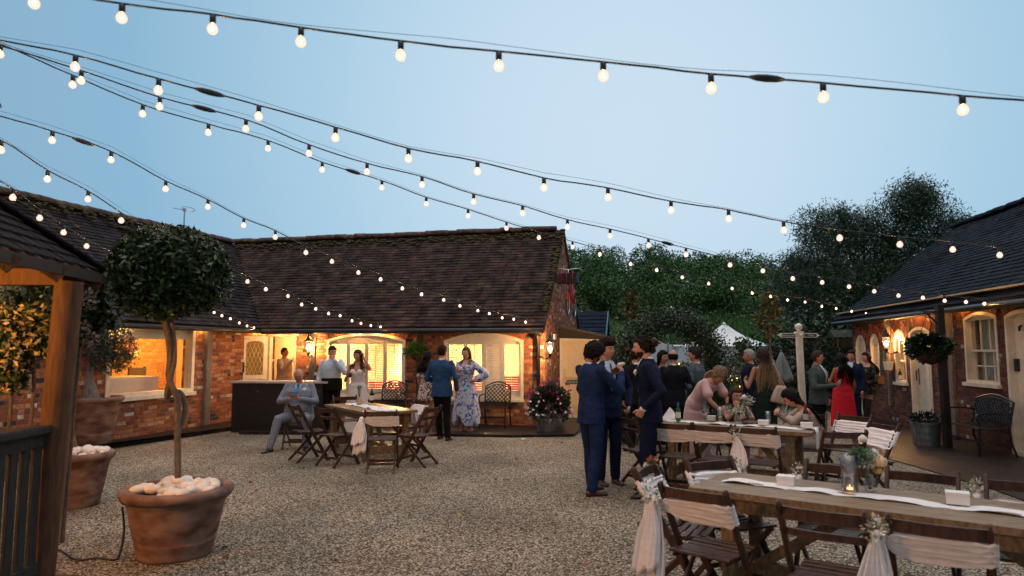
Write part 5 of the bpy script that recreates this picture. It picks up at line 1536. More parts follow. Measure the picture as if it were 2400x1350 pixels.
# ------------------------------------------------- fixtures on the barn
cc_ = FA.px(1237, 768, .1); t = empty('security_camera', FA.w(cc_[0], cc_[1], .1), 0, 'white dome security camera under the barn eave', 'camera')
b = MB(); ce = FA.w(cc_[0], cc_[1], .09); b.lathe([(.055, -.07), (.06, -.02), (.06, .03), (.045, .06)], 14, (0, 0, 0))
b.v = [tuple(ce + FA.mat().to_3x3() @ Matrix.Rotation(-PI / 2 - .5, 3, 'X') @ Vector(p)) for p in b.v]; kid(b, 'housing', m_white, t, smooth=True, auto=40)
b = MB(); b.ell(ce + FA.n * .06 + Vector((0, 0, -.035)), (.034, .034, .034), 10, 8); kid(b, 'lens', m_black, t, smooth=True)
q = FA.px(1222, 764); b = MB(); fbox(b, FA, q[0] - .065, q[1] - .06, q[0] + .065, q[1] + .055, .0, .05); o = b.build('alarm_box', m_white); tag(o, 'small white alarm box beside the security camera', 'alarm box')
q = FG.px(1298, 789); b = MB(); fbox(b, FG, q[0] - .10, q[1] - .07, q[0] + .10, q[1] + .06, .0, .05); t = b.build('light_sensor', m_white); tag(t, 'white box with a dark face on the barn gable above the lantern', 'sensor')
q = FA.px(1290, 920); t = empty('wall_bin', FG.w(.45, 0, 0), 0, 'small black bin fixed to the barn corner', 'bin')
b = MB(); fbox(b, FG, .30, .66, .52, .98, .01, .20); kid(b, 'body', m_black, t); b = MB(); fbox(b, FG, .28, .98, .54, 1.01, .005, .22); kid(b, 'lid', m_black, t)
# tv aerial on the wing roof
pa_ = PY(433, 490, 16.4); t = empty('tv_aerial', (pa_.x, pa_.y, HR), 0, 'loop tv aerial on a thin mast above the wing roof', 'aerial')
b = MB(); b.tube([(pa_.x, pa_.y, HR - .4), (pa_.x, pa_.y, pa_.z + .0)], .018, 6); kid(b, 'mast', m_steel, t)
b = MB()
for sx in (-.13, .09):
    c = Vector((pa_.x + sx, pa_.y, pa_.z + .0)); b.tube([c + Vector((.14 * math.cos(k * PI / 9), .14 * math.sin(k * PI / 9), .03 * math.cos(k * PI / 9 + sx * 20))) for k in range(18)], .007, 5, closed=True)
b.box((pa_.x, pa_.y, pa_.z - .02), (.07, .05, .07)); kid(b, 'loop', m_steel, t)
# ------------------------------------------------- red delivery bicycle on the gable
bk = empty('delivery_bicycle', FG.w(1.7, 2.5, .35), 0, 'old red delivery bicycle with a black front crate, hung on the barn gable', 'bicycle')
FB = FG
a0b, _ = FG.px(1336, 700, .42); dB = .42; zb = FG.px(1340, 742, dB)[1]
def bw(a, z, d=0): return FG.w(a, zb + z, dB + d)
def wheel(ac):
    b = MB(); c = (ac, .31); b.tube([bw(ac + .31 * math.cos(k * PI / 16), .31 + .31 * math.sin(k * PI / 16)) for k in range(32)], .022, 8, closed=True); wo_ = kid(b, 'wheel', m_black, bk, smooth=True)
    b = MB(); b.tube([bw(ac + .28 * math.cos(k * PI / 16), .31 + .28 * math.sin(k * PI / 16)) for k in range(32)], .012, 6, closed=True)
    for k in range(12): b.bar(bw(ac, .31), bw(ac + .28 * math.cos(k * PI / 6), .31 + .28 * math.sin(k * PI / 6)), .003, .003)
    kid(b, 'rim', m_steel, wo_, smooth=True)
af = a0b - .35; arr = af + 1.05
wheel(af); wheel(arr)
m_bred = M('red_enamel', (.38, .012, .015), .3, spec=.6)
b = MB()
for p, q in (((af + .10, .80), (arr - .42, .30)), ((af + .12, .92), (arr - .30, .84)), ((arr - .42, .28), (arr - .25, .92)), ((arr - .42, .28), (arr, .31)), ((arr, .31), (arr - .28, .82)), ((af, .31), (af + .14, .96))):
    b.tube([bw(*p), bw(*q)], .017, 8)
kid(b, 'frame', m_bred, bk, smooth=True)
for ac in (af, arr):
    b = MB(); b.tube([bw(ac + .35 * math.cos(t_), .31 + .35 * math.sin(t_)) for t_ in [k * PI / 10 + .2 for k in range(10)]], .03, 6, flat=.4); kid(b, 'mudguard', m_bred, bk, smooth=True)
b = MB(); b.tube(smooth_path([bw(af + .30, 1.05, -.30), bw(af + .18, 1.09, -.2), bw(af + .13, 1.06, 0), bw(af + .18, 1.09, .2), bw(af + .30, 1.05, .30)], 4), .012, 6); b.tube([bw(af + .13, .9), bw(af + .13, 1.06)], .014, 6); kid(b, 'handlebar', m_steel, bk, smooth=True)
b = MB(); b.ell(bw(arr - .25, .97), (.06, .14, .04), 10, 6, rot=FG.mat().to_3x3() @ Matrix.Rotation(PI / 2, 3, 'Z')); kid(b, 'saddle', m_black, bk, smooth=True)
b = MB(); R3 = FG.mat().to_3x3()
for s in (-1, 1): b.box(bw(af - .10, .83, s * .24), (.42, .015, .20), R3); 
for s in (-1, 1): b.box(bw(af - .10 + s * .21, .83, 0), (.015, .48, .20), R3)
b.box(bw(af - .10, .735, 0), (.42, .48, .015), R3); kid(b, 'crate', m_blackwood, bk)
b = MB()
for s in (-.16, .02, .16):
    b.tube([bw(af - .32, .70, s), bw(af - .32, .96, s), bw(af + .12, .96, s)], .009, 6); 
b.tube([bw(af - .32, .96, -.2), bw(af - .32, 1.0, -.2), bw(af - .32, 1.0, -.1), bw(af - .32, .7, -.1)], .010, 6); b.tube([bw(af, .31, .06), bw(af - .28, .72, .12)], .010, 6)
kid(b, 'crate_carrier', m_bred, bk, smooth=True)
b = MB(); b.bar(bw(af + .5, .85, -dB + .0), bw(af + .5, .85, 0), .03, .03); b.bar(bw(arr - .3, .85, -dB), bw(arr - .3, .85, 0), .03, .03); kid(b, 'bracket', m_black, bk)
# ------------------------------------------------- hanging baskets, tubs
def hang_basket(c, r, label, tints, nleaf, flow=None, seed=0, fl=(), leaf=m_leaf):
    c = Vector(c); t = empty('hanging_basket', c, 0, label, 'hanging basket')
    b = MB(); b.lathe([(.02, -r * .62), (r * .35, -r * .5), (r * .6, -r * .25), (r * .68, 0)], 16, c); kid(b, 'basket', M('coir_basket', (.05, .032, .02), .9, var=.5, scale=20, bump=1, bscale=40), t, smooth=True)
    b = MB()
    for k in range(3):
        an = k * 2.1 + .4; b.tube([c + Vector((r * .66 * math.cos(an), r * .66 * math.sin(an), 0)), c + Vector((0, 0, r * 2.0))], .005, 4)
    kid(b, 'chain', m_iron, t)
    kidm(leaf_mesh('foliage', ball_pts(nleaf, c + Vector((0, 0, r * .25)), (r, r, r * .68), .3, seed, .25), r * .28, tints, .5, seed), 'foliage', leaf, t)
    if fl: kidm(leaf_mesh('flower', ball_pts(fl[0], c + Vector((0, 0, r * .2)), (r * 1.05, r * 1.05, r * .8), .85, seed + 1, .25), .035, fl[1], .9, seed + 2), 'flower', m_flower, t)
    return t
q = FA.px(978, 828, .30); cb = FA.w(q[0], q[1], .30)
hang_basket(cb, .27, 'hanging basket of bright green trailing leaves between the arched windows', [(1.6, 1.9, .8), (2.2, 2.3, .7), (1.0, 1.3, .6)], 900, seed=130)
t = empty('basket_bracket', FA.w(q[0], 2.2, 0), 0, 'black scroll bracket holding the hanging basket on the barn', 'bracket')
b = MB(); b.tube([FA.w(q[0], 2.18, .03), FA.w(q[0], 2.15, .32), FA.w(q[0], 2.08, .30)], .010, 6); b.tube([FA.w(q[0], 1.75, .03), FA.w(q[0], 1.95, .12), FA.w(q[0], 2.15, .28)], .010, 6); kid(b, 'arm', m_iron, t)
# post and basket before the stable range
pp = PG(2222, 1052); pp.z = 0
t = empty('basket_post', pp, 0, 'black post holding a hanging basket in front of the sash window', 'post')
zt = PY(2215, 715, pp.y).z
b = MB(); b.bar(pp, (pp.x - .02, pp.y, zt), .105, .105, (0, 1, 0)); b.tube([(pp.x - .02, pp.y, zt - .12), (pp.x - .42, pp.y, zt - .10)], .012, 6); b.tube([(pp.x - .03, pp.y, zt - .35), (pp.x - .3, pp.y, zt - .1)], .012, 6); kid(b, 'shaft', m_black, t)
cb = PY(2180, 822, pp.y)
hang_basket(cb + Vector((0, 0, -.02)), .36, 'dark hanging basket on the black post by the stable range', GD, 1700, seed=135, fl=(60, [(.35, .3, .5), (.6, .6, .65), (.2, .15, .35)]), leaf=m_leafdark)
def tub(c, r, h, label, seed, nleaf, frad, fh, tints, nf, mat=m_zinc, fsize=.06):
    c = Vector(c); t = empty('flower_tub', c, 0, label, 'flower tub')
    b = MB(); pr = [(r * .86, 0)]
    for k in range(1, 10): pr.append((r * (.86 + .14 * k / 10) + (.006 if k % 3 == 0 else 0), h * k / 10))
    pr += [(r, h), (r + .012, h), (r + .012, h - .03), (r - .02, h - .04), (.01, h - .06)]
    b.lathe(pr, 28, c, cap=True); kid(b, 'tub', mat, t, smooth=True, auto=40)
    P = ball_pts(nleaf, c + Vector((0, 0, h + fh * .35)), (frad, frad, fh), .25, seed, .18); P = P[P[:, 2] > .05]
    kidm(leaf_mesh('foliage', P, .065, GD + G1, .5, seed), 'foliage', m_leafdark, t)
    for k, (n, tn) in enumerate(zip(nf, tints)):
        ce = c + Vector((0, 0, h + fh * .35)); Q = ball_pts(n * 6, ce, (frad * 1.03, frad * 1.03, fh * 1.05), .93, seed + 5 + k, .18)
        Q = Q[(Q[:, 1] < ce.y + .1)]; g_ = np.random.default_rng(seed + k)
        w_ = (Q[:, 2] - ce.z) / fh; keep = g_.random(len(Q)) < np.clip((w_ if k == 0 else -w_) * .7 + .45, .05, 1); Q = Q[keep][:n]
        Q = np.repeat(Q, 4, 0) + g_.normal(size=(len(Q) * 4, 3)) * .014
        kidm(leaf_mesh('flower', Q, fsize, tn, .9, seed + 9 + k), 'flower', m_flower, t)
ct_ = PG(1288, 1008, .055); ct_.z = .055
tub(ct_, .30, .36, 'galvanised tub overflowing with magenta and white flowers at the barn corner', 140, 4200, .46, .42, [[(.45, .02, .25), (.55, .04, .35), (.35, .01, .18)], [(.8, .75, .8), (.7, .62, .72), (.85, .85, .85)]], (46, 55), fsize=.048)
ct_ = PG(2172, 1042, .02); ct_.z = .02
tub(ct_, .24, .40, 'tall ribbed zinc tub of dark pansies beside the cream stable door', 150, 700, .26, .14, [[(.10, .07, .25), (.3, .28, .3)], [(.08, .05, .2)]], (22, 10), fsize=.04)
# ------------------------------------------------- things on the stable wall
q = FR.px(2070, 845); b = MB(); fbox(b, FR, q[0] - .11, q[1] - .22, q[0] + .09, q[1] + .22, .0, .025); t = b.build('menu_board', M('slate_board', (.05, .09, .11), .6, var=.3, scale=8)); tag(t, 'narrow dark slate menu board under the stable lantern', 'sign')
for k in range(4):
    b = MB()
q2 = FR.px(2080, 857, .16); b = MB(); b.lathe([(.085, -.10), (.11, .10), (.10, .10), (.08, -.09)], 16, FR.w(q2[0], q2[1], .14)); t = b.build('wall_bucket', m_white, smooth=True, auto=40); tag(t, 'small white bucket hung on the grey post by the stable lantern', 'bucket')
# wine bottle on the slim window sill
def bottle_mb(b, c, h=.30, r=.037, m=0):
    b.lathe([(r * .9, 0), (r, .01), (r, h * .58), (r * .9, h * .66), (r * .42, h * .78), (r * .38, h * .95), (r * .44, h * .955), (r * .44, h)], 14, c, m)
m_greenglass = M('green_glass', (.010, .11, .030), .08, spec=.7)
m_brownglass = M('brown_glass', (.045, .010, .006), .08, spec=.7)
m_darkglass = M('dark_glass', (.008, .010, .008), .08, spec=.7)
m_label = M('paper_label', (.72, .70, .66), .6)
m_foil = M('bottle_cap', (.35, .30, .2), .35, metal=.6)
def bottle(c, label, glass, h=.25, r=.031, lab=m_label, neck=None):
    c = Vector(c); t = empty('bottle', c, 0, label, 'bottle')
    b = MB(); bottle_mb(b, c, h, r); kid(b, 'glass', glass, t, smooth=True, auto=50)
    b = MB(); b.lathe([(r + .001, h * .2), (r + .001, h * .5)], 14, c, cap=False); kid(b, 'label', lab, t, smooth=True)
    b = MB(); b.lathe([(r * .42 + .001, h * .84), (r * .42 + .001, h * .97), (r * .46 + .001, h), (.001, h + .002)], 12, c, cap=False); kid(b, 'cap', neck or m_foil, t)
    return t
bottle(FR.w(opens[2][0] + .12, opens[2][1] + .015, -.04), 'dark wine bottle standing in the open slim window of the stable', m_darkglass, .30, .038)
# ================================================================ FURNITURE
def hd(hx, hy): return math.atan2(-hx, hy)
# ---- folding chair prototype (faces +Y)
def make_chair():
    t = empty('folding_chair', (0, 0, 0))
    for s in (-1, 1):
        b = MB(); x = s * .212
        b.bar((x, .225, 0), (x, -.03, .44), .026, .050, (0, 1, 0), bev=.006); b.bar((x, -.03, .44), (x, -.275, .865), .026, .050, (0, 1, 0), bev=.006)
        b.ell((x, -.272, .862), (.013, .026, .02), 8, 6); b.build('post', m_chairwood, t)
        b = MB(); x = s * .182; b.bar((x, -.255, 0), (x, .165, .425), .022, .040, (0, 1, 0), bev=.005); b.build('leg', m_chairwood, t)
    b = MB()
    for i in range(7):
        y = -.185 + i * .062; b.bar((-.195, y, .445 + .006 * math.cos(i)), (.195, y, .445 + .006 * math.cos(i)), .046, .016, (0, 0, 1), bev=.004)
    for s in (-1, 1): b.bar((s * .165, -.20, .428), (s * .165, .20, .428), .022, .022)
    b.build('seat', m_chairwood, t)
    for z, h in ((.815, .062), (.70, .040)):
        b = MB(); y0 = -.03 - (z - .44) * .576; pts = [Vector((-.20 + .4 * k / 6, y0 - .022 * math.sin(PI * k / 6), z)) for k in range(7)]
        for k in range(6): b.bar(pts[k], pts[k + 1], .018, h, (0, 0, 1))
        b.build('back_rail', m_chairwood, t)
    b = MB(); b.bar((-.18, -.135, .12), (.18, -.135, .12), .018, .035); b.build('stretcher', m_chairwood, t)
    b = MB(); b.bar((-.21, .155, .12), (.21, .155, .12), .018, .035); b.build('stretcher', m_chairwood, t)
    return t
chair_proto = make_chair(); _cu = [False]
def chair(x, y, h, label, z=0.0, rz=None):
    o = chair_proto if not _cu[0] else copy_tree(chair_proto); _cu[0] = True
    o.location = (x, y, z); o.rotation_euler = (0, 0, hd(*h)); o.location.z = z
    tag(o, label, 'chair', 'wooden folding chairs round the tables'); return o
m_gyp = M('gypsophila', (.72, .70, .64), .8, attr=True)
def sash(ch, label, tail=0, gyp=True, seed=0, long=.52, low=.655, hi=.79, rough=0):
    """tulle band round the chair back, with a knot, a tail and a sprig when tied at the side"""
    rr = random.Random(seed)
    t = empty('chair_sash', ch.location + Vector((0, 0, .7)), 0, label, 'chair sash', 'white chair sashes')
    Mx = Matrix.LocRotScale(ch.location, ch.rotation_euler, None)
    b = MB(); n = 60; rings = []
    for j in range(15):
        f = j / 14; ring_ = []
        for k in range(n):
            an = 2 * PI * k / n; c, s = math.cos(an), math.sin(an)
            pin = 1 - (.62 * max(0, c * tail) ** 1.5 if tail else .12 * math.cos(2 * an)); mid_ = low + (hi - low) * .58; z = mid_ + (low + (hi - low) * f - mid_) * pin + .012 * math.sin(3 * an + seed) * (1 - f) - .010 * abs(s) + .006 * math.sin(9 * an + j)
            yc = -.03 - (z - .44) * .576
            x = .243 * math.copysign(abs(c) ** .35, c); y = yc - .004 + (.038 + .0065 * math.sin(j * 2.1 + .8 * math.sin(k * .21 + seed)) + .004 * math.sin(k * .9 + j)) * math.copysign(abs(s) ** .5, s)
            ring_.append(Mx @ Vector((x, y, z)))
        rings.append(ring_)
    b.loft(rings, cap=False); kid(b, 'band', m_tulle, t, smooth=True)
    if tail:
        sx = tail; z1 = (low + hi) / 2; yc = -.03 - (z1 - .44) * .576 - .03
        for q, (L_, off) in enumerate(((long, 0), (long * .72, .035))):
            b = MB(); rings = []; nn = 48
            for j in range(12):
                f = j / 11; w_ = .016 + .056 * min(1, f * 2.0) ** .8 + .024 * f; ring_ = []
                for k in range(nn):
                    an = 2 * PI * k / nn
                    x = sx * (.255 + off * .6 + .03 * f) + w_ * math.cos(an); y = yc - off - .02 - .05 * f + (.010 + .006 * f) * math.sin(an) + .017 * min(1, f * 3) * math.sin(16 * math.cos(an) + q * 2 + seed + 1.2 * f)
                    ring_.append(Mx @ Vector((x, y, z1 + .02 - L_ * f + (.02 * math.sin(7 * math.cos(an) + q) + .03 * math.cos(an)) * f)))
                rings.append(ring_)
            b.loft(rings[::-1]); kid(b, 'tail', m_tulle, t, smooth=True)
        b = MB(); b.ell(Mx @ Vector((sx * .262, yc - .03, z1 + .02)), (.035, .03, .04), 10, 8); kid(b, 'knot', m_tulle, t, smooth=True)
        if gyp:
            c = Mx @ Vector((sx * .27, yc - .06, z1 + .07))
            P = ball_pts(150, c, (.075, .06, .08), .3, seed, .2)
            kidm(leaf_mesh('gypsophila_sprig', P, .020, [(1, 1, 1), (1, .95, .85), (.25, .35, .2)], .9, seed), 'gypsophila_sprig', m_gyp, t)
            if seed == 1: kidm(leaf_mesh('dried_flower', ball_pts(40, c + Vector((0, 0, .07)), (.04, .04, .03), .5, 9), .03, [(.35, .12, .04), (.45, .2, .06)], .8, 9), 'dried_flower', m_flower, t)
    return t
# ---- trestle tables
def table(O, e, L_, w_, wd, label, h=.76):
    O = Vector((O[0], O[1], 0)); e = Vector((e[0], e[1], 0)).normalized(); n = Vector((wd[0], wd[1], 0)); n = (n - e * n.dot(e)).normalized()
    t = empty('trestle_table', O + e * (L_ / 2) + n * (w_ / 2), 0, label, 'table', 'long wooden tables in the courtyard')
    b = MB(); k = 6; pw = w_ / k
    for i in range(k):
        c = O + e * (L_ / 2) + n * (pw * (i + .5)); c.z = h - .021
        m_ = Matrix((e, n, Vector((0, 0, 1)))).transposed()
        b.box(c, (L_, pw - .004, .042), m_)
    kid(b, 'top', m_tablewood, t)
    b = MB()
    for s in (.10, w_ - .10): b.bar(O + e * .25 + n * s + Vector((0, 0, h - .095)), O + e * (L_ - .25) + n * s + Vector((0, 0, h - .095)), .03, .10)
    for s in (.25, L_ - .25): b.bar(O + e * s + n * .10 + Vector((0, 0, h - .095)), O + e * s + n * (w_ - .10) + Vector((0, 0, h - .095)), .03, .10)
    kid(b, 'apron', m_tablewood, t)
    for s in (.24, L_ - .24):
        for q in (.10, w_ - .10):
            b = MB(); b.bar(O + e * s + n * q, O + e * s + n * q + Vector((0, 0, h - .042)), .085, .085, e, bev=.006); kid(b, 'leg', m_tablewood, t)
        b = MB(); b.bar(O + e * s + n * .10 + Vector((0, 0, .16)), O + e * s + n * (w_ - .10) + Vector((0, 0, .16)), .05, .12); kid(b, 'cross_rail', m_tablewood, t)
    b = MB(); b.bar(O + e * .24 + n * (w_ / 2) + Vector((0, 0, .20)), O + e * (L_ - .24) + n * (w_ / 2) + Vector((0, 0, .20)), .06, .09)
    b.bar(O + e * .35 + n * (w_ / 2) + Vector((0, 0, .22)), O + e * (L_ * .40) + n * (w_ / 2) + Vector((0, 0, h - .06)), .05, .07); b.bar(O + e * (L_ - .35) + n * (w_ / 2) + Vector((0, 0, .22)), O + e * (L_ * .60) + n * (w_ / 2) + Vector((0, 0, h - .06)), .05, .07)
    kid(b, 'brace', m_tablewood, t)
    t.location.z = 0
    return lambda a, q, z=0: O + e * a + n * q + Vector((0, 0, h + z)), e, n
T1, e1, n1 = table((-2.17, 10.3), (-.56, .83), 1.9, .85, (.83, .56), 'wooden trestle table in front of the bar')
T2, e2, n2 = table((1.77, 8.84), (.85, -.53), 1.9, .75, (.53, .85), 'wooden trestle table with drinks where the women sit')
T3, e3, n3 = table((1.21, 4.79), (.80, -.60), 2.6, .76, (.6, .8), 'nearest wooden table at the lower right with the flower jar')
def runner(T, e, a0, a1, q0, q1, label, drop=0.0, seed=0):
    b = MB(); n = 60; rr = random.Random(seed); rows = []
    for i in range(n + 1):
        f = i / n; a = a0 + (a1 - a0) * f; z = .004 + .003 * math.sin(i * .9); sc = .014 * abs(math.sin(i * PI / 6))
        if drop and f > 1 - drop / (a1 - a0 + 1e-6): pass
        row = []
        for k in range(7):
            q = q0 + sc + (q1 - q0 - 2 * sc) * k / 6
            row.append(T(a, q, z + .004 * math.sin(i * .35 + k) + (.010 * max(0, math.sin(i * PI / 6 + seed)) if k in (0, 6) else 0)))
        rows.append(row)
    if drop:
        for j in range(1, 9):
            f = j / 8; row = []
            for k in range(7):
                q = q0 + (q1 - q0) * k / 6; p = T(a1 + .012 + .01 * math.sin(k * 1.8) * f, q, .004 - drop * f); row.append(p)
            rows.append(row)
    vs = [p for r_ in rows for p in r_]; fs = [(i * 7 + k, i * 7 + k + 1, i * 7 + k + 8, i * 7 + k + 7) for i in range(len(rows) - 1) for k in range(6)]
    b.add(vs, fs); o = b.build('table_runner', m_cloth, smooth=True); tag(o, label, 'table runner', 'white table runners'); return o
runner(T3, e3, .12, 2.6, .30, .47, 'white lace edged runner along the nearest table')
runner(T2, e2, .05, 1.90, .26, .50, 'white runner along the table with drinks, hanging over its right end', .22, 2)
runner(T1, e1, .0, 1.85, .30, .56, 'white runner along the table in front of the bar', 0, 3)
# ---- chairs, foreground table
P_ = lambda T, a, q: T(a, q)
def at3(T, a, q): p = T(a, q); return p.x, p.y
ch1 = chair(*at3(T3, -.10, .10), (.86, -.46), 'folding chair at the left end of the nearest table, long sash tail and dried flowers')
sash(ch1, 'sash with a long tail and dried flowers, leftmost chair of the nearest table', -1, True, 1, .50)
ch2 = chair(*at3(T3, .26, -.25), (.66, .75), 'folding chair on the camera side of the nearest table, its sash tied at the left')
sash(ch2, 'peach lit sash with wide tail on the camera side of the nearest table', -1, True, 2, .58)
ch3 = chair(*at3(T3, .98, -.34), (.58, .81), 'bare folding chair between two sashed ones on the camera side of the nearest table')
ch4 = chair(*at3(T3, 1.50, -.30), (.56, .83), 'sashed folding chair at the lower right corner of the picture')
sash(ch4, 'broad sash with hanging tail at the lower right corner of the picture', -1, True, 4, .62)
ch5 = chair(1.62, 5.10, (.40, -.90), 'sashed folding chair at the far left corner of the nearest table, facing the camera')
sash(ch5, 'wide smooth sash at the far left corner of the nearest table', -1, True, 5, .30)
ch6 = chair(*at3(T3, .74, .74), (-.6, -.8), 'sashed folding chair behind the glass cylinder vase')
sash(ch6, 'low rumpled sash on the chair behind the glass cylinder vase', 1, True, 6, .3, low=.66, hi=.73)
ch7 = chair(*at3(T3, 1.28, .76), (-.6, -.8), 'bare folding chair on the far side of the nearest table, beyond the flower jar')
ch8 = chair(*at3(T3, 1.86, .76), (-.6, -.8), 'sashed folding chair at the right edge on the far side of the nearest table')
sash(ch8, 'thin sash at the right edge beyond the nearest table', 1, True, 8, .3, low=.66, hi=.74)
# ---- middle table
d1 = chair(*at3(T2, .52, -.42), (.50, .86), 'sashed folding chair nearest the groomsmen at the table with drinks')
sash(d1, 'plain sash on the chair nearest the groomsmen', 0, False, 11)
d2 = chair(*at3(T2, .97, -.40), (.53, .85), 'middle sashed folding chair on the near side of the table with drinks')
sash(d2, 'sash on the middle near chair of the table with drinks', 1, True, 12, .46)
d3 = chair(*at3(T2, 1.43, -.40), (.50, .86), 'right hand sashed folding chair on the near side of the table with drinks')
sash(d3, 'sash with square right end in front of the brown bottle table', 0, False, 13)
d4 = chair(3.47, 7.42, (.12, 1), 'bare two railed folding chair beyond the right end of the table with drinks')
d5 = chair(1.66, 8.72, (.92, .35), 'folding chair turned side on behind the dark haired groomsman with the bun')
d6 = chair(4.0, 7.85, (-.95, -.25), 'folding chair seen side on at the right, with a bunched sash')
sash(d6, 'bunched sash on the side on chair near the cobbled path', 0, False, 16, low=.62, hi=.80)
d7 = chair(4.20, 8.75, (-.75, -.55), 'sashed folding chair just right of the woman with her head bowed')
sash(d7, 'sash on the chair just right of the bowed woman', 0, False, 17)
d8 = chair(3.10, 9.72, (-.45, -.9), 'folding chair under the woman resting her chin on her hand')
d9 = chair(3.83, 9.00, (-.5, -.85), 'folding chair under the woman with her head bowed')
# ---- bar table
f1 = chair(-3.13, 10.72, (.80, .60), 'bare folding chair in front of the seated man with the phone')
f2 = chair(-2.58, 10.28, (.55, .84), 'bare folding chair second from the left at the bar side table')
f3 = chair(-1.83, 9.78, (-.10, 1), 'sashed folding chair at the near end of the bar side table')
sash(f3, 'sash with tail on the near end chair of the bar side table', -1, False, 21, .45)
f4 = chair(-1.40, 10.25, (-.85, .35), 'bare folding chair at the right of the bar side table, turned left')
f5 = chair(-2.92, 12.30, (.45, -.9), 'folding chair at the far end of the bar side table, facing the camera')
f6 = chair(-1.72, 11.45, (-.80, -.60), 'folding chair on the far right side of the bar side table')
sash(f6, 'sash with hanging tail on the far right chair of the bar side table', 1, False, 23, .40)
f7 = chair(-3.72, 12.05, (.10, -1), 'folding chair the man in the checked suit sits on')
# ---- table ware
m_candle = M('white_ceramic', (.78, .77, .76), .4)
def favor_box(T, a, q, label, s=(.10, .10, .055), rz=.2):
    b = MB(); p = T(a, q, s[2] / 2 + .010); b.box(p, s, Euler((0, 0, rz)).to_matrix()); b.box(p + Vector((0, 0, s[2] / 2)), (s[0] + .004, s[1] + .004, .012), Euler((0, 0, rz)).to_matrix())
    o = b.build('favour_box', m_candle); tag(o, label, 'box', 'small white boxes on the tables'); return o
def TP(u, v, z=.77): return PG(u, v, z)
def fbox_at(u, v, label, s, rz):
    p = TP(u, v); b = MB(); b.box(p + Vector((0, 0, s[2] / 2)), s, Euler((0, 0, rz)).to_matrix()); b.box(p + Vector((0, 0, s[2] + .003)), (s[0] + .006, s[1] + .006, .014), Euler((0, 0, rz)).to_matrix())
    o = b.build('favour_box', m_candle); tag(o, label, 'box', 'small white boxes on the tables')
fbox_at(1843, 1135, 'white favour box at the left of the nearest table', (.11, .09, .05), -.55)
fbox_at(2245, 1180, 'white favour box at the right of the nearest table', (.12, .09, .06), -.55)
fbox_at(1790, 996, 'white favour box left of the tall tumbler', (.12, .09, .05), -.5)
fbox_at(1891, 1002, 'white favour box in front of the brown bottle', (.13, .09, .05), -.5)
fbox_at(1668, 985, 'white ceramic sugar dish beside the striped straw', (.10, .08, .05), -.5)
# glassware
m_gin = glassy('gin_and_ice', (.80, .74, .77), .2, rough=.25); m_pink = M('berries', (.55, .03, .06), .4); m_beer = glassy('amber_drink', (.85, .45, .14))
m_straw = M('striped_straw', (.75, .2, .2), .6)
m_tumbler = glassy('tumbler_glass', (.86, .89, .90), .14)
def lathe_glass(name, c, prof, mat, label, cat, liquid=None, lm=None, extra=None):
    t = empty(name, c, 0, label, cat)
    b = MB(); b.lathe(prof, 20, c, cap=False); kid(b, 'bowl', mat, t, smooth=True)
    if liquid: b = MB(); b.lathe(liquid, 18, c); kid(b, 'drink', lm, t, smooth=True, auto=40)
    if extra: extra(t, Vector(c))
    return t
def gin(u, v, label, straw=True):
    c = TP(u, v)
    def ex(t, c):
        b = MB(); rr = random.Random(u)
        for k in range(7): b.ell(c + Vector((rr.uniform(-.03, .03), rr.uniform(-.03, .03), .135 + rr.uniform(-.01, .03))), (.009, .009, .009), 6, 5)
        kid(b, 'berries', m_pink, t, smooth=True)
        if straw:
            for k in range(12):
                b = MB() if k == 0 else b
                p0 = c + Vector((.0 + .0045 * k, 0, .12 + .013 * k)); p1 = p0 + Vector((.0045, 0, .013)); b.tube([p0, p1], .0045, 6, col=(.75, .03, .05) if k % 2 else (.85, .83, .8))
            kid(b, 'straw', M('paper_straw', (1, 1, 1), .7, attr=True), t)
    return lathe_glass('gin_glass', c, [(.038, 0), (.036, .004), (.006, .012), (.005, .09), (.012, .098), (.045, .125), (.058, .16), (.056, .195), (.048, .225)], m_tumbler, label, 'glass',
                       [(.008, .102), (.044, .128), (.056, .16), (.055, .175)], m_gin, ex)
gin(1652, 992, 'stemmed gin glass the leaning woman in pink is holding', False)
gin(1707, 990, 'stemmed gin glass with red berries in front of the seated brunette', False)
gin(1838, 997, 'stemmed gin glass with a striped straw before the bowed woman', True)
def tumbler(u, v, label, h=.14, r=.034, lq=None, lm=None):
    lathe_glass('tumbler', TP(u, v), [(.001, .004), (r * .85, .004), (r * .85, 0), (r, h), (r - .003, h), (r * .8, .01)], m_tumbler, label, 'glass', [(r * .8, .012), (r * .88, lq)] if lq else None, lm)
tumbler(1800, 990, 'empty tall tumbler on the table with drinks')
tumbler(1688, 987, 'tall half empty beer glass on the table with drinks', .18, .034, .045, m_beer)
bottle(TP(1590, 988), 'green beer bottle on the table with drinks', m_greenglass, .245, .031, neck=M('blue_foil', (.08, .12, .4), .4))
bottle(TP(1889, 993), 'brown beer bottle in front of the bowed woman', m_brownglass, .245, .031, M('red_label', (.6, .5, .48), .6), M('red_foil', (.35, .02, .02), .4))
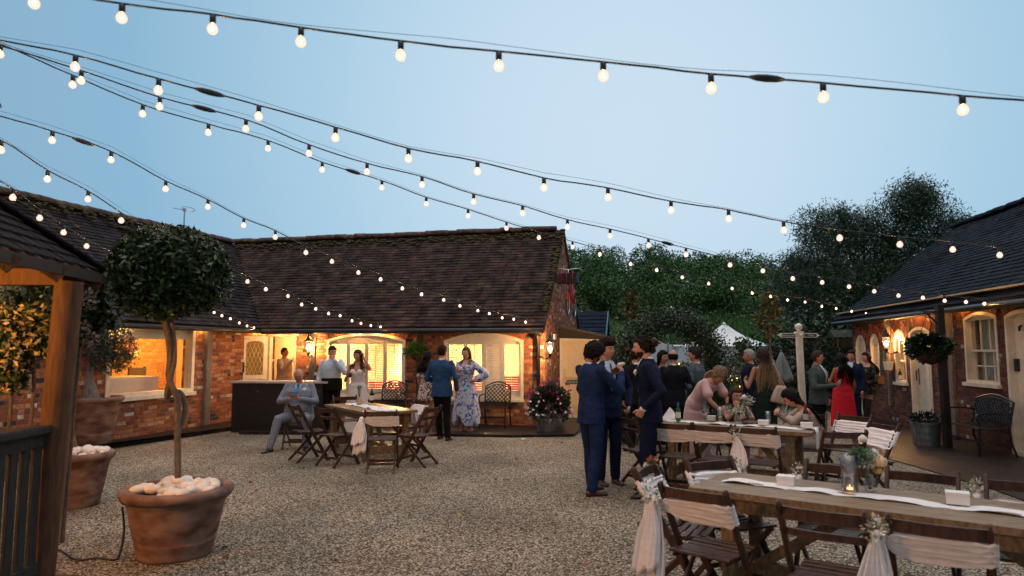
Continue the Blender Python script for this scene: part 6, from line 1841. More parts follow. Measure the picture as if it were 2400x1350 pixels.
# cut slice of wood with vases
c = TP(1765, 992); b = MB(); b.lathe([(.13, 0), (.135, .01), (.13, .022)], 22, c); o = b.build('wood_slice', M('bark_slice', (.09, .045, .025), .8, var=.3, scale=20)); tag(o, 'round slice of dark wood under the small vase', 'coaster')
def gypvase(c, label, hv=.09, rv=.045, spread=.10, n=260, up=.08, seed=0, tints=((1, 1, 1), (1, .97, .9), (.22, .32, .2)), rose=None, mat=None):
    c = Vector(c); t = empty('flower_vase', c, 0, label, 'vase')
    b = MB(); b.lathe([(rv * .8, 0), (rv, hv * .3), (rv * .95, hv * .6), (rv * .55, hv * .85), (rv * .62, hv)], 16, c); kid(b, 'jar', mat or m_tumbler, t, smooth=True)
    b = MB(); rr = random.Random(seed)
    for k in range(14): b.tube([c + Vector((rr.uniform(-.01, .01), rr.uniform(-.01, .01), .01)), c + Vector((rr.uniform(-1, 1) * spread * .7, rr.uniform(-1, 1) * spread * .6, hv + up + rr.uniform(-.02, .03)))], .0018, 4)
    kid(b, 'stem', M('green_stem', (.05, .10, .03), .6), t)
    kidm(leaf_mesh('gypsophila', ball_pts(n, c + Vector((0, 0, hv + up)), (spread, spread * .8, spread * .75), .2, seed, .25), .017, tints, .9, seed), 'gypsophila', m_gyp, t)
    for k, (off, r_, col) in enumerate(rose or ()):
        b = MB(); g_ = random.Random(k)
        for q in range(11):
            rr_ = r_ * (1 - q / 14); an = q * 2.4; b.ell(c + Vector(off) + Vector((rr_ * .35 * math.cos(an), rr_ * .35 * math.sin(an), q * r_ * .04)), (rr_ * .75, rr_ * .55, r_ * .75), 8, 6, rot=Euler((.25, 0, an)).to_matrix())
        kid(b, 'rose', M('rose_petal_%d' % k, col, .7), t, smooth=True)
    return t
gypvase(TP(1730, 990, .79), 'round glass vase of white gypsophila on the wood slice', .08, .05, .10, 300, .07, 201)
gypvase(TP(1752, 985), 'tall jar of gypsophila with one white flower on the table with drinks', .17, .055, .105, 300, .09, 202, rose=[((-.05, -.03, .30), .035, (.75, .72, .68))])
gypvase(TP(842, 948), 'small kraft bottle with a dark green sprig on the bar side table', .13, .05, .05, 60, .16, 203, ((.06, .12, .05), (.1, .15, .06)), mat=M('kraft_jar', (.55, .36, .22), .6))
bottle(TP(871, 945), 'dark wine bottle on the bar side table', m_darkglass, .27, .036)
lathe_glass('candle_glass', TP(958, 948), [(.001, .002), (.045, .002), (.05, .11), (.046, .11), (.04, .01)], glassy('smoke_glass', (.75, .62, .52)), 'smoky candle glass on the right of the bar side table', 'candle holder')
b = MB(); p = TP(860, 953, .766); b.add([T1(.10, .25, .008), T1(.42, .22, .010), T1(.46, .5, .012), T1(.12, .55, .008)], [(0, 1, 2, 3)]); o = b.build('folded_napkin', m_cloth); tag(o, 'white napkin on the near end of the bar side table', 'napkin')
# white napkin fan at the left end of the drinks table
b = MB(); c = TP(1548, 985)
for k in range(7):
    an = -.5 + k * .18; b.add([c, c + Vector((.20 * math.cos(an), .12 * math.sin(an), .02 + .02 * k)), c + Vector((.19 * math.cos(an + .14), .12 * math.sin(an + .14), .035 + .022 * k))], [(0, 1, 2)])
o = b.build('napkin_fan', m_cloth); tag(o, 'crumpled white napkin at the left end of the table with drinks', 'napkin')
# foreground flowers
c = TP(1992, 1150)
t = lathe_glass('cylinder_vase', c, [(.001, .006), (.05, .006), (.052, 0), (.052, .235), (.049, .235), (.049, .01)], glassy('clear_cylinder', (.80, .78, .80), .16, rough=.15), 'tall glass cylinder with a lit tea light beside the flower jar', 'vase')
b = MB(); b.lathe([(.02, .008), (.02, .02)], 12, c); b.ell(c + Vector((0, 0, .03)), (.005, .005, .010), 6, 5); kid(b, 'tea_light', emitter('tea_flame', (1, .6, .25), 6), t)
c = TP(2040, 1150)
gypvase(c, 'jam jar of cream roses, gypsophila and green sedum on the nearest table', .11, .042, .085, 420, .09, 210, ((1, 1, 1), (.9, .95, .85), (.28, .42, .22), (.35, .5, .35)),
        rose=[((.055, -.035, .19), .045, (.80, .58, .36)), ((.035, .0, .24), .032, (.62, .66, .66)), ((-.02, .03, .33), .030, (.78, .75, .66)), ((.05, -.01, .13), .03, (.62, .42, .12))])
kidm(leaf_mesh('sedum', ball_pts(320, c + Vector((-.06, 0, .235)), (.075, .06, .05), .3, 211, .2), .022, [(.6, .75, .6), (.8, .9, .75), (.4, .55, .42)], .8, 211), 'sedum', M('sedum_leaf', (.22, .34, .24), .7, attr=True), bpy.data.objects[[o.name for o in bpy.data.objects if o.name.startswith('flower_vase')][-1]])
# ================================================================ BAR
FBr = Frame((-5.78, 14.25), (1.0, -.10))
bar = empty('bar_counter', FBr.w(.85, 0, -.3), 0, 'black boarded outdoor bar counter with a pale top', 'bar')
b = MB(); LB = 1.93
for i in range(8): fbox(b, FBr, 0, .0 + .126 * i, LB, .124 + .126 * i, -.04, .0 + .010 * (i % 1) + .008)
for i in range(8): 
    p0 = FBr.w(LB - .02, .062 + .126 * i, 0); p1 = FBr.w(LB - .02, .062 + .126 * i, -.75); b.bar(p0, p1, .04, .124)
kid(b, 'front', m_blackwood, bar)
b = MB(); fbox(b, FBr, -.04, 1.012, LB + .10, 1.05, -.50, .06); fbox(b, FBr, LB - .38, 1.012, LB + .10, 1.05, -.85, -.50); kid(b, 'top', M('pale_bar_top', (.50, .44, .38), .35, var=.15, scale=5, stretch=(1, 8, 1)), bar)
b = MB(); fbox(b, FBr, .72, 1.04, .76, 1.0, .012, .02); b.ell(FBr.w(.55, .84, .015), (.012, .012, .012), 8, 6); kid(b, 'fixing', m_steel, bar)
def BT(u, v): return PG(u, v, 1.05)
bottle(BT(739, 884), 'left green beer bottle on the end of the bar', m_greenglass, .24, .031)
bottle(BT(751, 883), 'right green beer bottle on the end of the bar', m_greenglass, .24, .031)
lathe_glass('wine_goblet', BT(733, 882), [(.035, 0), (.006, .01), (.006, .09), (.04, .12), (.05, .19), (.045, .23)], glassy('amber_goblet', (.95, .85, .7)), 'stemmed glass behind the two green bottles on the bar', 'glass')
b = MB(); c = BT(600, 889); b.box(c + Vector((0, 0, .006)), (.32, .18, .012), Euler((0, 0, .1)).to_matrix()); o = b.build('bar_menu', M('menu_card', (.45, .30, .2), .6)); tag(o, 'flat brown menu lying on the bar top', 'menu')
# ================================================================ CAST IRON SEATS
def iron_seat(c, rz, wid, label, arms=True, scale=1.0, name='iron_chair', cat='chair'):
    t = empty(name, c, rz, label, cat, 'dark cast iron lattice seats along the walls')
    w_ = wid / 2
    b = MB()
    for k in range(8): y = -.21 + .06 * k; b.bar((-w_, y, .43 - .015 * math.sin(k / 7 * PI)), (w_, y, .43 - .015 * math.sin(k / 7 * PI)), .045, .014, (0, 0, 1))
    b.build('seat', m_iron, t)
    def by(z): return -.24 - (z - .45) * .22
    b = MB(); top = []
    for k in range(13): x = -w_ + wid * k / 12; z = .84 + .10 * math.sin(PI * k / 12); top.append((x, by(z), z))
    b.tube(top, .017, 6)
    for s in (-1, 1): b.tube([(s * w_, by(.45), .42), (s * w_, by(.66), .66), (s * w_, by(.84), .84)], .018, 6)
    b.bar((-w_, by(.5), .50), (w_, by(.5), .50), .015, .05, (0, 0, 1)); b.tube([(x, y, z - .05) for x, y, z in top], .010, 5)
    step = .085; zlo, zhi = .52, .90
    x = -w_ - .5
    while x < w_ + .1:
        for sg in (1, -1):
            pts = []
            for j in range(9):
                z = zlo + (.36) * j / 8; xx = x + (z - zlo) * 1.0 if sg > 0 else x + .36 - (z - zlo) * 1.0
                zt = .80 + .10 * math.sin(PI * min(1, max(0, (xx + w_) / wid)))
                if -w_ < xx < w_ and z < zt: pts.append((xx, by(z), z))
            if len(pts) > 1: b.tube(pts, .0105, 5)
        x += step
    b.build('backrest', m_iron, t)
    for s in (-1, 1):
        b = MB(); b.tube([(s * w_, .22, 0), (s * w_, .20, .25), (s * w_, .19, .42)], .018, 6); b.build('leg', m_iron, t)
        b = MB(); b.tube([(s * w_, -.33, 0), (s * w_, -.26, .22), (s * w_, -.24, .44)], .018, 6); b.build('leg', m_iron, t)
        if arms:
            b = MB(); b.tube(smooth_path([Vector(p) for p in ((s * w_, by(.66), .66), (s * w_, -.05, .68), (s * w_, .18, .66), (s * w_, .23, .60), (s * w_, .19, .52), (s * w_, .18, .43))], 4), .016, 6); b.build('armrest', m_iron, t)
    b = MB(); b.bar((-w_, .20, .22), (w_, .20, .22), .012, .03); b.build('stretcher', m_iron, t)
    return t
rA = math.atan2(-FA.n.x, FA.n.y)
q = FA.px(1160, 960, .45); iron_seat(FA.w(q[0], .055, .48), rA, .56, 'cast iron lattice seat under the right arched window')
q = FA.px(912, 960, .45); iron_seat(FA.w(q[0], .055, .48), rA, .56, 'cast iron lattice seat under the left arched window')
rR = math.atan2(-FR.n.x, FR.n.y)
q = FR.px(2285, 960, .45); iron_seat(FR.w(q[0] + .0, .02, .48), rR, 1.15, 'wide cast iron lattice bench beneath the sash window', name='iron_bench', cat='bench')
q = FR.px(2330, 930, .05); b = MB(); fbox(b, FR, q[0] - .12, .62, q[0] + .16, .86, .03, .05); o = b.build('wall_notice', M('grey_notice', (.35, .36, .42), .6)); tag(o, 'pale grey notice board leaning behind the iron bench', 'sign')
# fallen leaves on the gravel, and one scrap of paper
g = np.random.default_rng(400); n = 130
P = np.stack([g.uniform(-4, 5, n), g.uniform(4.2, 13, n), np.full(n, .014)], 1)
tag(put('fallen_leaves', leaf_mesh('fallen_leaves', P, .055, [(.35, .12, .04), (.45, .2, .06), (.2, .09, .04), (.5, .35, .08)], .6, 401, axis=(0, 0, 0), spread=1), m_flower), kind='stuff')
b = MB(); c = PG(1228, 1031); b.add([c + Vector((-.05, -.03, .012)), c + Vector((.05, -.02, .02)), c + Vector((.04, .05, .014)), c + Vector((-.04, .04, .03))], [(0, 1, 2, 3)]); o = b.build('paper_scrap', m_cloth); tag(o, 'small white scrap of paper on the gravel edge', 'paper')
# ================================================================ PEOPLE
def remesh(b, voxel, smooth=4, fac=.5):
    me = b.mesh('tmp'); o = bpy.data.objects.new('tmp', me); COL.objects.link(o)
    m = o.modifiers.new('r', 'REMESH'); m.mode = 'VOXEL'; m.voxel_size = voxel; m.use_smooth_shade = True
    if smooth: s = o.modifiers.new('s', 'SMOOTH'); s.factor = fac; s.iterations = smooth
    dg = bpy.context.evaluated_depsgraph_get(); dg.update()
    out = bpy.data.meshes.new_from_object(o.evaluated_get(dg))
    bpy.data.objects.remove(o); bpy.data.meshes.remove(me)
    return out
def append_mesh(me, b):
    """join collected geometry to a baked mesh"""
    bm = bmesh.new(); bm.from_mesh(me); t = b.mesh('t2'); bm.from_mesh(t); bm.to_mesh(me); bm.free(); bpy.data.meshes.remove(t)
    me.polygons.foreach_set('use_smooth', [True] * len(me.polygons)); me.update(); return me
def sstep(a, b_, x): t = min(1, max(0, (x - a) / (b_ - a))); return t * t * (3 - 2 * t)
def gs(x, s): return math.exp(-(x / s) ** 2)
def head_point(d, feat=True, fem=False, big=1.0):
    x, y, z = .0745 * d.x, .096 * d.y, .118 * d.z
    if z < 0:
        t = -z / .118
        x *= 1 - (.34 if fem else .26) * t ** 1.6
        y = y * (1 - .10 * t) + .010 * t if y > 0 else y * (1 - .50 * t)
    elif y < 0: y *= 1.06
    if d.y > 0: y *= 1 - .06 * (1 - min(1, abs(d.x) * 1.6))
    if feat and d.y > .2:
        f = sstep(.2, .5, d.y)
        nose = 0
        if z > -.040: nose = gs(x, .0085 + .003 * sstep(.0, -.03, z)) * (.006 + .017 * sstep(.020, -.026, z)) * (1 - sstep(-.026, -.040, -(-z)) if z < -.026 else 1) * sstep(.036, .012, z)
        y += f * nose
        y += f * (-.009 * (gs(x - .031, .015) + gs(x + .031, .015)) * gs(z - .004, .012))
        y += f * (.004 * gs(z - .024, .009) * gs(x, .05))
        y += f * (.005 * gs(z + .060, .009) * gs(x, .022)) - f * .003 * gs(z + .048, .006) * gs(x, .02) + f * .007 * gs(z + .098, .016) * gs(x, .022)
        y += f * .004 * (gs(x - .042, .02) + gs(x + .042, .02)) * gs(z + .025, .02)
    return Vector((x * big, y * big, z * big))
def head_grid(n=40, k=30):
    out = []
    for j in range(1, k):
        th = PI * j / k
        out.append([Vector((math.sin(th) * math.cos(2 * PI * i / n), math.sin(th) * math.sin(2 * PI * i / n), -math.cos(th))) for i in range(n)])
    return out
HG_ = head_grid()
def head_mesh(b, Mh, fn):
    n = len(HG_[0]); rings = [[Mh @ fn(d) for d in r_] for r_ in HG_]
    vs = [Mh @ fn(Vector((0, 0, -1)))] + [p for r_ in rings for p in r_] + [Mh @ fn(Vector((0, 0, 1)))]
    fs = [(0, 1 + (i + 1) % n, 1 + i) for i in range(n)]
    for j in range(len(rings) - 1):
        a = 1 + j * n; q = a + n; fs += [(a + i, a + (i + 1) % n, q + (i + 1) % n, q + i) for i in range(n)]
    a = 1 + (len(rings) - 1) * n; e = len(vs) - 1; fs += [(a + i, a + (i + 1) % n, e) for i in range(n)]
    b.add(vs, fs)
def cone_limb(b, pts, rs, n=12):
    pts = [Vector(p) for p in pts]
    P, Rr = [], []
    for i in range(len(pts) - 1):
        for k in range(4):
            f = k / 4; P.append(pts[i].lerp(pts[i + 1], f)); Rr.append(rs[i] + (rs[i + 1] - rs[i]) * f)
    P.append(pts[-1]); Rr.append(rs[-1])
    b.tube(P, Rr, n)
    for p, r_ in zip(pts, rs): b.ell(p, (r_, r_, r_), 12, 8)
def hand_geo(b, wrist, d, pn, side, curl=.5, spread=.10, s=1.0, thumb=.6):
    """palm, four separate bent fingers of unequal length and a thumb; d = pointing direction, pn = palm normal"""
    d = Vector(d).normalized(); pn = Vector(pn); pn = (pn - d * pn.dot(d)).normalized(); x = d.cross(pn) * side   # x: towards the thumb
    W = Vector(wrist)
    rings = []
    for f, w_, t in ((-.012, .024, .022), (.012, .030, .020), (.045, .041, .016), (.078, .042, .014), (.092, .037, .011)):
        c = W + d * (f * s); rings.append([c + x * (w_ * s * math.cos(2 * PI * i / 12)) + pn * (t * s * math.sin(2 * PI * i / 12)) for i in range(12)])
    b.loft(rings)
    for k, (off, L_) in enumerate(((.030, .070), (.010, .079), (-.011, .073), (-.030, .057))):
        p = W + d * (.086 * s) + x * (off * s); dr = (d + x * (spread * (off / .03))).normalized(); pts = [p]; ang = 0; cu = curl * (1 + .12 * k)
        for q, fr in enumerate((.45, .32, .23)):
            ang += cu * (1.0, 1.1, .7)[q]; dd = dr * math.cos(ang) + pn * math.sin(ang); p = p + dd * (L_ * fr * s); pts.append(p)
        b.tube(pts, [.0092 * s, .0088 * s, .0080 * s, .0062 * s], 8); b.ell(pts[-1], (.0062 * s,) * 3, 6, 5)
    p = W + d * (.022 * s) + x * (.024 * s); a = (x * .75 + d * .75 + pn * .35 * thumb).normalized(); p1 = p + a * (.040 * s); a2 = (x * .25 + d * .95 + pn * .6 * thumb).normalized(); p2 = p1 + a2 * (.030 * s); p3 = p2 + (a2 + pn * .3 * thumb).normalized() * (.022 * s)
    b.tube([p, p1, p2, p3], [.0135 * s, .0115 * s, .0100 * s, .0075 * s], 8); b.ell(p3, (.0075 * s,) * 3, 6, 5)

SKIN = {k: M('skin_' + k, c, .5, var=.06, scale=14, sub=.15, spec=.4) for k, c in dict(fair=(.60, .34, .25), warm=(.48, .25, .17), tan=(.36, .18, .11), ruddy=(.56, .26, .19)).items()}
m_eyewhite = M('eye_white', (.75, .72, .70), .3); m_iris = M('eye_iris', (.03, .02, .015), .2); m_lip = M('lip', (.42, .13, .12), .45); m_liprd = M('lip_rose', (.40, .08, .09), .4)
HAIRC = {}
def hairm(name, a, b_):
    if name not in HAIRC:
        HAIRC[name] = M('hair_' + name, (1, 1, 1), .6, attr=True, bump=.5, bscale=60, stretch=(6, 6, .5), spec=.12)
    return HAIRC[name]
def rings_loft(b, rows, n=26, ex=2.35, Xs=None):
    """torso: rows of (centre, half width, half depth); keeps the given shoulder axis"""
    cs = [Vector(r_[0]) for r_ in rows]; rings = []
    for i, (c, a, d) in enumerate(rows):
        t = (cs[min(i + 1, len(cs) - 1)] - cs[max(0, i - 1)]).normalized()
        X = Vector(Xs[i] if isinstance(Xs, list) else (Xs or (1, 0, 0))); X = (X - t * X.dot(t)).normalized(); Y = t.cross(X)
        ring_ = []
        for k in range(n):
            an = 2 * PI * k / n; co, si = math.cos(an), math.sin(an)
            ring_.append(cs[i] + X * (a * math.copysign(abs(co) ** (2 / ex), co)) + Y * (d * math.copysign(abs(si) ** (2 / ex), si)))
        rings.append(ring_)
    b.loft(rings)
def dense(rows, k=3):
    out = []
    n = len(rows)
    for i in range(n - 1):
        p0, p1, p2, p3 = rows[max(0, i - 1)], rows[i], rows[i + 1], rows[min(n - 1, i + 2)]
        for q in range(k):
            t = q / k
            def cr(a, b_, c, d): return .5 * ((2 * b_) + (c - a) * t + (2 * a - 5 * b_ + 4 * c - d) * t * t + (d - a - 3 * c + 3 * b_) * t ** 3) if not isinstance(a, Vector) else .5 * ((2 * b_) + (c - a) * t + (2 * a - 5 * b_ + 4 * c - d) * (t * t) + (d - a - 3 * c + 3 * b_) * (t ** 3))
            out.append((cr(*(Vector(r_[0]) for r_ in (p0, p1, p2, p3))), cr(*(r_[1] for r_ in (p0, p1, p2, p3))), cr(*(r_[2] for r_ in (p0, p1, p2, p3)))))
    out.append((Vector(rows[-1][0]), rows[-1][1], rows[-1][2]))
    return out

class Person:
    """a figure in its own coordinates: faces +Y, +X is its right hand side, z up, for a height of 1.75 scaled to h"""
    def __init__(s, label, pos, face, h=1.75, fem=False, skin='warm', pose=None, head=(0, 0, 0), girth=1.0, belly=0.0, vox=.014, headz=None, group=None):
        s.h = h; s.k = h / 1.75; s.fem = fem; s.girth = girth; s.belly = belly; s.vox = vox; s.skin = SKIN[skin]; s.headrot = head
        s.root = empty('person', pos, hd(*face), label, 'person', group)
        sw = .155 if fem else .178; hw = .085
        J = dict(pel=(0, 0, .95), waist=(0, .0, 1.10), chest=(0, .01, 1.28), neck=(0, -.015, 1.475), head=(0, .015, 1.625),
                 ls=(-sw, -.005, 1.415), rs=(sw, -.005, 1.415), le=(-sw - .05, -.03, 1.13), re=(sw + .05, -.03, 1.13), lw=(-sw - .05, .05, .88), rw=(sw + .05, .05, .88),
                 lh=(-hw, 0, .92), rh=(hw, 0, .92), lk=(-hw - .01, .02, .49), rk=(hw + .01, .02, .49), la=(-hw - .015, -.01, .085), ra=(hw + .015, -.01, .085), lt=(-.03, 1, 0), rt=(.03, 1, 0),
                 lhd=None, rhd=None, lpn=(.9, .2, 0), rpn=(-.9, .2, 0), lcurl=.35, rcurl=.35)
        J.update(pose or {}); s.J = {}
        for k_, v in J.items():
            s.J[k_] = (Vector(v) * s.k if (k_ not in ('lt', 'rt', 'lhd', 'rhd', 'lpn', 'rpn') and isinstance(v, tuple)) else (Vector(v) if isinstance(v, tuple) else v))
        J = s.J
        s.X = (J['rs'] - J['ls']).normalized(); s.XP = (J['rh'] - J['lh']).normalized()
        ax = Vector((0, 0, 1)); 
        s.Mh = Matrix.Translation(J['head']) @ Euler((R(head[1]), R(head[2]), R(head[0])), 'XYZ').to_matrix().to_4x4() @ Matrix.Scale(s.k, 4)
    def put(s, me_or_b, name, mat, parent=None, smooth=True):
        me = me_or_b.mesh(name) if isinstance(me_or_b, MB) else me_or_b
        me.name = name
        o = put(name, me, mat, parent or s.root, smooth); return o
    def torso_rows(s, grow=0.0, low=None, top=True):
        J, g, k = s.J, s.girth, s.k; pel, wa, ch, ne = J['pel'], J['waist'], J['chest'], J['neck']; up = (wa - pel).normalized()
        if s.fem: dims = [(.145, .095), (.172, .118), (.160, .112), (.126, .092), (.142, .115), (.150, .100), (.118, .078), (.056, .056)]
        else: dims = [(.140, .10), (.156, .114), (.148, .106), (.142, .102), (.170, .120), (.168, .106), (.115, .082), (.060, .062)]
        sh = (J['ls'] + J['rs']) / 2
        cs = [pel - up * .10 * k, pel, pel.lerp(wa, .5), wa, ch, ch.lerp(sh, .72), sh + (ne - sh) * .35, ne + (ne - sh).normalized() * .02]
        rows = []
        fwd_ = Vector((-s.X.y, s.X.x, 0))
        for i, (c, (a, d)) in enumerate(zip(cs, dims)):
            gg = g if i < 6 else 1 + (g - 1) * .4
            bl = s.belly * (1, .8, 1.1, 1.0, .35, 0, 0, 0)[i]
            rows.append((c + fwd_ * bl * .6, (a * gg + bl * .5) * k + grow, (d * gg + bl) * k + grow))
        return rows
    def Xs(s, n):
        return [s.XP.lerp(s.X, min(1, i / (n * .55))).normalized() for i in range(n)]
    def body(s, arms_r=None, feet='shoe', legs=True, hair_skip=False):
        J, k, f = s.J, s.k, s.fem; b = MB()
        rows = dense(s.torso_rows(-.004), 2); rings_loft(b, rows, Xs=s.Xs(len(rows)))
        nr = (.047 if f else .056) * k
        hb = s.Mh @ Vector((0, -.022, -.075)); b.tube([J['neck'] - Vector((0, 0, .03)), J['neck'].lerp(hb, .5), hb], [nr * 1.12, nr, nr], 14)
        g = .93 + .07 * s.girth
        ar = [q * k * g for q in ((.042, .036, .024) if f else (.050, .042, .029))]
        for q in 'lr':
            sh, e, w_ = J[q + 's'], J[q + 'e'], J[q + 'w']
            cone_limb(b, [sh, sh.lerp(e, .5), e, e.lerp(w_, .3), w_], [ar[0], ar[0] * .93, ar[1] * .92, ar[1], ar[2]])
            if legs:
                h_, kn, an = J[q + 'h'], J[q + 'k'], J[q + 'a']; bk = (h_ - an).normalized(); toe = J[q + 't'].normalized()
                calf = kn.lerp(an, .32) - toe * .014 * k
                cone_limb(b, [h_, h_.lerp(kn, .5), kn, calf, an], [r_ * k * g for r_ in (.082, .072, .052, .053, .034)])
                if feet == 'bare':
                    heel = an + Vector((0, 0, -.05 * k)); cone_limb(b, [heel - toe * .03 * k, heel + toe * .08 * k + Vector((0, 0, -.005)), heel + toe * .16 * k + Vector((0, 0, -.012))], [.030 * k, .032 * k, .020 * k])
        me = remesh(b, s.vox, 3)
        b = MB(); head_mesh(b, s.Mh, lambda d: head_point(d, True, f))
        for sx in (-1, 1): b.ell(s.Mh @ Vector((sx * .074, -.008, -.006)), (.010 * k, .020 * k, .031 * k), 10, 8, rot=s.Mh.to_3x3().normalized() @ Euler((.15, 0, -sx * .35)).to_matrix())
        for q, sd in (('l', -1), ('r', 1)):
            e, w_ = J[q + 'e'], J[q + 'w']; d = J[q + 'hd'] if J[q + 'hd'] is not None else (w_ - e)
            # thumb side: d x palm normal times side
            hand_geo(b, w_, d, J[q + 'pn'], 1 if sd > 0 else -1, J[q + 'curl'], s=k * (1.0 if not f else .9))
        append_mesh(me, b)
        o = s.put(me, 'body', s.skin); s.bodyo = o
        return o
    def face(s, lips=None, brow=(.04, .025, .015), mouth=0.0, beard=None, open_=False):
        n_ = s.skin
        def fy(x, z):
            best = 0
            dx, dz = x / .0745, z / .118
            if z < 0: dx = dx / (1 - (.34 if s.fem else .26) * (-z / .118) ** 1.6)
            dy = math.sqrt(max(0, 1 - dx * dx - dz * dz)); return head_point(Vector((dx, dy, dz)), True, s.fem).y
        for sx in (-1, 1):
            b = MB(); c = s.Mh @ Vector((sx * .031, fy(sx * .031, .004) - .0065, .004)); Rm = s.Mh.to_3x3().normalized()
            b.ell(c, (.0135 * s.k, .010 * s.k, .0070 * s.k), 10, 8, rot=Rm, m=0); c2 = s.Mh @ Vector((sx * .031, fy(sx * .031, .004) + .0010, .004)); b.ell(c2, (.0058 * s.k, .004 * s.k, .0060 * s.k), 8, 6, rot=Rm, m=1)
            s.put(b, 'eye', [m_eyewhite, m_iris])
            b = MB(); pts = [s.Mh @ Vector((sx * x, fy(sx * x, z) + .002, z)) for x, z in ((.012, .020), (.024, .026), (.036, .027), (.047, .021))]; b.tube(pts, [.003 * s.k, .0042 * s.k, .0038 * s.k, .002 * s.k], 6)
            s.put(b, 'eyebrow', M('brow', brow, .8))
        b = MB(); w_ = .020 + mouth * .006
        for zz, r_ in ((-.056, .0042), (-.0655 - (.010 if open_ else 0), .0050)):
            pts = [s.Mh @ Vector((x, fy(x, zz) + .0005, zz + mouth * .006 * (abs(x) / .02) ** 2)) for x in (-w_, -w_ * .5, 0, w_ * .5, w_)]; b.tube(pts, [.0015 * s.k, r_ * s.k, r_ * s.k, r_ * s.k, .0015 * s.k], 6)
        s.put(b, 'lips', lips or m_lip)
        if mouth > .5 or open_:
            b = MB(); pts = [s.Mh @ Vector((x, fy(x, -.061) + .0008, -.061 + mouth * .005 * (abs(x) / .02) ** 2)) for x in (-.014, 0, .014)]; b.tube(pts, .0032 * s.k, 6); s.put(b, 'teeth', m_eyewhite if not open_ else m_iris)
        if beard:
            def fn(d):
                p = head_point(d, True, s.fem); z = p.z; wgt = sstep(-.030, -.055, z) * sstep(-.35, .1, d.y); 
                if d.y > .5 and abs(p.x) < .02 and -.075 < z < -.048: wgt *= .25
                return p * (.965 + .05 * wgt)
            b = MB(); head_mesh(b, s.Mh, fn); b.c = [beard] * len(b.f); s.put(b, 'beard', hairm('beard', 0, 0))
    def hair(s, kind, col, col2=None, seed=0, length=.45, vol=1.0, front=0.0):
        rr = random.Random(seed); col2 = col2 or col; b = MB(); k = s.k
        fz = {'short': .052, 'crop': .060, 'long': .060, 'curly': .045, 'bun': .066, 'bald': 9}.get(kind, .055)
        top = {'short': .030, 'crop': .016, 'long': .020, 'curly': .050, 'bun': .014, 'bald': .008}.get(kind, .02) * vol
        side = {'short': .010, 'crop': .007, 'long': .022, 'curly': .040, 'bun': .012, 'bald': .006}.get(kind, .012) * vol
        def fn(d):
            p = head_point(d, False, s.fem)
            ff = sstep(-.15, .55, d.y)
            zl = -.060 * (1 - ff) + fz * ff
            if kind in ('long', 'curly'): zl = -.085 * (1 - ff) + fz * ff
            if -.15 < d.y < .45 and abs(d.x) > .6: zl = max(zl, .0 if kind in ('short', 'crop', 'bald') else -.03)
            wgt = sstep(zl - .010, zl + .012, p.z)
            if kind == 'bald': wgt = sstep(-.055, -.035, p.z) * sstep(.060, .035, p.z) * sstep(.35, .0, d.y)
            up = sstep(.0, .09, p.z); th = side + (top - side) * up
            nz = mnoise.noise(d * (5 if kind != 'curly' else 7) + Vector((seed, 0, 0)))
            th *= 1 + (.35 if kind != 'curly' else .6) * nz
            if kind == 'short': th += .012 * up * sstep(-.2, .8, d.y) * (1 + nz)
            L_ = p.length
            return p * (1 + wgt * (th + .004) / L_ - (1 - wgt) * .05)
        head_mesh(b, s.Mh, fn); b.c = [tuple(col)] * len(b.f)
        J = s.J
        def strand(pts, r0, c0, c1, n=6):
            pts = smooth_path([Vector(p) for p in pts], 4); K = len(pts)
            for i in range(K - 1):
                pass
            i0 = len(b.f); b.tube(pts, [r0 * (1 - .75 * (i / (K - 1)) ** 2) for i in range(K)], n, flat=.55)
            for fi in range(i0, len(b.f)):
                q = min(1, ((fi - i0) / n) / (K - 1)); m_ = sstep(.25, .8, q); b.c[fi] = tuple(c0[t] * (1 - m_) + c1[t] * m_ for t in range(3))
        if kind in ('short', 'crop', 'bun'):
            for i in range(190 if kind == 'short' else 130):
                d = Vector((rr.gauss(0, 1), rr.gauss(0, 1), rr.gauss(.55, .6))).normalized(); q0 = fn(d); base_ = head_point(d, False, s.fem)
                if q0.length < base_.length * 1.03: continue
                tg = Vector((d.x * .3, -1, -.25 - .5 * abs(d.x))) if kind != 'short' else Vector((.5 + rr.gauss(0, .3), -.45 + rr.gauss(0, .4), rr.gauss(0, .25)))
                tg = (tg - d * tg.dot(d)).normalized(); L_ = {'short': .045, 'crop': .020, 'bun': .06}[kind] * rr.uniform(.7, 1.2); v = rr.uniform(.6, 1.7)
                pts = [s.Mh @ (q0 * .985), s.Mh @ (q0 * 1.012 + tg * L_ * .5), s.Mh @ (q0 * (1.0 if kind == 'bun' else 1.03) + tg * L_ - d * (.004 if kind != 'short' else -.003))]
                b.tube(pts, [.006 * k, .0055 * k, .0012 * k], 5, col=tuple(q * v for q in col), flat=.5)
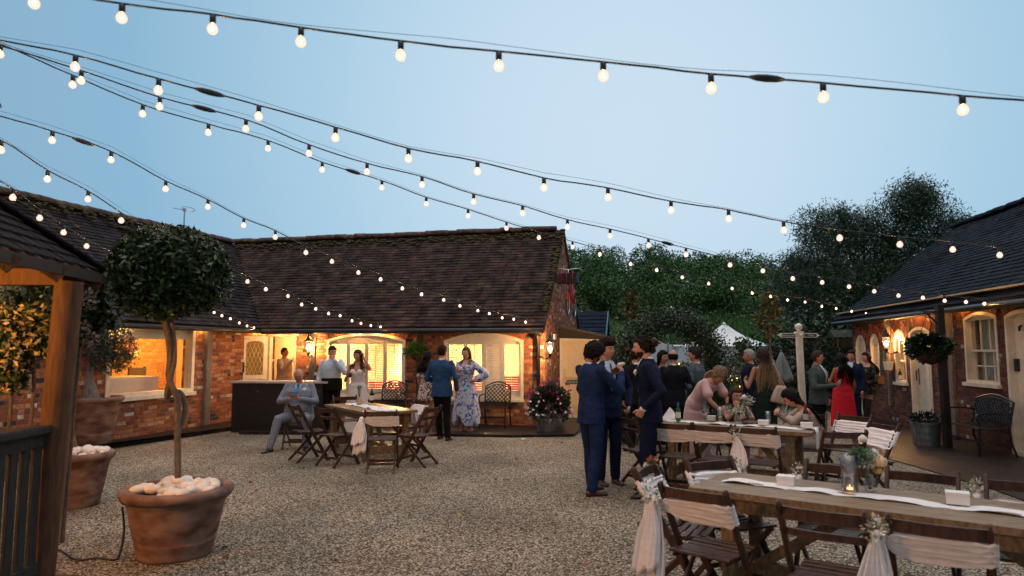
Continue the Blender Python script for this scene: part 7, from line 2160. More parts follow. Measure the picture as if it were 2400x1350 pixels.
        if kind == 'long':
            back = -Vector((-s.X.y, s.X.x, 0)); 
            for i in range(64):
                an = PI * (i + .5) / 64 * 1.25 - PI * .125   # around the back, ear to ear
                d = Vector((math.cos(an) * .95, -math.sin(an) * .9, rr.uniform(.05, .7))).normalized(); p0 = s.Mh @ (head_point(d, False, s.fem) * 1.08)
                base = s.Mh @ Vector((.085 * math.cos(an), -.055 - .045 * math.sin(an), -.09))
                if front and (math.sin(an) < .38):
                    sgn = 1 if math.cos(an) > 0 else -1
                    e1 = J['neck'] + s.X * (sgn * rr.uniform(.05, .11)) - back * rr.uniform(.05, .09) + Vector((0, 0, -.02)); e2 = e1 - back * .035 + Vector((0, 0, -front * rr.uniform(.8, 1.1))) + s.X * rr.uniform(-.02, .02)
                else:
                    e1 = J['neck'] + s.X * (math.cos(an) * rr.uniform(.08, .13)) + back * (.085 + .03 * rr.random()) + Vector((0, 0, -.03))
                    tl = (J['chest'] - J['neck']); tl.normalize(); L_ = length * rr.uniform(.78, 1.05)
                    e2 = e1 + tl * (L_ * .6) + back * .03 + s.X * (math.cos(an) * .04 + rr.uniform(-.02, .02))
                mid = (e1 + e2) / 2 + s.X * rr.uniform(-.05, .05) + back * rr.uniform(0, .015)
                v = rr.uniform(.75, 1.25); strand([p0, base, e1, mid, e2], .017 * k, tuple(q * v for q in col), tuple(q * v for q in col2))
        if kind == 'curly':
            for i in range(300):
                d = Vector((rr.gauss(0, 1), rr.gauss(-.5, .8), rr.gauss(.35, .7))).normalized()
                if d.y > .45 and d.z < .55: continue
                p = s.Mh @ (head_point(d, False, s.fem) * (1.16 + .20 * rr.random())); r_ = rr.uniform(.007, .015) * k; v = rr.uniform(.7, 1.3)
                b.ell(p, (r_, r_ * 1.5, r_ * .8), 6, 5, col=tuple(q * v for q in col), rot=Euler((rr.uniform(0, 3), rr.uniform(0, 3), rr.uniform(0, 3))).to_matrix())
        if kind == 'bun':
            c = s.Mh @ Vector((0, -.135, .030))
            for i in range(26):
                d = Vector((rr.gauss(0, 1), rr.gauss(0, 1), rr.gauss(0, 1))).normalized(); v = rr.uniform(.7, 1.4); b.ell(c + d * .030 * k, (.026 * k, .024 * k, .022 * k), 8, 6, col=tuple(q * v for q in col2))
            c2_ = s.Mh @ Vector((0, -.105, -.04)); b.ell(c2_, (.05 * k, .04 * k, .05 * k), 10, 8, col=tuple(col))
        o = s.put(b, 'hair', hairm('strand', 0, 0)); return o
    # ---- clothes
    def trousers(s, mat, grow=.012, ankle=.060, hem=.05, low=False):
        J, k = s.J, s.k; b = MB(); g = .9 + .1 * s.girth
        rows = s.torso_rows(grow)[:2 if low else 4]; rows = dense(rows, 2); rings_loft(b, rows, Xs=[s.XP] * len(rows))
        for q in 'lr':
            h_, kn, an = J[q + 'h'], J[q + 'k'], J[q + 'a']; e = an + (an - kn).normalized() * (-.005 * k); toe = J[q + 't'].normalized()
            cone_limb(b, [h_, h_.lerp(kn, .45), kn, kn.lerp(an, .5) - toe * .01, an + Vector((0, 0, .0))], [(.095 * g + s.belly * .12) * k, .089 * g * k, .074 * k, .070 * k, ankle * k])
        me = remesh(b, s.vox, 3); return s.put(me, 'trousers', mat)
    def shoes(s, mat, heel=0):
        J, k = s.J, s.k
        for q in 'lr':
            b = MB(); an, toe = J[q + 'a'], J[q + 't'].normalized(); toe = Vector((toe.x, toe.y, 0)).normalized(); sd = Vector((-toe.y, toe.x, 0)); rings = []
            z0 = an.z - .085 * k
            for f, w_, hgt in ((-.075, .018, .045), (-.065, .030, .062), (-.02, .036, .080), (.04, .040, .070), (.10, .046, .050), (.15, .044, .040), (.185, .030, .032), (.195, .012, .022)):
                c = Vector((an.x, an.y, z0)) + toe * f * k; rings.append([c + sd * (w_ * k * math.cos(a)) + Vector((0, 0, hgt * k * .5 + hgt * k * .5 * math.sin(a))) for a in [2 * PI * i / 12 for i in range(12)]])
            b.loft(rings); b.ell(Vector((an.x, an.y, z0 + .07 * k)), (.040 * k, .042 * k, .045 * k), 10, 8)
            s.put(b, 'shoe', mat)
    def jacket(s, mat, grow=.020, length=.80, sleeve=(.060, .053, .043), name='jacket', open_=0.0, cuff=True, lapel=None):
        J, k = s.J, s.k; b = MB(); rows = s.torso_rows(grow)
        pel, wa = J['pel'], J['waist']; up = (wa - pel).normalized(); g = .93 + .07 * s.girth
        low = (pel - up * ((.95 - length) * k), rows[1][1] + .016, rows[1][2] + .012); rr_ = [low] + rows[1:7] + [(rows[7][0], .064 * k, .066 * k)]
        r3 = list(rr_); r3[3] = (r3[3][0], r3[3][1] * .985, r3[3][2] * .98)
        rows = dense(r3, 3); rings_loft(b, rows, Xs=s.Xs(len(rows)))
        for q in 'lr':
            sh, e, w_ = J[q + 's'], J[q + 'e'], J[q + 'w']; w2 = e.lerp(w_, .93)
            cone_limb(b, [sh, sh.lerp(e, .5), e, e.lerp(w2, .5), w2], [sleeve[0] * k * g, sleeve[0] * .96 * k * g, sleeve[1] * k * g, (sleeve[1] + sleeve[2]) / 2 * k * g, sleeve[2] * k * g])
        me = remesh(b, s.vox, 4)
        # soft cloth folds, strongest at elbows and waist
        sd = sum(map(ord, s.root['label'])) % 97
        for v in me.vertices:
            p = v.co; n1 = mnoise.noise(Vector((p.x * 9 + sd, p.y * 9, p.z * 16))); n2 = mnoise.noise(Vector((p.x * 22, p.y * 22 + sd, p.z * 30)))
            n3 = mnoise.noise(Vector((p.x * 5 + sd, p.y * 5, p.z * 7))); v.co = p + v.normal * (.006 * n1 + .003 * n2 + .007 * n3)
        o = s.put(me, name, mat); s.jk = o
        vs = [v.co.copy() for v in me.vertices]; fs = [tuple(p.vertices) for p in me.polygons]; s.bvh = BVHTree.FromPolygons(vs, fs)
        return o
    def patch(s, name, mat, poly, off=.004, res=.010, thick=.003):
        """a piece of cloth laid on the front (or back) of the jacket; poly in (x, z) of the figure at 1.75 m, cast along y"""
        k = s.k; F_ = Vector((-s.X.y, s.X.x, 0)); tris = None
        xs = [p[0] for p in poly]; zs = [p[1] for p in poly]
        from mathutils.geometry import intersect_point_quad_2d
        def inside(x, z):
            c = False; n = len(poly); j = n - 1
            for i in range(n):
                if (poly[i][1] > z) != (poly[j][1] > z) and x < (poly[j][0] - poly[i][0]) * (z - poly[i][1]) / (poly[j][1] - poly[i][1]) + poly[i][0]: c = not c
                j = i
            return c
        nx = max(2, int((max(xs) - min(xs)) / res)); nz = max(2, int((max(zs) - min(zs)) / res)); idx = {}; vs = []; fs = []
        def vert(i, j):
            if (i, j) in idx: return idx[(i, j)]
            x = min(xs) + (max(xs) - min(xs)) * i / nx; z = min(zs) + (max(zs) - min(zs)) * j / nz
            zc = z * k; J = s.J
            # follow the lean of the trunk
            t = (zc - J['pel'].z) / max(.05, (J['neck'].z - J['pel'].z)); cx = J['pel'].lerp(J['neck'], t)
            o = cx + s.X * (x * k) + F_ * 1.0; o.z = zc
            h, n, ii, dd = s.bvh.ray_cast(o, -F_)
            if h is None: idx[(i, j)] = None; return None
            vs.append(h + n * off); idx[(i, j)] = len(vs) - 1; return len(vs) - 1
        for i in range(nx):
            for j in range(nz):
                x = min(xs) + (max(xs) - min(xs)) * (i + .5) / nx; z = min(zs) + (max(zs) - min(zs)) * (j + .5) / nz
                if inside(x, z):
                    q = [vert(i, j), vert(i + 1, j), vert(i + 1, j + 1), vert(i, j + 1)]
                    if None not in q: fs.append(q)
        b = MB(); b.add(vs, fs); o = s.put(b, name, mat); 
        sm = o.modifiers.new('s', 'SMOOTH'); sm.iterations = 3; sm.factor = .5
        so = o.modifiers.new('t', 'SOLIDIFY'); so.thickness = thick; so.offset = 1
        return o
    def collar(s, mat, r=.056, h=.036, lean=0):
        J, k = s.J, s.k; b = MB(); t = (J['head'] - J['neck']).normalized(); rings = []
        for f, q in ((-.30, 1.16), (.25, 1.04), (.75, .98), (.75, .88), (-.2, .95)):
            c = J['neck'] + t * (h * f * k) + Vector((0, -.004, 0)); X = s.X; Y = t.cross(X).normalized()
            rings.append([c + X * (r * q * k * math.cos(a)) + Y * (r * q * k * .98 * math.sin(a)) + t * (-.018 * k * max(0, math.sin(a)) ** 2) for a in [2 * PI * i / 20 for i in range(20)]])
        b.loft(rings, cap=False); return s.put(b, 'collar', mat)
    def suit(s, mat, shirt=None, tie=None, front=False, lapmat=None, shoe=None, tr=None, vdepth=1.12, length=.80, waistcoat=None):
        s.jacket(mat, length=length); s.trousers(tr or mat, grow=.0, low=True); s.shoes(shoe or m_shoe)
        if shirt: s.collar(shirt)
        if front and shirt:
            s.patch('shirt', shirt, [(-.05, 1.50), (.05, 1.50), (.078, 1.42), (.006, vdepth), (-.006, vdepth), (-.078, 1.42)], .003)
            if tie: s.patch('tie', tie, [(-.017, 1.455), (.017, 1.455), (.012, 1.42), (.024, vdepth + .08), (0, vdepth + .01), (-.024, vdepth + .08), (-.012, 1.42)], .009)
            for sx in (-1, 1):
                pl_ = [(sx * .062, 1.485), (sx * .108, 1.41), (sx * .095, 1.38), (sx * .112, 1.365), (sx * .018, vdepth - .02), (sx * .002, vdepth - .01), (sx * .074, 1.40)]
                s.patch('lapel', lapmat or mat, pl_, .007)
        return s
    def skirt_dress(s, mat, neckz=1.40, hemz=.10, flare=1.35, pleat=.0, npl=18, sleeve=None, grow=.010, waist_grow=.006, hi_lo=0.0, name='dress', strap=None, backlow=0, smooth=3):
        J, k = s.J, s.k; b = MB(); rows = s.torso_rows(grow)
        bod = [r_ for r_ in rows[:7]]
        sh = (J['ls'] + J['rs']) / 2
        # bodice up to the neckline
        use = []
        for r_ in dense(rows[1:7], 4):
            if r_[0].z <= neckz * k or (J['neck'].z - J['pel'].z) < .3 * k: use.append(r_)
        n = 72; rings = []
        zp = J['pel'].z; hip = rows[1]
        zs = [hemz * k + (zp - hemz * k) * f for f in (0, .04, .15, .3, .45, .6, .75, .9)]
        hc = (J['lk'] + J['rk']) / 2; ac = (J['la'] + J['ra']) / 2
        for z in zs:
            f = 1 - (z - hemz * k) / (zp - hemz * k); c = Vector((J['pel'].x + (ac.x - J['pel'].x) * f * .6, J['pel'].y + (ac.y - J['pel'].y) * f * .6, z))
            A = hip[1] * (1 + (flare - 1) * f ** .9) + .01; D = hip[2] * (1 + (flare * 1.15 - 1) * f ** .9) + .01; X = s.XP; Y = Vector((-X.y, X.x, 0)); ring_ = []
            for i in range(n):
                an = 2 * PI * i / n; m_ = 1 + pleat * f ** .7 * math.sin(npl * an + 1.3 * math.sin(an * 2)) + pleat * .4 * f * math.sin(npl * .5 * an + 2)
                p = c + X * (A * m_ * math.cos(an)) + Y * (D * m_ * math.sin(an)); p.z += hi_lo * f ** 3 * math.sin(6 * an) * .5 * k; ring_.append(p)
            rings.append(ring_)
        X = s.X
        for c, A, D in use:
            t = Vector((0, 0, 1)); i_ = rows and 0
            Y = Vector((-X.y, X.x, 0)); up = (J['neck'] - J['pel']).normalized(); Xq = (X - up * X.dot(up)).normalized(); Yq = up.cross(Xq)
            rings.append([c + Xq * ((A + waist_grow * .2) * math.copysign(abs(math.cos(2 * PI * i / n)) ** .88, math.cos(2 * PI * i / n))) + Yq * (D * math.copysign(abs(math.sin(2 * PI * i / n)) ** .88, math.sin(2 * PI * i / n))) for i in range(n)])
        b.loft(rings)
        if s.fem and neckz > 1.2:
            F_ = Vector((-s.X.y, s.X.x, 0)); ch = J['chest']
            for sx in (-1, 1): b.ell(ch + s.X * (sx * .070 * k) + F_ * .075 * k + Vector((0, 0, .015 * k)), (.068 * k, .062 * k, .066 * k), 14, 10)
        if sleeve:
            for q in 'lr':
                sh_, e, w_ = J[q + 's'], J[q + 'e'], J[q + 'w']
                if sleeve == 'short': cone_limb(b, [sh_ + Vector((0, 0, .005)), sh_.lerp(e, .35), sh_.lerp(e, .62)], [.060 * k, .066 * k, .074 * k])
                elif sleeve == 'long': cone_limb(b, [sh_, sh_.lerp(e, .5), e, e.lerp(w_, .9)], [.056 * k, .052 * k, .046 * k, .038 * k])
                elif sleeve == 'puff': cone_limb(b, [sh_, sh_.lerp(e, .5), e, e.lerp(w_, .6), e.lerp(w_, .88)], [.060 * k, .072 * k, .080 * k, .082 * k, .042 * k])
        me = remesh(b, s.vox * .85, smooth)
        o = s.put(me, name, mat); s.jk = o
        s.bvh = BVHTree.FromPolygons([v.co.copy() for v in me.vertices], [tuple(p.vertices) for p in me.polygons])
        return o
    def boutonniere(s, x=-.105, z=1.33, size=.034, col=(.78, .74, .60)):
        k = s.k; F_ = Vector((-s.X.y, s.X.x, 0)); zc = z * k; J = s.J; t = (zc - J['pel'].z) / (J['neck'].z - J['pel'].z); cx = J['pel'].lerp(J['neck'], t); o = cx + s.X * (x * k) + F_; o.z = zc
        h, n, ii, dd = s.bvh.ray_cast(o, -F_)
        if h is None: return
        b = MB(); c = h + F_ * .02
        for q in range(12): an = q * 2.4; r_ = size * (1 - q / 16); b.ell(c + s.X * (r_ * .5 * math.cos(an)) + Vector((0, 0, r_ * .5 * math.sin(an))) + F_ * (.002 * q), (r_ * .8, r_ * .5, r_ * .8), 8, 6, rot=Euler((0, an, 0)).to_matrix(), m=0)
        for q in range(3): b.ell(c + Vector((0, 0, -.035)) + s.X * (.012 * (q - 1)), (.012, .006, .028), 6, 5, m=1)
        s.put(b, 'boutonniere', [M('cream_rose', col, .7), M('sprig_green', (.06, .12, .05), .6)])

m_shoe = M('black_shoe', (.010, .009, .009), .35)
m_loafer = M('brown_loafer', (.060, .020, .014), .35, var=.2)
def cloth(name, col, rough=.85, var=.16, scale=9, sheen=0): return M(name, col, rough, var=var, scale=scale, bump=.55, bscale=15, spec=.2, stretch=(1, 1, 1.7))
m_royal = cloth('royal_blue_suit', (.009, .026, .088)); m_navy = cloth('navy_suit', (.007, .016, .056)); m_dnavy = cloth('dark_navy_suit', (.005, .010, .038)); m_black_suit = cloth('black_suit', (.005, .006, .010))
m_blkt = cloth('black_trousers', (.005, .005, .006)); m_shirtb = cloth('pale_blue_shirt', (.46, .58, .72), .75, .06, 8); m_shirtw = cloth('white_shirt', (.74, .75, .76), .75, .05, 8)
m_tieblue = cloth('blue_tie', (.015, .03, .10), .5); m_tieblk = cloth('black_tie', (.010, .010, .012), .5)
m_grey = cloth('blue_grey_jacket', (.075, .105, .135)); m_sage = cloth('sage_blazer', (.065, .090, .085)); m_brighttie = cloth('bright_blue_tie', (.05, .20, .55), .5)
def check_mat(name, base, line, sc=.028):
    m, nt, b = nodes_of(name); N, L = nt.nodes, nt.links; tcn = N.new('ShaderNodeTexCoord'); sx = N.new('ShaderNodeSeparateXYZ'); L.new(tcn.outputs['Object'], sx.inputs[0])
    xy = mth(nt, 'ADD', sx.outputs[0], mth(nt, 'MULTIPLY', sx.outputs[1], .6))
    def lines(v, s, wd): return mth(nt, 'LESS_THAN', mth(nt, 'FRACT', mth(nt, 'DIVIDE', v, s)), wd)
    a = mth(nt, 'MAXIMUM', lines(xy, sc, .34), lines(sx.outputs[2], sc, .34)); bb = mth(nt, 'MULTIPLY', lines(xy, sc, .34), lines(sx.outputs[2], sc, .34))
    f = mth(nt, 'ADD', mth(nt, 'MULTIPLY', a, .6), mth(nt, 'MULTIPLY', bb, .4)); mx = N.new('ShaderNodeMix'); mx.data_type = 'RGBA'; L.new(f, mx.inputs[0]); mx.inputs[6].default_value = c4(base); mx.inputs[7].default_value = c4(line)
    L.new(mx.outputs[2], b.inputs['Base Color']); b.inputs['Roughness'].default_value = .9; b.inputs['Specular IOR Level'].default_value = .2; return m
m_checked = check_mat('checked_tweed', (.24, .28, .35), (.10, .13, .19), .030)
def floral(name, base, c1_, c2_=None, sc=16, thr=.5, stretch=None):
    m, nt, b = nodes_of(name); N, L = nt.nodes, nt.links; tcn = N.new('ShaderNodeTexCoord')
    no = N.new('ShaderNodeTexNoise'); no.inputs['Scale'].default_value = sc; no.inputs['Detail'].default_value = 4; no.inputs['Distortion'].default_value = 1.6; L.new(tcn.outputs['Object'], no.inputs['Vector'])
    r1 = N.new('ShaderNodeMapRange'); L.new(no.outputs['Fac'], r1.inputs[0]); r1.inputs[1].default_value = thr - .02; r1.inputs[2].default_value = thr + .035
    mx = N.new('ShaderNodeMix'); mx.data_type = 'RGBA'; L.new(r1.outputs[0], mx.inputs[0]); mx.inputs[6].default_value = c4(base); mx.inputs[7].default_value = c4(c1_); out = mx.outputs[2]
    if c2_:
        n2 = N.new('ShaderNodeTexNoise'); n2.inputs['Scale'].default_value = sc * 1.4; n2.inputs['Distortion'].default_value = 2; mp = N.new('ShaderNodeMapping'); mp.inputs['Location'].default_value = (4, 7, 2); L.new(tcn.outputs['Object'], mp.inputs[0]); L.new(mp.outputs[0], n2.inputs['Vector'])
        r2 = N.new('ShaderNodeMapRange'); L.new(n2.outputs['Fac'], r2.inputs[0]); r2.inputs[1].default_value = .58; r2.inputs[2].default_value = .63
        m2 = N.new('ShaderNodeMix'); m2.data_type = 'RGBA'; L.new(r2.outputs[0], m2.inputs[0]); L.new(out, m2.inputs[6]); m2.inputs[7].default_value = c4(c2_); out = m2.outputs[2]
    L.new(out, b.inputs['Base Color']); b.inputs['Roughness'].default_value = .8; b.inputs['Specular IOR Level'].default_value = .2; return m
def at(u, y): return (U2X(u, y), y, 0)
DK, BR, BLK, GREY = (.020, .013, .010), (.055, .030, .018), (.008, .006, .006), (.22, .21, .20)
BLOND, ASH = (.30, .19, .09), (.20, .15, .11)
# ---------------------------------------------------------------- the guests
def world(P, v): return Matrix.LocRotScale(P.root.location, P.root.rotation_euler, None) @ Vector(v)
def held(P, local, build, name, label, cat):
    c = world(P, Vector(local) * P.k); t = empty(name, c, 0, label, cat); build(t, c); return t
def small_glass(t, c, tint=(.9, .8, .75)):
    b = MB(); b.lathe([(.001, -.05), (.028, -.05), (.034, .06), (.031, .06), (.026, -.04)], 14, c, cap=False); kid(b, 'glass', glassy('held_glass', tint), t, smooth=True)
    b = MB(); b.lathe([(.025, -.045), (.029, .0)], 12, c); kid(b, 'drink', m_beer, t)

# three groomsmen
p = Person('man in royal blue suit with wavy black hair, head bowed over a flower', at(1383, 8.24), (.80, .60), 1.80, skin='tan', head=(-6, -30, 0), vox=.012, girth=.95,
           pose=dict(head=(0, .055, 1.605), rw=(.10, .40, 1.38), re=(.29, .20, 1.17), lw=(-.06, .40, 1.36), le=(-.27, .22, 1.16), chest=(0, .015, 1.28), rhd=(-.45, .6, .5), lhd=(.45, .6, .5), rpn=(-.7, -.3, -.5), lpn=(.7, -.3, -.5), rcurl=.8, lcurl=.8, ra=(.10, -.09, .085), la=(-.11, .10, .085), rk=(.10, -.01, .49), lk=(-.11, .08, .49), rt=(.35, 1, 0), lt=(-.1, 1, 0)))
p.body(); p.face(); p.suit(m_royal, m_shirtb, None, shoe=m_loafer); p.hair('curly', BLK, seed=1, vol=.75)
held(p, (.03, .46, 1.47), lambda t, c: [b_ for b_ in [MB()] if b_.ell(c, (.035, .022, .028), 10, 8) and b_.ell(c + Vector((.03, -.01, .012)), (.03, .016, .02), 10, 8) and kid(b_, 'rose', M('ivory_rose', (.80, .76, .62), .7), t, smooth=True)], 'buttonhole_flower', 'cream rose held up between the first two groomsmen', 'flower')
def back_patch(P, name, mat, poly, off):
    q = P.bvh; k = P.k; b = MB(); xs = [a for a, _ in poly]; zs = [c for _, c in poly]; n = max(2, int((max(zs) - min(zs)) / .012)); vs = []
    for j in range(n + 1):
        z = min(zs) + (max(zs) - min(zs)) * j / n
        for x in (min(xs), max(xs)):
            h, nn, a, d = q.ray_cast(Vector((x * k, -1.2, z * k)), Vector((0, 1, 0)))
            vs.append(h + nn * off if h else Vector((x * k, -.1, z * k)))
    b.add(vs, [(2 * j, 2 * j + 1, 2 * j + 3, 2 * j + 2) for j in range(n)]); return P.put(b, name, mat)
back_patch(p, 'jacket_vent', m_black_suit, [(-.003, .81), (.003, 1.0)], .002); back_patch(p, 'back_seam', m_dnavy, [(-.0015, 1.0), (.0015, 1.44)], .0015)
p = Person('smiling man in navy suit with swept hair facing the camera between two groomsmen', at(1421, 8.85), (.30, -.95), 1.83, skin='fair', head=(22, -2, 0), vox=.012, girth=.97,
           pose=dict(lw=(-.25, .07, .93), le=(-.34, -.08, 1.15), rw=(.25, .07, .93), re=(.33, -.07, 1.15), lcurl=.9, lpn=(1, 0, 0)))
p.body(); p.face(mouth=1.0); p.suit(m_navy, m_shirtb, m_tieblue, True, shoe=m_loafer); p.hair('short', DK, seed=2, vol=1.25); p.boutonniere(-.10, 1.35)
p = Person('tall man in dark navy suit with a hair bun and beard, facing left', at(1520, 8.05), (-.97, .22), 1.87, skin='fair', head=(4, -9, 0), vox=.012, girth=.97,
           pose=dict(neck=(0, .02, 1.475), head=(0, .075, 1.615), ls=(-.185, .02, 1.405), rs=(.185, .02, 1.405), lw=(-.225, .075, .955), le=(-.265, -.13, 1.15), lcurl=1.1, lhd=(.35, .45, -.8), lpn=(.9, .1, .1), rw=(.23, .03, .93), re=(.27, -.10, 1.15), lk=(-.1, .05, .49), la=(-.1, .03, .085)))
p.body(); p.face(beard=(.030, .016, .010)); p.suit(m_dnavy, m_shirtw, None, True, shoe=m_shoe); p.hair('bun', DK, BR, seed=3); p.boutonniere(-.11, 1.345)
b = MB(); J = p.J; d_ = (J['lw'] - J['le']).normalized(); b.tube([J['le'].lerp(J['lw'], .9), J['lw'] + d_ * .012], [.041, .036], 14); p.put(b, 'shirt_cuff', m_shirtw)
# men by the arch
p = Person('man in black suit with a bald crown, back to the camera beneath the arch', at(1576, 11.3), (.05, 1), 1.70, skin='warm', pose=dict(rw=(.14, .30, 1.12), re=(.30, -.02, 1.12), lw=(-.24, .05, .88)), girth=1.12)
p.body(); p.suit(m_black_suit, m_shirtw); p.hair('bald', BLK, seed=4)
p = Person('woman with long black hair half hidden behind the balding man', at(1551, 11.9), (.55, -.8), 1.68, True, 'warm', head=(0, 0, 0))
p.body(); p.face(); p.skirt_dress(m_black_suit, sleeve='long', neckz=1.38); p.hair('long', BLK, seed=5)
p = Person('man in black suit turned away, half hidden behind the man with the bun', at(1489, 11.5), (.25, .97), 1.72, skin='ruddy', head=(-45, 0, 0))
p.body(); p.suit(m_black_suit, m_shirtw); p.hair('crop', DK, seed=6)
p = Person('man in blue grey jacket standing in profile beside the right leg of the arch', at(1628, 11.5), (-.80, .55), 1.73, skin='ruddy', head=(14, 0, 0), girth=1.12, pose=dict(lw=(-.12, .30, 1.10), le=(-.30, .0, 1.10), rw=(.1, .3, 1.1)))
p.body(); p.face(); p.suit(m_grey, m_shirtw, tr=m_blkt); p.hair('short', (.03, .028, .028), seed=7, vol=.8)
# the drinks table
m_pinkd = cloth('blush_dress', (.62, .42, .42), .8, .08, 7)
p = Person('woman in blush pink dress with braided fair hair, leaning over the table', at(1637, 9.85), (.62, -.78), 1.66, True, 'warm', head=(-8, -48, 0), vox=.013,
           pose=dict(pel=(0, -.10, .94), waist=(0, -.03, 1.08), chest=(0, .10, 1.22), neck=(0, .25, 1.35), head=(0, .34, 1.41), ls=(-.155, .20, 1.30), rs=(.155, .20, 1.30), le=(-.21, .32, 1.06), re=(.21, .32, 1.05), lw=(-.06, .46, .86), rw=(.09, .46, .86), lcurl=.9, rcurl=.9, lh=(-.085, -.10, .91), rh=(.085, -.10, .91), lk=(-.1, -.06, .49), rk=(.1, -.04, .49), la=(-.1, -.10, .085), ra=(.1, -.10, .085)))
p.body(feet='bare'); p.face(); p.skirt_dress(m_pinkd, neckz=1.5, hemz=.15, flare=1.3, pleat=.03, sleeve='short'); p.hair('curly', ASH, seed=8, vol=.62)
b = MB(); rr = random.Random(4); Mh = p.Mh
for i in range(16): 
    q0 = Mh @ Vector((rr.uniform(-.06, .06), -.09, rr.uniform(-.06, .04))); q1 = p.J['neck'] + Vector((rr.uniform(-.09, .05), -.08 + rr.uniform(-.03, .03), .06)); q2 = q1 + Vector((rr.uniform(-.08, -.01), -.10, -.17 - .1 * rr.random())); v = rr.uniform(.7, 1.6)
    b.tube(smooth_path([q0, q1, q2], 4), [.016] * 8 + [.006], 6, col=tuple(v * q for q in ASH))
p.put(b, 'braid', hairm('strand', 0, 0))
m_brownd = cloth('brown_dress', (.05, .032, .028), .8)
p = Person('seated brunette resting her chin on her hand behind the gin glasses', at(1706, 9.62), (-.05, -1), 1.66, True, 'warm', head=(4, -4, 0), vox=.012,
           pose=dict(pel=(0, 0, .56), waist=(0, .09, .68), chest=(0, .20, .84), neck=(0, .28, 1.005), head=(0, .34, 1.135), ls=(-.155, .25, .955), rs=(.155, .25, .955), le=(-.19, .43, .83), re=(.16, .46, .83), lw=(-.04, .50, .84), rw=(.035, .46, .985), rhd=(-.25, -.05, 1), rpn=(-.4, -.8, 0), rcurl=1.0, lhd=(.9, .3, .1), lcurl=.5, lh=(-.09, 0, .52), rh=(.09, 0, .52), lk=(-.1, .42, .50), rk=(.1, .42, .50), la=(-.1, .40, .085), ra=(.1, .40, .085)))
p.body(); p.face(lips=m_liprd); p.hair('long', BR, (.10, .055, .03), seed=9, front=.26, length=.3)
b = MB(); rows = dense(p.torso_rows(.008)[0:6], 3); rings_loft(b, rows, Xs=p.Xs(len(rows))); cone_limb(b, [p.J['lh'], p.J['lk']], [.10, .08]); cone_limb(b, [p.J['rh'], p.J['rk']], [.10, .08]); p.put(remesh(b, .014, 3), 'dress', m_brownd)
m_greend = cloth('bottle_green_dress', (.008, .022, .018), .7, .1)
p = Person('woman in dark green dress with long blonde tipped hair, back to the camera', at(1785, 10.9), (-.18, 1), 1.72, True, 'tan', head=(12, -4, 0), vox=.013,
           pose=dict(le=(-.29, -.03, 1.13), lw=(-.20, .22, 1.22), re=(.31, -.06, 1.14), rw=(.20, .16, 1.02), lcurl=.9, rcurl=.8))
p.body(feet='bare'); p.skirt_dress(m_greend, neckz=1.24, hemz=.42, flare=1.04, pleat=0); p.hair('long', (.035, .022, .018), (.30, .22, .13), seed=10, length=.66)
b = MB()
for sx in (-.09, .10): b.tube([Vector((sx * 1.0, -.118, 1.22)), Vector((sx * .95, -.105, 1.36)), Vector((sx * 1.0, -.04, 1.45))], .006, 6)
p.put(b, 'strap', m_greend)
c = world(p, (.19, -.16, 1.02)); t = empty('handbag', c, 0, 'beige tote handbag hanging from the shoulder of the blonde tipped woman', 'handbag')
m_bag = M('beige_leather', (.52, .42, .33), .5, var=.08, scale=8, bump=.2)
b = MB(); rot = Euler((.05, .18, .35)).to_matrix()
rings = []
for f, w_, d in ((-.16, .155, .045), (-.14, .165, .055), (-.05, .15, .050), (.06, .115, .035), (.12, .075, .022)):
    rings.append([c + rot @ Vector((w_ * math.copysign(abs(math.cos(a)) ** .5, math.cos(a)), d * math.copysign(abs(math.sin(a)) ** .6, math.sin(a)), f)) for a in [2 * PI * i / 20 for i in range(20)]])
b.loft(rings); kid(b, 'body', m_bag, t, smooth=True)
b = MB(); b.tube(smooth_path([c + rot @ Vector((-.07, -.01, .11)), c + rot @ Vector((-.10, -.02, .28)), world(p, (.165, -.085, 1.40)), world(p, (.17, .0, 1.475)), world(p, (.17, .09, 1.38)), c + rot @ Vector((.02, .03, .13))], 5), .011, 6, flat=.4); kid(b, 'strap', m_bag, t, smooth=True)
p = Person('grey haired man in profile, partly hidden by the blonde tipped woman', at(1754, 12.2), (-.95, .2), 1.70, skin='ruddy', girth=1.1)
p.body(); p.face(); p.suit(m_dnavy, m_shirtw); p.hair('crop', (.38, .37, .36), seed=11)
m_beiged = cloth('oatmeal_top', (.42, .34, .29), .85)
p = Person('seated woman in an oatmeal off shoulder top, long black hair, head bowed', at(1905, 8.95), (-.96, .22), 1.66, True, 'fair', head=(-10, -34, 0), vox=.012,
           pose=dict(pel=(0, -.02, .56), waist=(0, .03, .70), chest=(0, .11, .87), neck=(0, .20, 1.03), head=(0, .32, 1.12), ls=(-.16, .15, .965), rs=(.16, .15, .965), le=(-.20, .33, .82), re=(.20, .33, .82), lw=(-.05, .48, .92), rw=(.04, .48, .90), lh=(-.09, 0, .52), rh=(.09, 0, .52), lk=(-.1, .42, .50), rk=(.1, .42, .50), la=(-.1, .40, .085), ra=(.1, .40, .085), lcurl=.9, rcurl=.9))
p.body(); p.face(); p.hair('long', BLK, seed=12, length=.42, vol=1.4)
b = MB(); rows = dense(p.torso_rows(.014)[0:6], 3); rings_loft(b, rows[:-2], Xs=p.Xs(len(rows) - 2)); cone_limb(b, [p.J['lh'], p.J['lk'], p.J['la'] + Vector((0, 0, .05))], [.10, .08, .05]); cone_limb(b, [p.J['rh'], p.J['rk'], p.J['ra'] + Vector((0, 0, .05))], [.10, .08, .05])
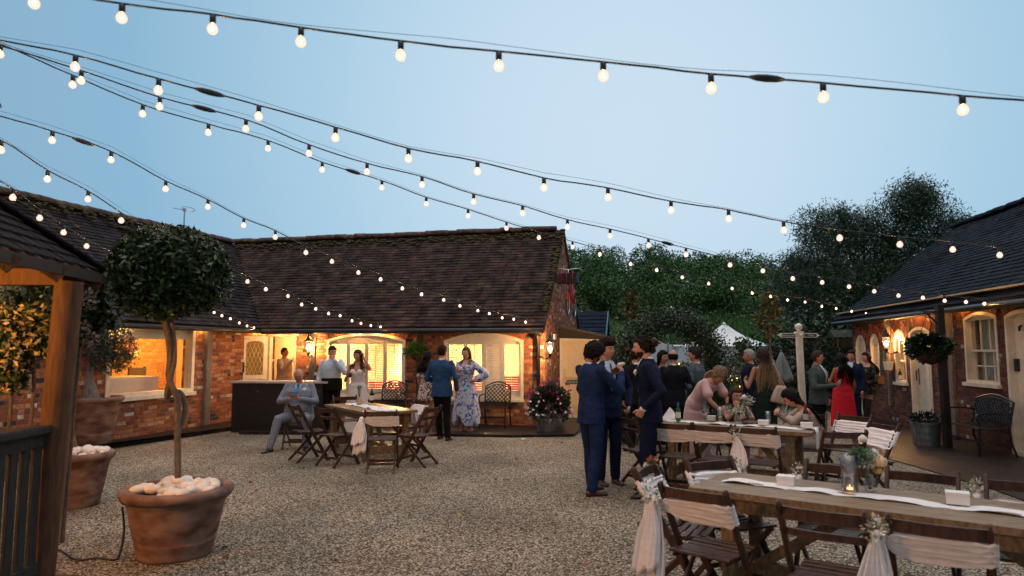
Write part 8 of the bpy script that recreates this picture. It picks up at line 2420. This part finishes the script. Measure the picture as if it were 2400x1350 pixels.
for q in 'lr': cone_limb(b, [p.J[q + 's'].lerp(p.J[q + 'e'], .25), p.J[q + 'e'], p.J[q + 'e'].lerp(p.J[q + 'w'], .8)], [.058, .062, .045])
p.put(remesh(b, .013, 3), 'top', m_beiged)
# right hand group
p = Person('man in sage green blazer and black tie with a drink, standing right of the signpost', at(1911, 11.9), (.72, -.66), 1.68, skin='ruddy', head=(14, 2, 0), girth=1.1, pose=dict(rw=(.03, .31, 1.14), re=(.30, .03, 1.10), lw=(-.24, .04, .9), rhd=(-.6, .7, .2), rcurl=1.0, rpn=(-.6, -.2, .4)))
p.body(); p.face(); p.suit(m_sage, m_shirtw, m_tieblk, True, tr=m_blkt, vdepth=1.02); p.hair('crop', (.05, .04, .035), seed=13)
held(p, (-.04, .37, 1.19), small_glass, 'drink_glass', 'glass of beer in the hand of the man in the sage blazer', 'glass')
m_redd = cloth('coral_red_dress', (.62, .018, .035), .75, .06)
p = Person('woman in a long coral red pleated dress with straight black hair, back to the camera', at(1968, 13.5), (-.12, 1), 1.62, True, 'tan', vox=.013, pose=dict(re=(.24, -.04, 1.12), rw=(.26, .04, .90), le=(-.22, .10, 1.15), lw=(-.20, .30, 1.25)), girth=1.12)
p.body(feet='bare'); p.skirt_dress(m_redd, neckz=1.40, hemz=.22, flare=1.30, pleat=.055, npl=22, smooth=2); p.hair('long', BLK, seed=14, length=.52)
p = Person('man in navy suit half hidden behind the woman in coral red', at(1992, 14.6), (-.75, -.65), 1.68, skin='ruddy', head=(10, 0, 0), girth=1.1)
p.body(); p.face(); p.suit(m_navy, m_shirtb, None, True, vdepth=1.25); p.hair('crop', DK, seed=15)
m_dfl = floral('dark_botanical_print', (.012, .016, .016), (.32, .19, .10), (.05, .09, .10), 13, .58)
p = Person('woman in a short dark botanical print dress, facing left near the stable wall', at(2027, 14.9), (-.95, -.18), 1.64, True, 'fair', vox=.013, pose=dict(lw=(-.14, .26, 1.05), le=(-.24, -.02, 1.08), rw=(.14, .26, 1.05), la=(-.09, .10, .085), lk=(-.09, .10, .49)))
p.body(); p.face(); p.skirt_dress(m_dfl, neckz=1.42, hemz=.80, flare=1.10, pleat=.02, sleeve='long'); p.hair('long', DK, seed=16, length=.40); p.shoes(m_shoe)
b = MB()
for q in 'lr': cone_limb(b, [p.J[q + 'h'], p.J[q + 'k'], p.J[q + 'k'].lerp(p.J[q + 'a'], .35), p.J[q + 'a']], [.078, .055, .056, .037])
p.put(remesh(b, .013, 2), 'tights', M('black_tights', (.022, .014, .013), .6))
c = world(p, (-.02, -.22, 1.05)); t = empty('shoulder_bag', c, 0, 'mustard clutch bag behind the woman in the botanical print', 'handbag')
b = MB(); b.box(c, (.16, .26, .17), Euler((0, .1, .2)).to_matrix(), taper=.85); kid(b, 'body', M('mustard_suede', (.30, .15, .04), .9, var=.2), t)
b = MB(); b.tube([c + Vector((0, -.1, .08)), c + Vector((-.10, 0, .20)), c + Vector((0, .1, .08))], .008, 5); kid(b, 'strap', M('dark_strap', (.05, .03, .015), .6), t)
# bar side
p = Person('seated bearded man in a pale blue checked suit looking at his phone', (-3.72, 12.05, 0), (.08, -1), 1.76, skin='ruddy', head=(0, -26, 0), girth=1.22, belly=.085, vox=.013,
           pose=dict(pel=(0, -.06, .575), waist=(0, -.07, .735), chest=(0, -.04, .92), neck=(0, .0, 1.105), head=(0, .07, 1.245), ls=(-.20, -.02, 1.055), rs=(.20, -.02, 1.055), le=(-.31, .10, .80), re=(.31, .10, .80), lw=(-.075, .36, .86), rw=(.075, .36, .86), lhd=(.45, .6, .45), rhd=(-.45, .6, .45), lpn=(.7, -.3, .2), rpn=(-.7, -.3, .2), lcurl=.75, rcurl=.75, lh=(-.11, -.02, .54), rh=(.11, -.02, .54), lk=(-.22, .42, .53), rk=(.24, .42, .53), la=(-.20, .30, .085), ra=(.34, .50, .085), lt=(-.2, 1, 0), rt=(.45, 1, 0)))
p.body(); p.face(beard=(.26, .23, .20)); p.suit(m_checked, m_shirtb, None, False, length=.86); p.hair('bald', (.25, .22, .20), seed=17)
def front_patch(P, name, mat, poly, off):   # chest facing patch given in figure metres, cast straight back
    k = P.k; b = MB(); vs = []; ok = True
    cx = sum(q[0] for q in poly) / len(poly); cz = sum(q[1] for q in poly) / len(poly); g_ = 9; idx = {}; fs = []
    xs = [q[0] for q in poly]; zs = [q[1] for q in poly]
    def ins(x, z):
        c = False; j = len(poly) - 1
        for i in range(len(poly)):
            if (poly[i][1] > z) != (poly[j][1] > z) and x < (poly[j][0] - poly[i][0]) * (z - poly[i][1]) / (poly[j][1] - poly[i][1]) + poly[i][0]: c = not c
            j = i
        return c
    nx = max(2, int((max(xs) - min(xs)) / .010)); nz = max(2, int((max(zs) - min(zs)) / .010))
    def V(i, j):
        if (i, j) not in idx:
            h, n, a, d = P.bvh.ray_cast(Vector(((min(xs) + (max(xs) - min(xs)) * i / nx) * k, 1.2, (min(zs) + (max(zs) - min(zs)) * j / nz) * k)), Vector((0, -1, 0)))
            idx[(i, j)] = None if h is None else len(vs)
            if h is not None: vs.append(h + n * off)
        return idx[(i, j)]
    for i in range(nx):
        for j in range(nz):
            if ins(min(xs) + (max(xs) - min(xs)) * (i + .5) / nx, min(zs) + (max(zs) - min(zs)) * (j + .5) / nz):
                q = [V(i, j), V(i + 1, j), V(i + 1, j + 1), V(i, j + 1)]
                if None not in q: fs.append(q)
    b.add(vs, fs); return P.put(b, name, mat)
front_patch(p, 'shirt', m_shirtb, [(-.05, 1.12), (.05, 1.12), (.06, 1.06), (.0, .94), (-.06, 1.06)], .005)
front_patch(p, 'tie', m_brighttie, [(-.02, 1.09), (.02, 1.09), (.03, .95), (0, .93), (-.03, .95)], .012)
p.boutonniere(-.115, 1.00, .036, (.80, .78, .74))
b = MB(); Rm = p.Mh.to_3x3().normalized()
for sx in (-1, 1):
    c = p.Mh @ Vector((sx * .032, .100, .000)); b.tube([c + Rm @ Vector((.021 * math.cos(a), 0, .016 * math.sin(a))) for a in [2 * PI * i / 14 for i in range(14)]], .0022, 5, closed=True); b.tube([p.Mh @ Vector((sx * .053, .098, .003)), p.Mh @ Vector((sx * .076, .0, .008))], .002, 4)
b.tube([p.Mh @ Vector((-.012, .105, .003)), p.Mh @ Vector((.012, .105, .003))], .002, 4); p.put(b, 'glasses', m_iron)
c = world(p, (0, .475, .95)); t = empty('phone', c, 0, 'black phone in the hands of the seated man in the checked suit', 'phone')
b = MB(); rot = Euler((-.65, .12, 0)).to_matrix(); b.box(c, (.155, .012, .085), rot); kid(b, 'body', m_black, t)
p = Person('man in a pale blue shirt with his hand to his chin, beside the bar', at(781, 14.25), (.18, -.98), 1.77, skin='ruddy', head=(22, -6, 0), girth=1.12, belly=.02, vox=.013, pose=dict(lw=(-.045, .21, 1.475), le=(-.27, .20, 1.22), lhd=(.45, -.1, .9), lpn=(.4, -.9, 0), lcurl=1.1, rw=(.25, .05, .90), re=(.25, -.04, 1.14)))
p.body(); p.face(); p.jacket(m_shirtb, grow=.016, length=1.0, sleeve=(.062, .056, .040), name='shirt'); p.collar(m_shirtb); p.trousers(m_blkt, grow=.034); p.shoes(m_shoe); p.hair('crop', (.035, .03, .028), seed=18)
b = MB(); J = p.J
for q, z in ((0, 1.40), (1, 1.34), (2, 1.27), (3, 1.20), (4, 1.13)): 
    h, n_, a, d = p.bvh.ray_cast(Vector((0, 1, z * p.k)), Vector((0, -1, 0)))
    if h: b.ell(h, (.006, .003, .006), 6, 5)
p.put(b, 'button', m_white)
m_bridal = M('lace_bridal', (.80, .77, .73), .75, var=.10, scale=60, bump=.5, bscale=90)
p = Person('bride in a strapless white lace gown, one hand raised to her long brown hair', at(841, 13.75), (-.10, -1), 1.69, True, 'warm', head=(-20, 3, 0), vox=.012, pose=dict(lw=(-.135, .06, 1.60), le=(-.30, .10, 1.36), lhd=(.2, -.2, 1), lpn=(.8, .2, 0), lcurl=.8, rw=(.13, .24, 1.22), re=(.25, .02, 1.12), rhd=(-.5, .7, .1), rpn=(-.6, -.3, .3), rcurl=1.0))
p.body(); p.face(lips=m_liprd); p.skirt_dress(m_bridal, neckz=1.305, hemz=.02, flare=1.45, pleat=.025, npl=11); p.hair('long', BR, (.075, .042, .025), seed=19, length=.45, front=.12)
held(p, (.055, .31, 1.25), lambda t, c: [b_ for b_ in [MB()] if b_.lathe([(.02, -.05), (.034, -.03), (.036, .04), (.033, .04)], 14, c) and kid(b_, 'tumbler', m_darkglass, t, smooth=True)], 'drink_glass', 'dark drink in the hand of the bride', 'glass')
b = MB(); b.tube([p.J['neck'] + Vector((.05 * math.cos(a), .015 + .055 * math.sin(a), -.01 - .035 * max(0, math.sin(a)))) for a in [2 * PI * i / 20 for i in range(20)]], .0025, 5, closed=True); p.put(b, 'necklace', m_steel)
m_warmlit_suit = cloth('warm_lit_grey_suit', (.50, .38, .33), .85, .08)  # grey suit with the warm room light painted into its colour
cH = PY(667, 820, 17.0)
p = Person('man in a pale suit drinking from a glass inside the bar hatch', (cH.x, cH.y, .06), (.92, -.35), 1.68, skin='ruddy', head=(0, 12, 0), girth=1.1, belly=.03, vox=.014, pose=dict(rw=(.10, .34, 1.44), re=(.30, .20, 1.22), rhd=(-.55, .45, .4), rcurl=1.0, rpn=(-.6, -.5, .2), lw=(-.22, .10, .9)))
p.body(); p.face(); p.suit(m_warmlit_suit, m_shirtw); p.hair('crop', (.05, .04, .035), seed=20)
held(p, (.02, .36, 1.56), small_glass, 'drink_glass', 'tilted glass at the lips of the man in the hatch', 'glass')
m_mfl = floral('maroon_white_print', (.66, .60, .56), (.13, .02, .045), None, 17, .50)
p = Person('woman in a maroon and white print dress half hidden by the blue blazer', at(1003, 13.75), (.55, .80), 1.66, True, 'warm', vox=.013, pose=dict(lw=(-.22, .10, .90), le=(-.22, -.02, 1.12)), girth=1.05)
p.body(feet='bare'); p.skirt_dress(m_mfl, neckz=1.42, hemz=.72, flare=1.10, pleat=.02, sleeve='short'); p.hair('long', BLK, seed=21, length=.25)
m_bluej = cloth('blue_blazer', (.022, .070, .170), .85)
p = Person('man in a blue blazer and black trousers seen from behind', at(1037, 13.05), (.22, .98), 1.78, skin='ruddy', head=(-14, 0, 0), girth=1.12, vox=.013, pose=dict(rw=(.27, .06, .92), re=(.28, -.05, 1.15), lw=(-.10, .28, 1.12), le=(-.30, -.01, 1.12), la=(-.08, .14, .085), lk=(-.09, .10, .49), ra=(.14, -.05, .085)))
p.body(); p.suit(m_bluej, m_shirtw, tr=m_blkt); p.hair('crop', DK, seed=22)
m_bfl = floral('blue_white_print', (.55, .60, .74), (.055, .13, .42), (.66, .66, .74), 9, .53)
p = Person('woman in a long blue and white floral dress, hand on hip, long fair hair', at(1094, 14.1), (-.30, -.95), 1.74, True, 'fair', head=(-10, 6, 4), vox=.013, pose=dict(le=(-.41, -.04, 1.20), lw=(-.20, .06, 1.07), lpn=(.6, .3, 0), lhd=(.8, .5, -.2), re=(.25, .02, 1.13), rw=(.13, .22, 1.28), rcurl=1.0, rhd=(-.6, .6, .3), rpn=(-.6, -.3, .3)), girth=1.08)
p.body(feet='bare'); p.face(lips=m_liprd, open_=True); p.skirt_dress(m_bfl, neckz=1.40, hemz=.26, flare=1.50, pleat=.045, npl=13, sleeve='puff', hi_lo=.22); p.hair('long', (.10, .065, .04), (.36, .26, .15), seed=23, length=.3, front=.30)
p.shoes(M('pink_sandal', (.55, .32, .30), .5))
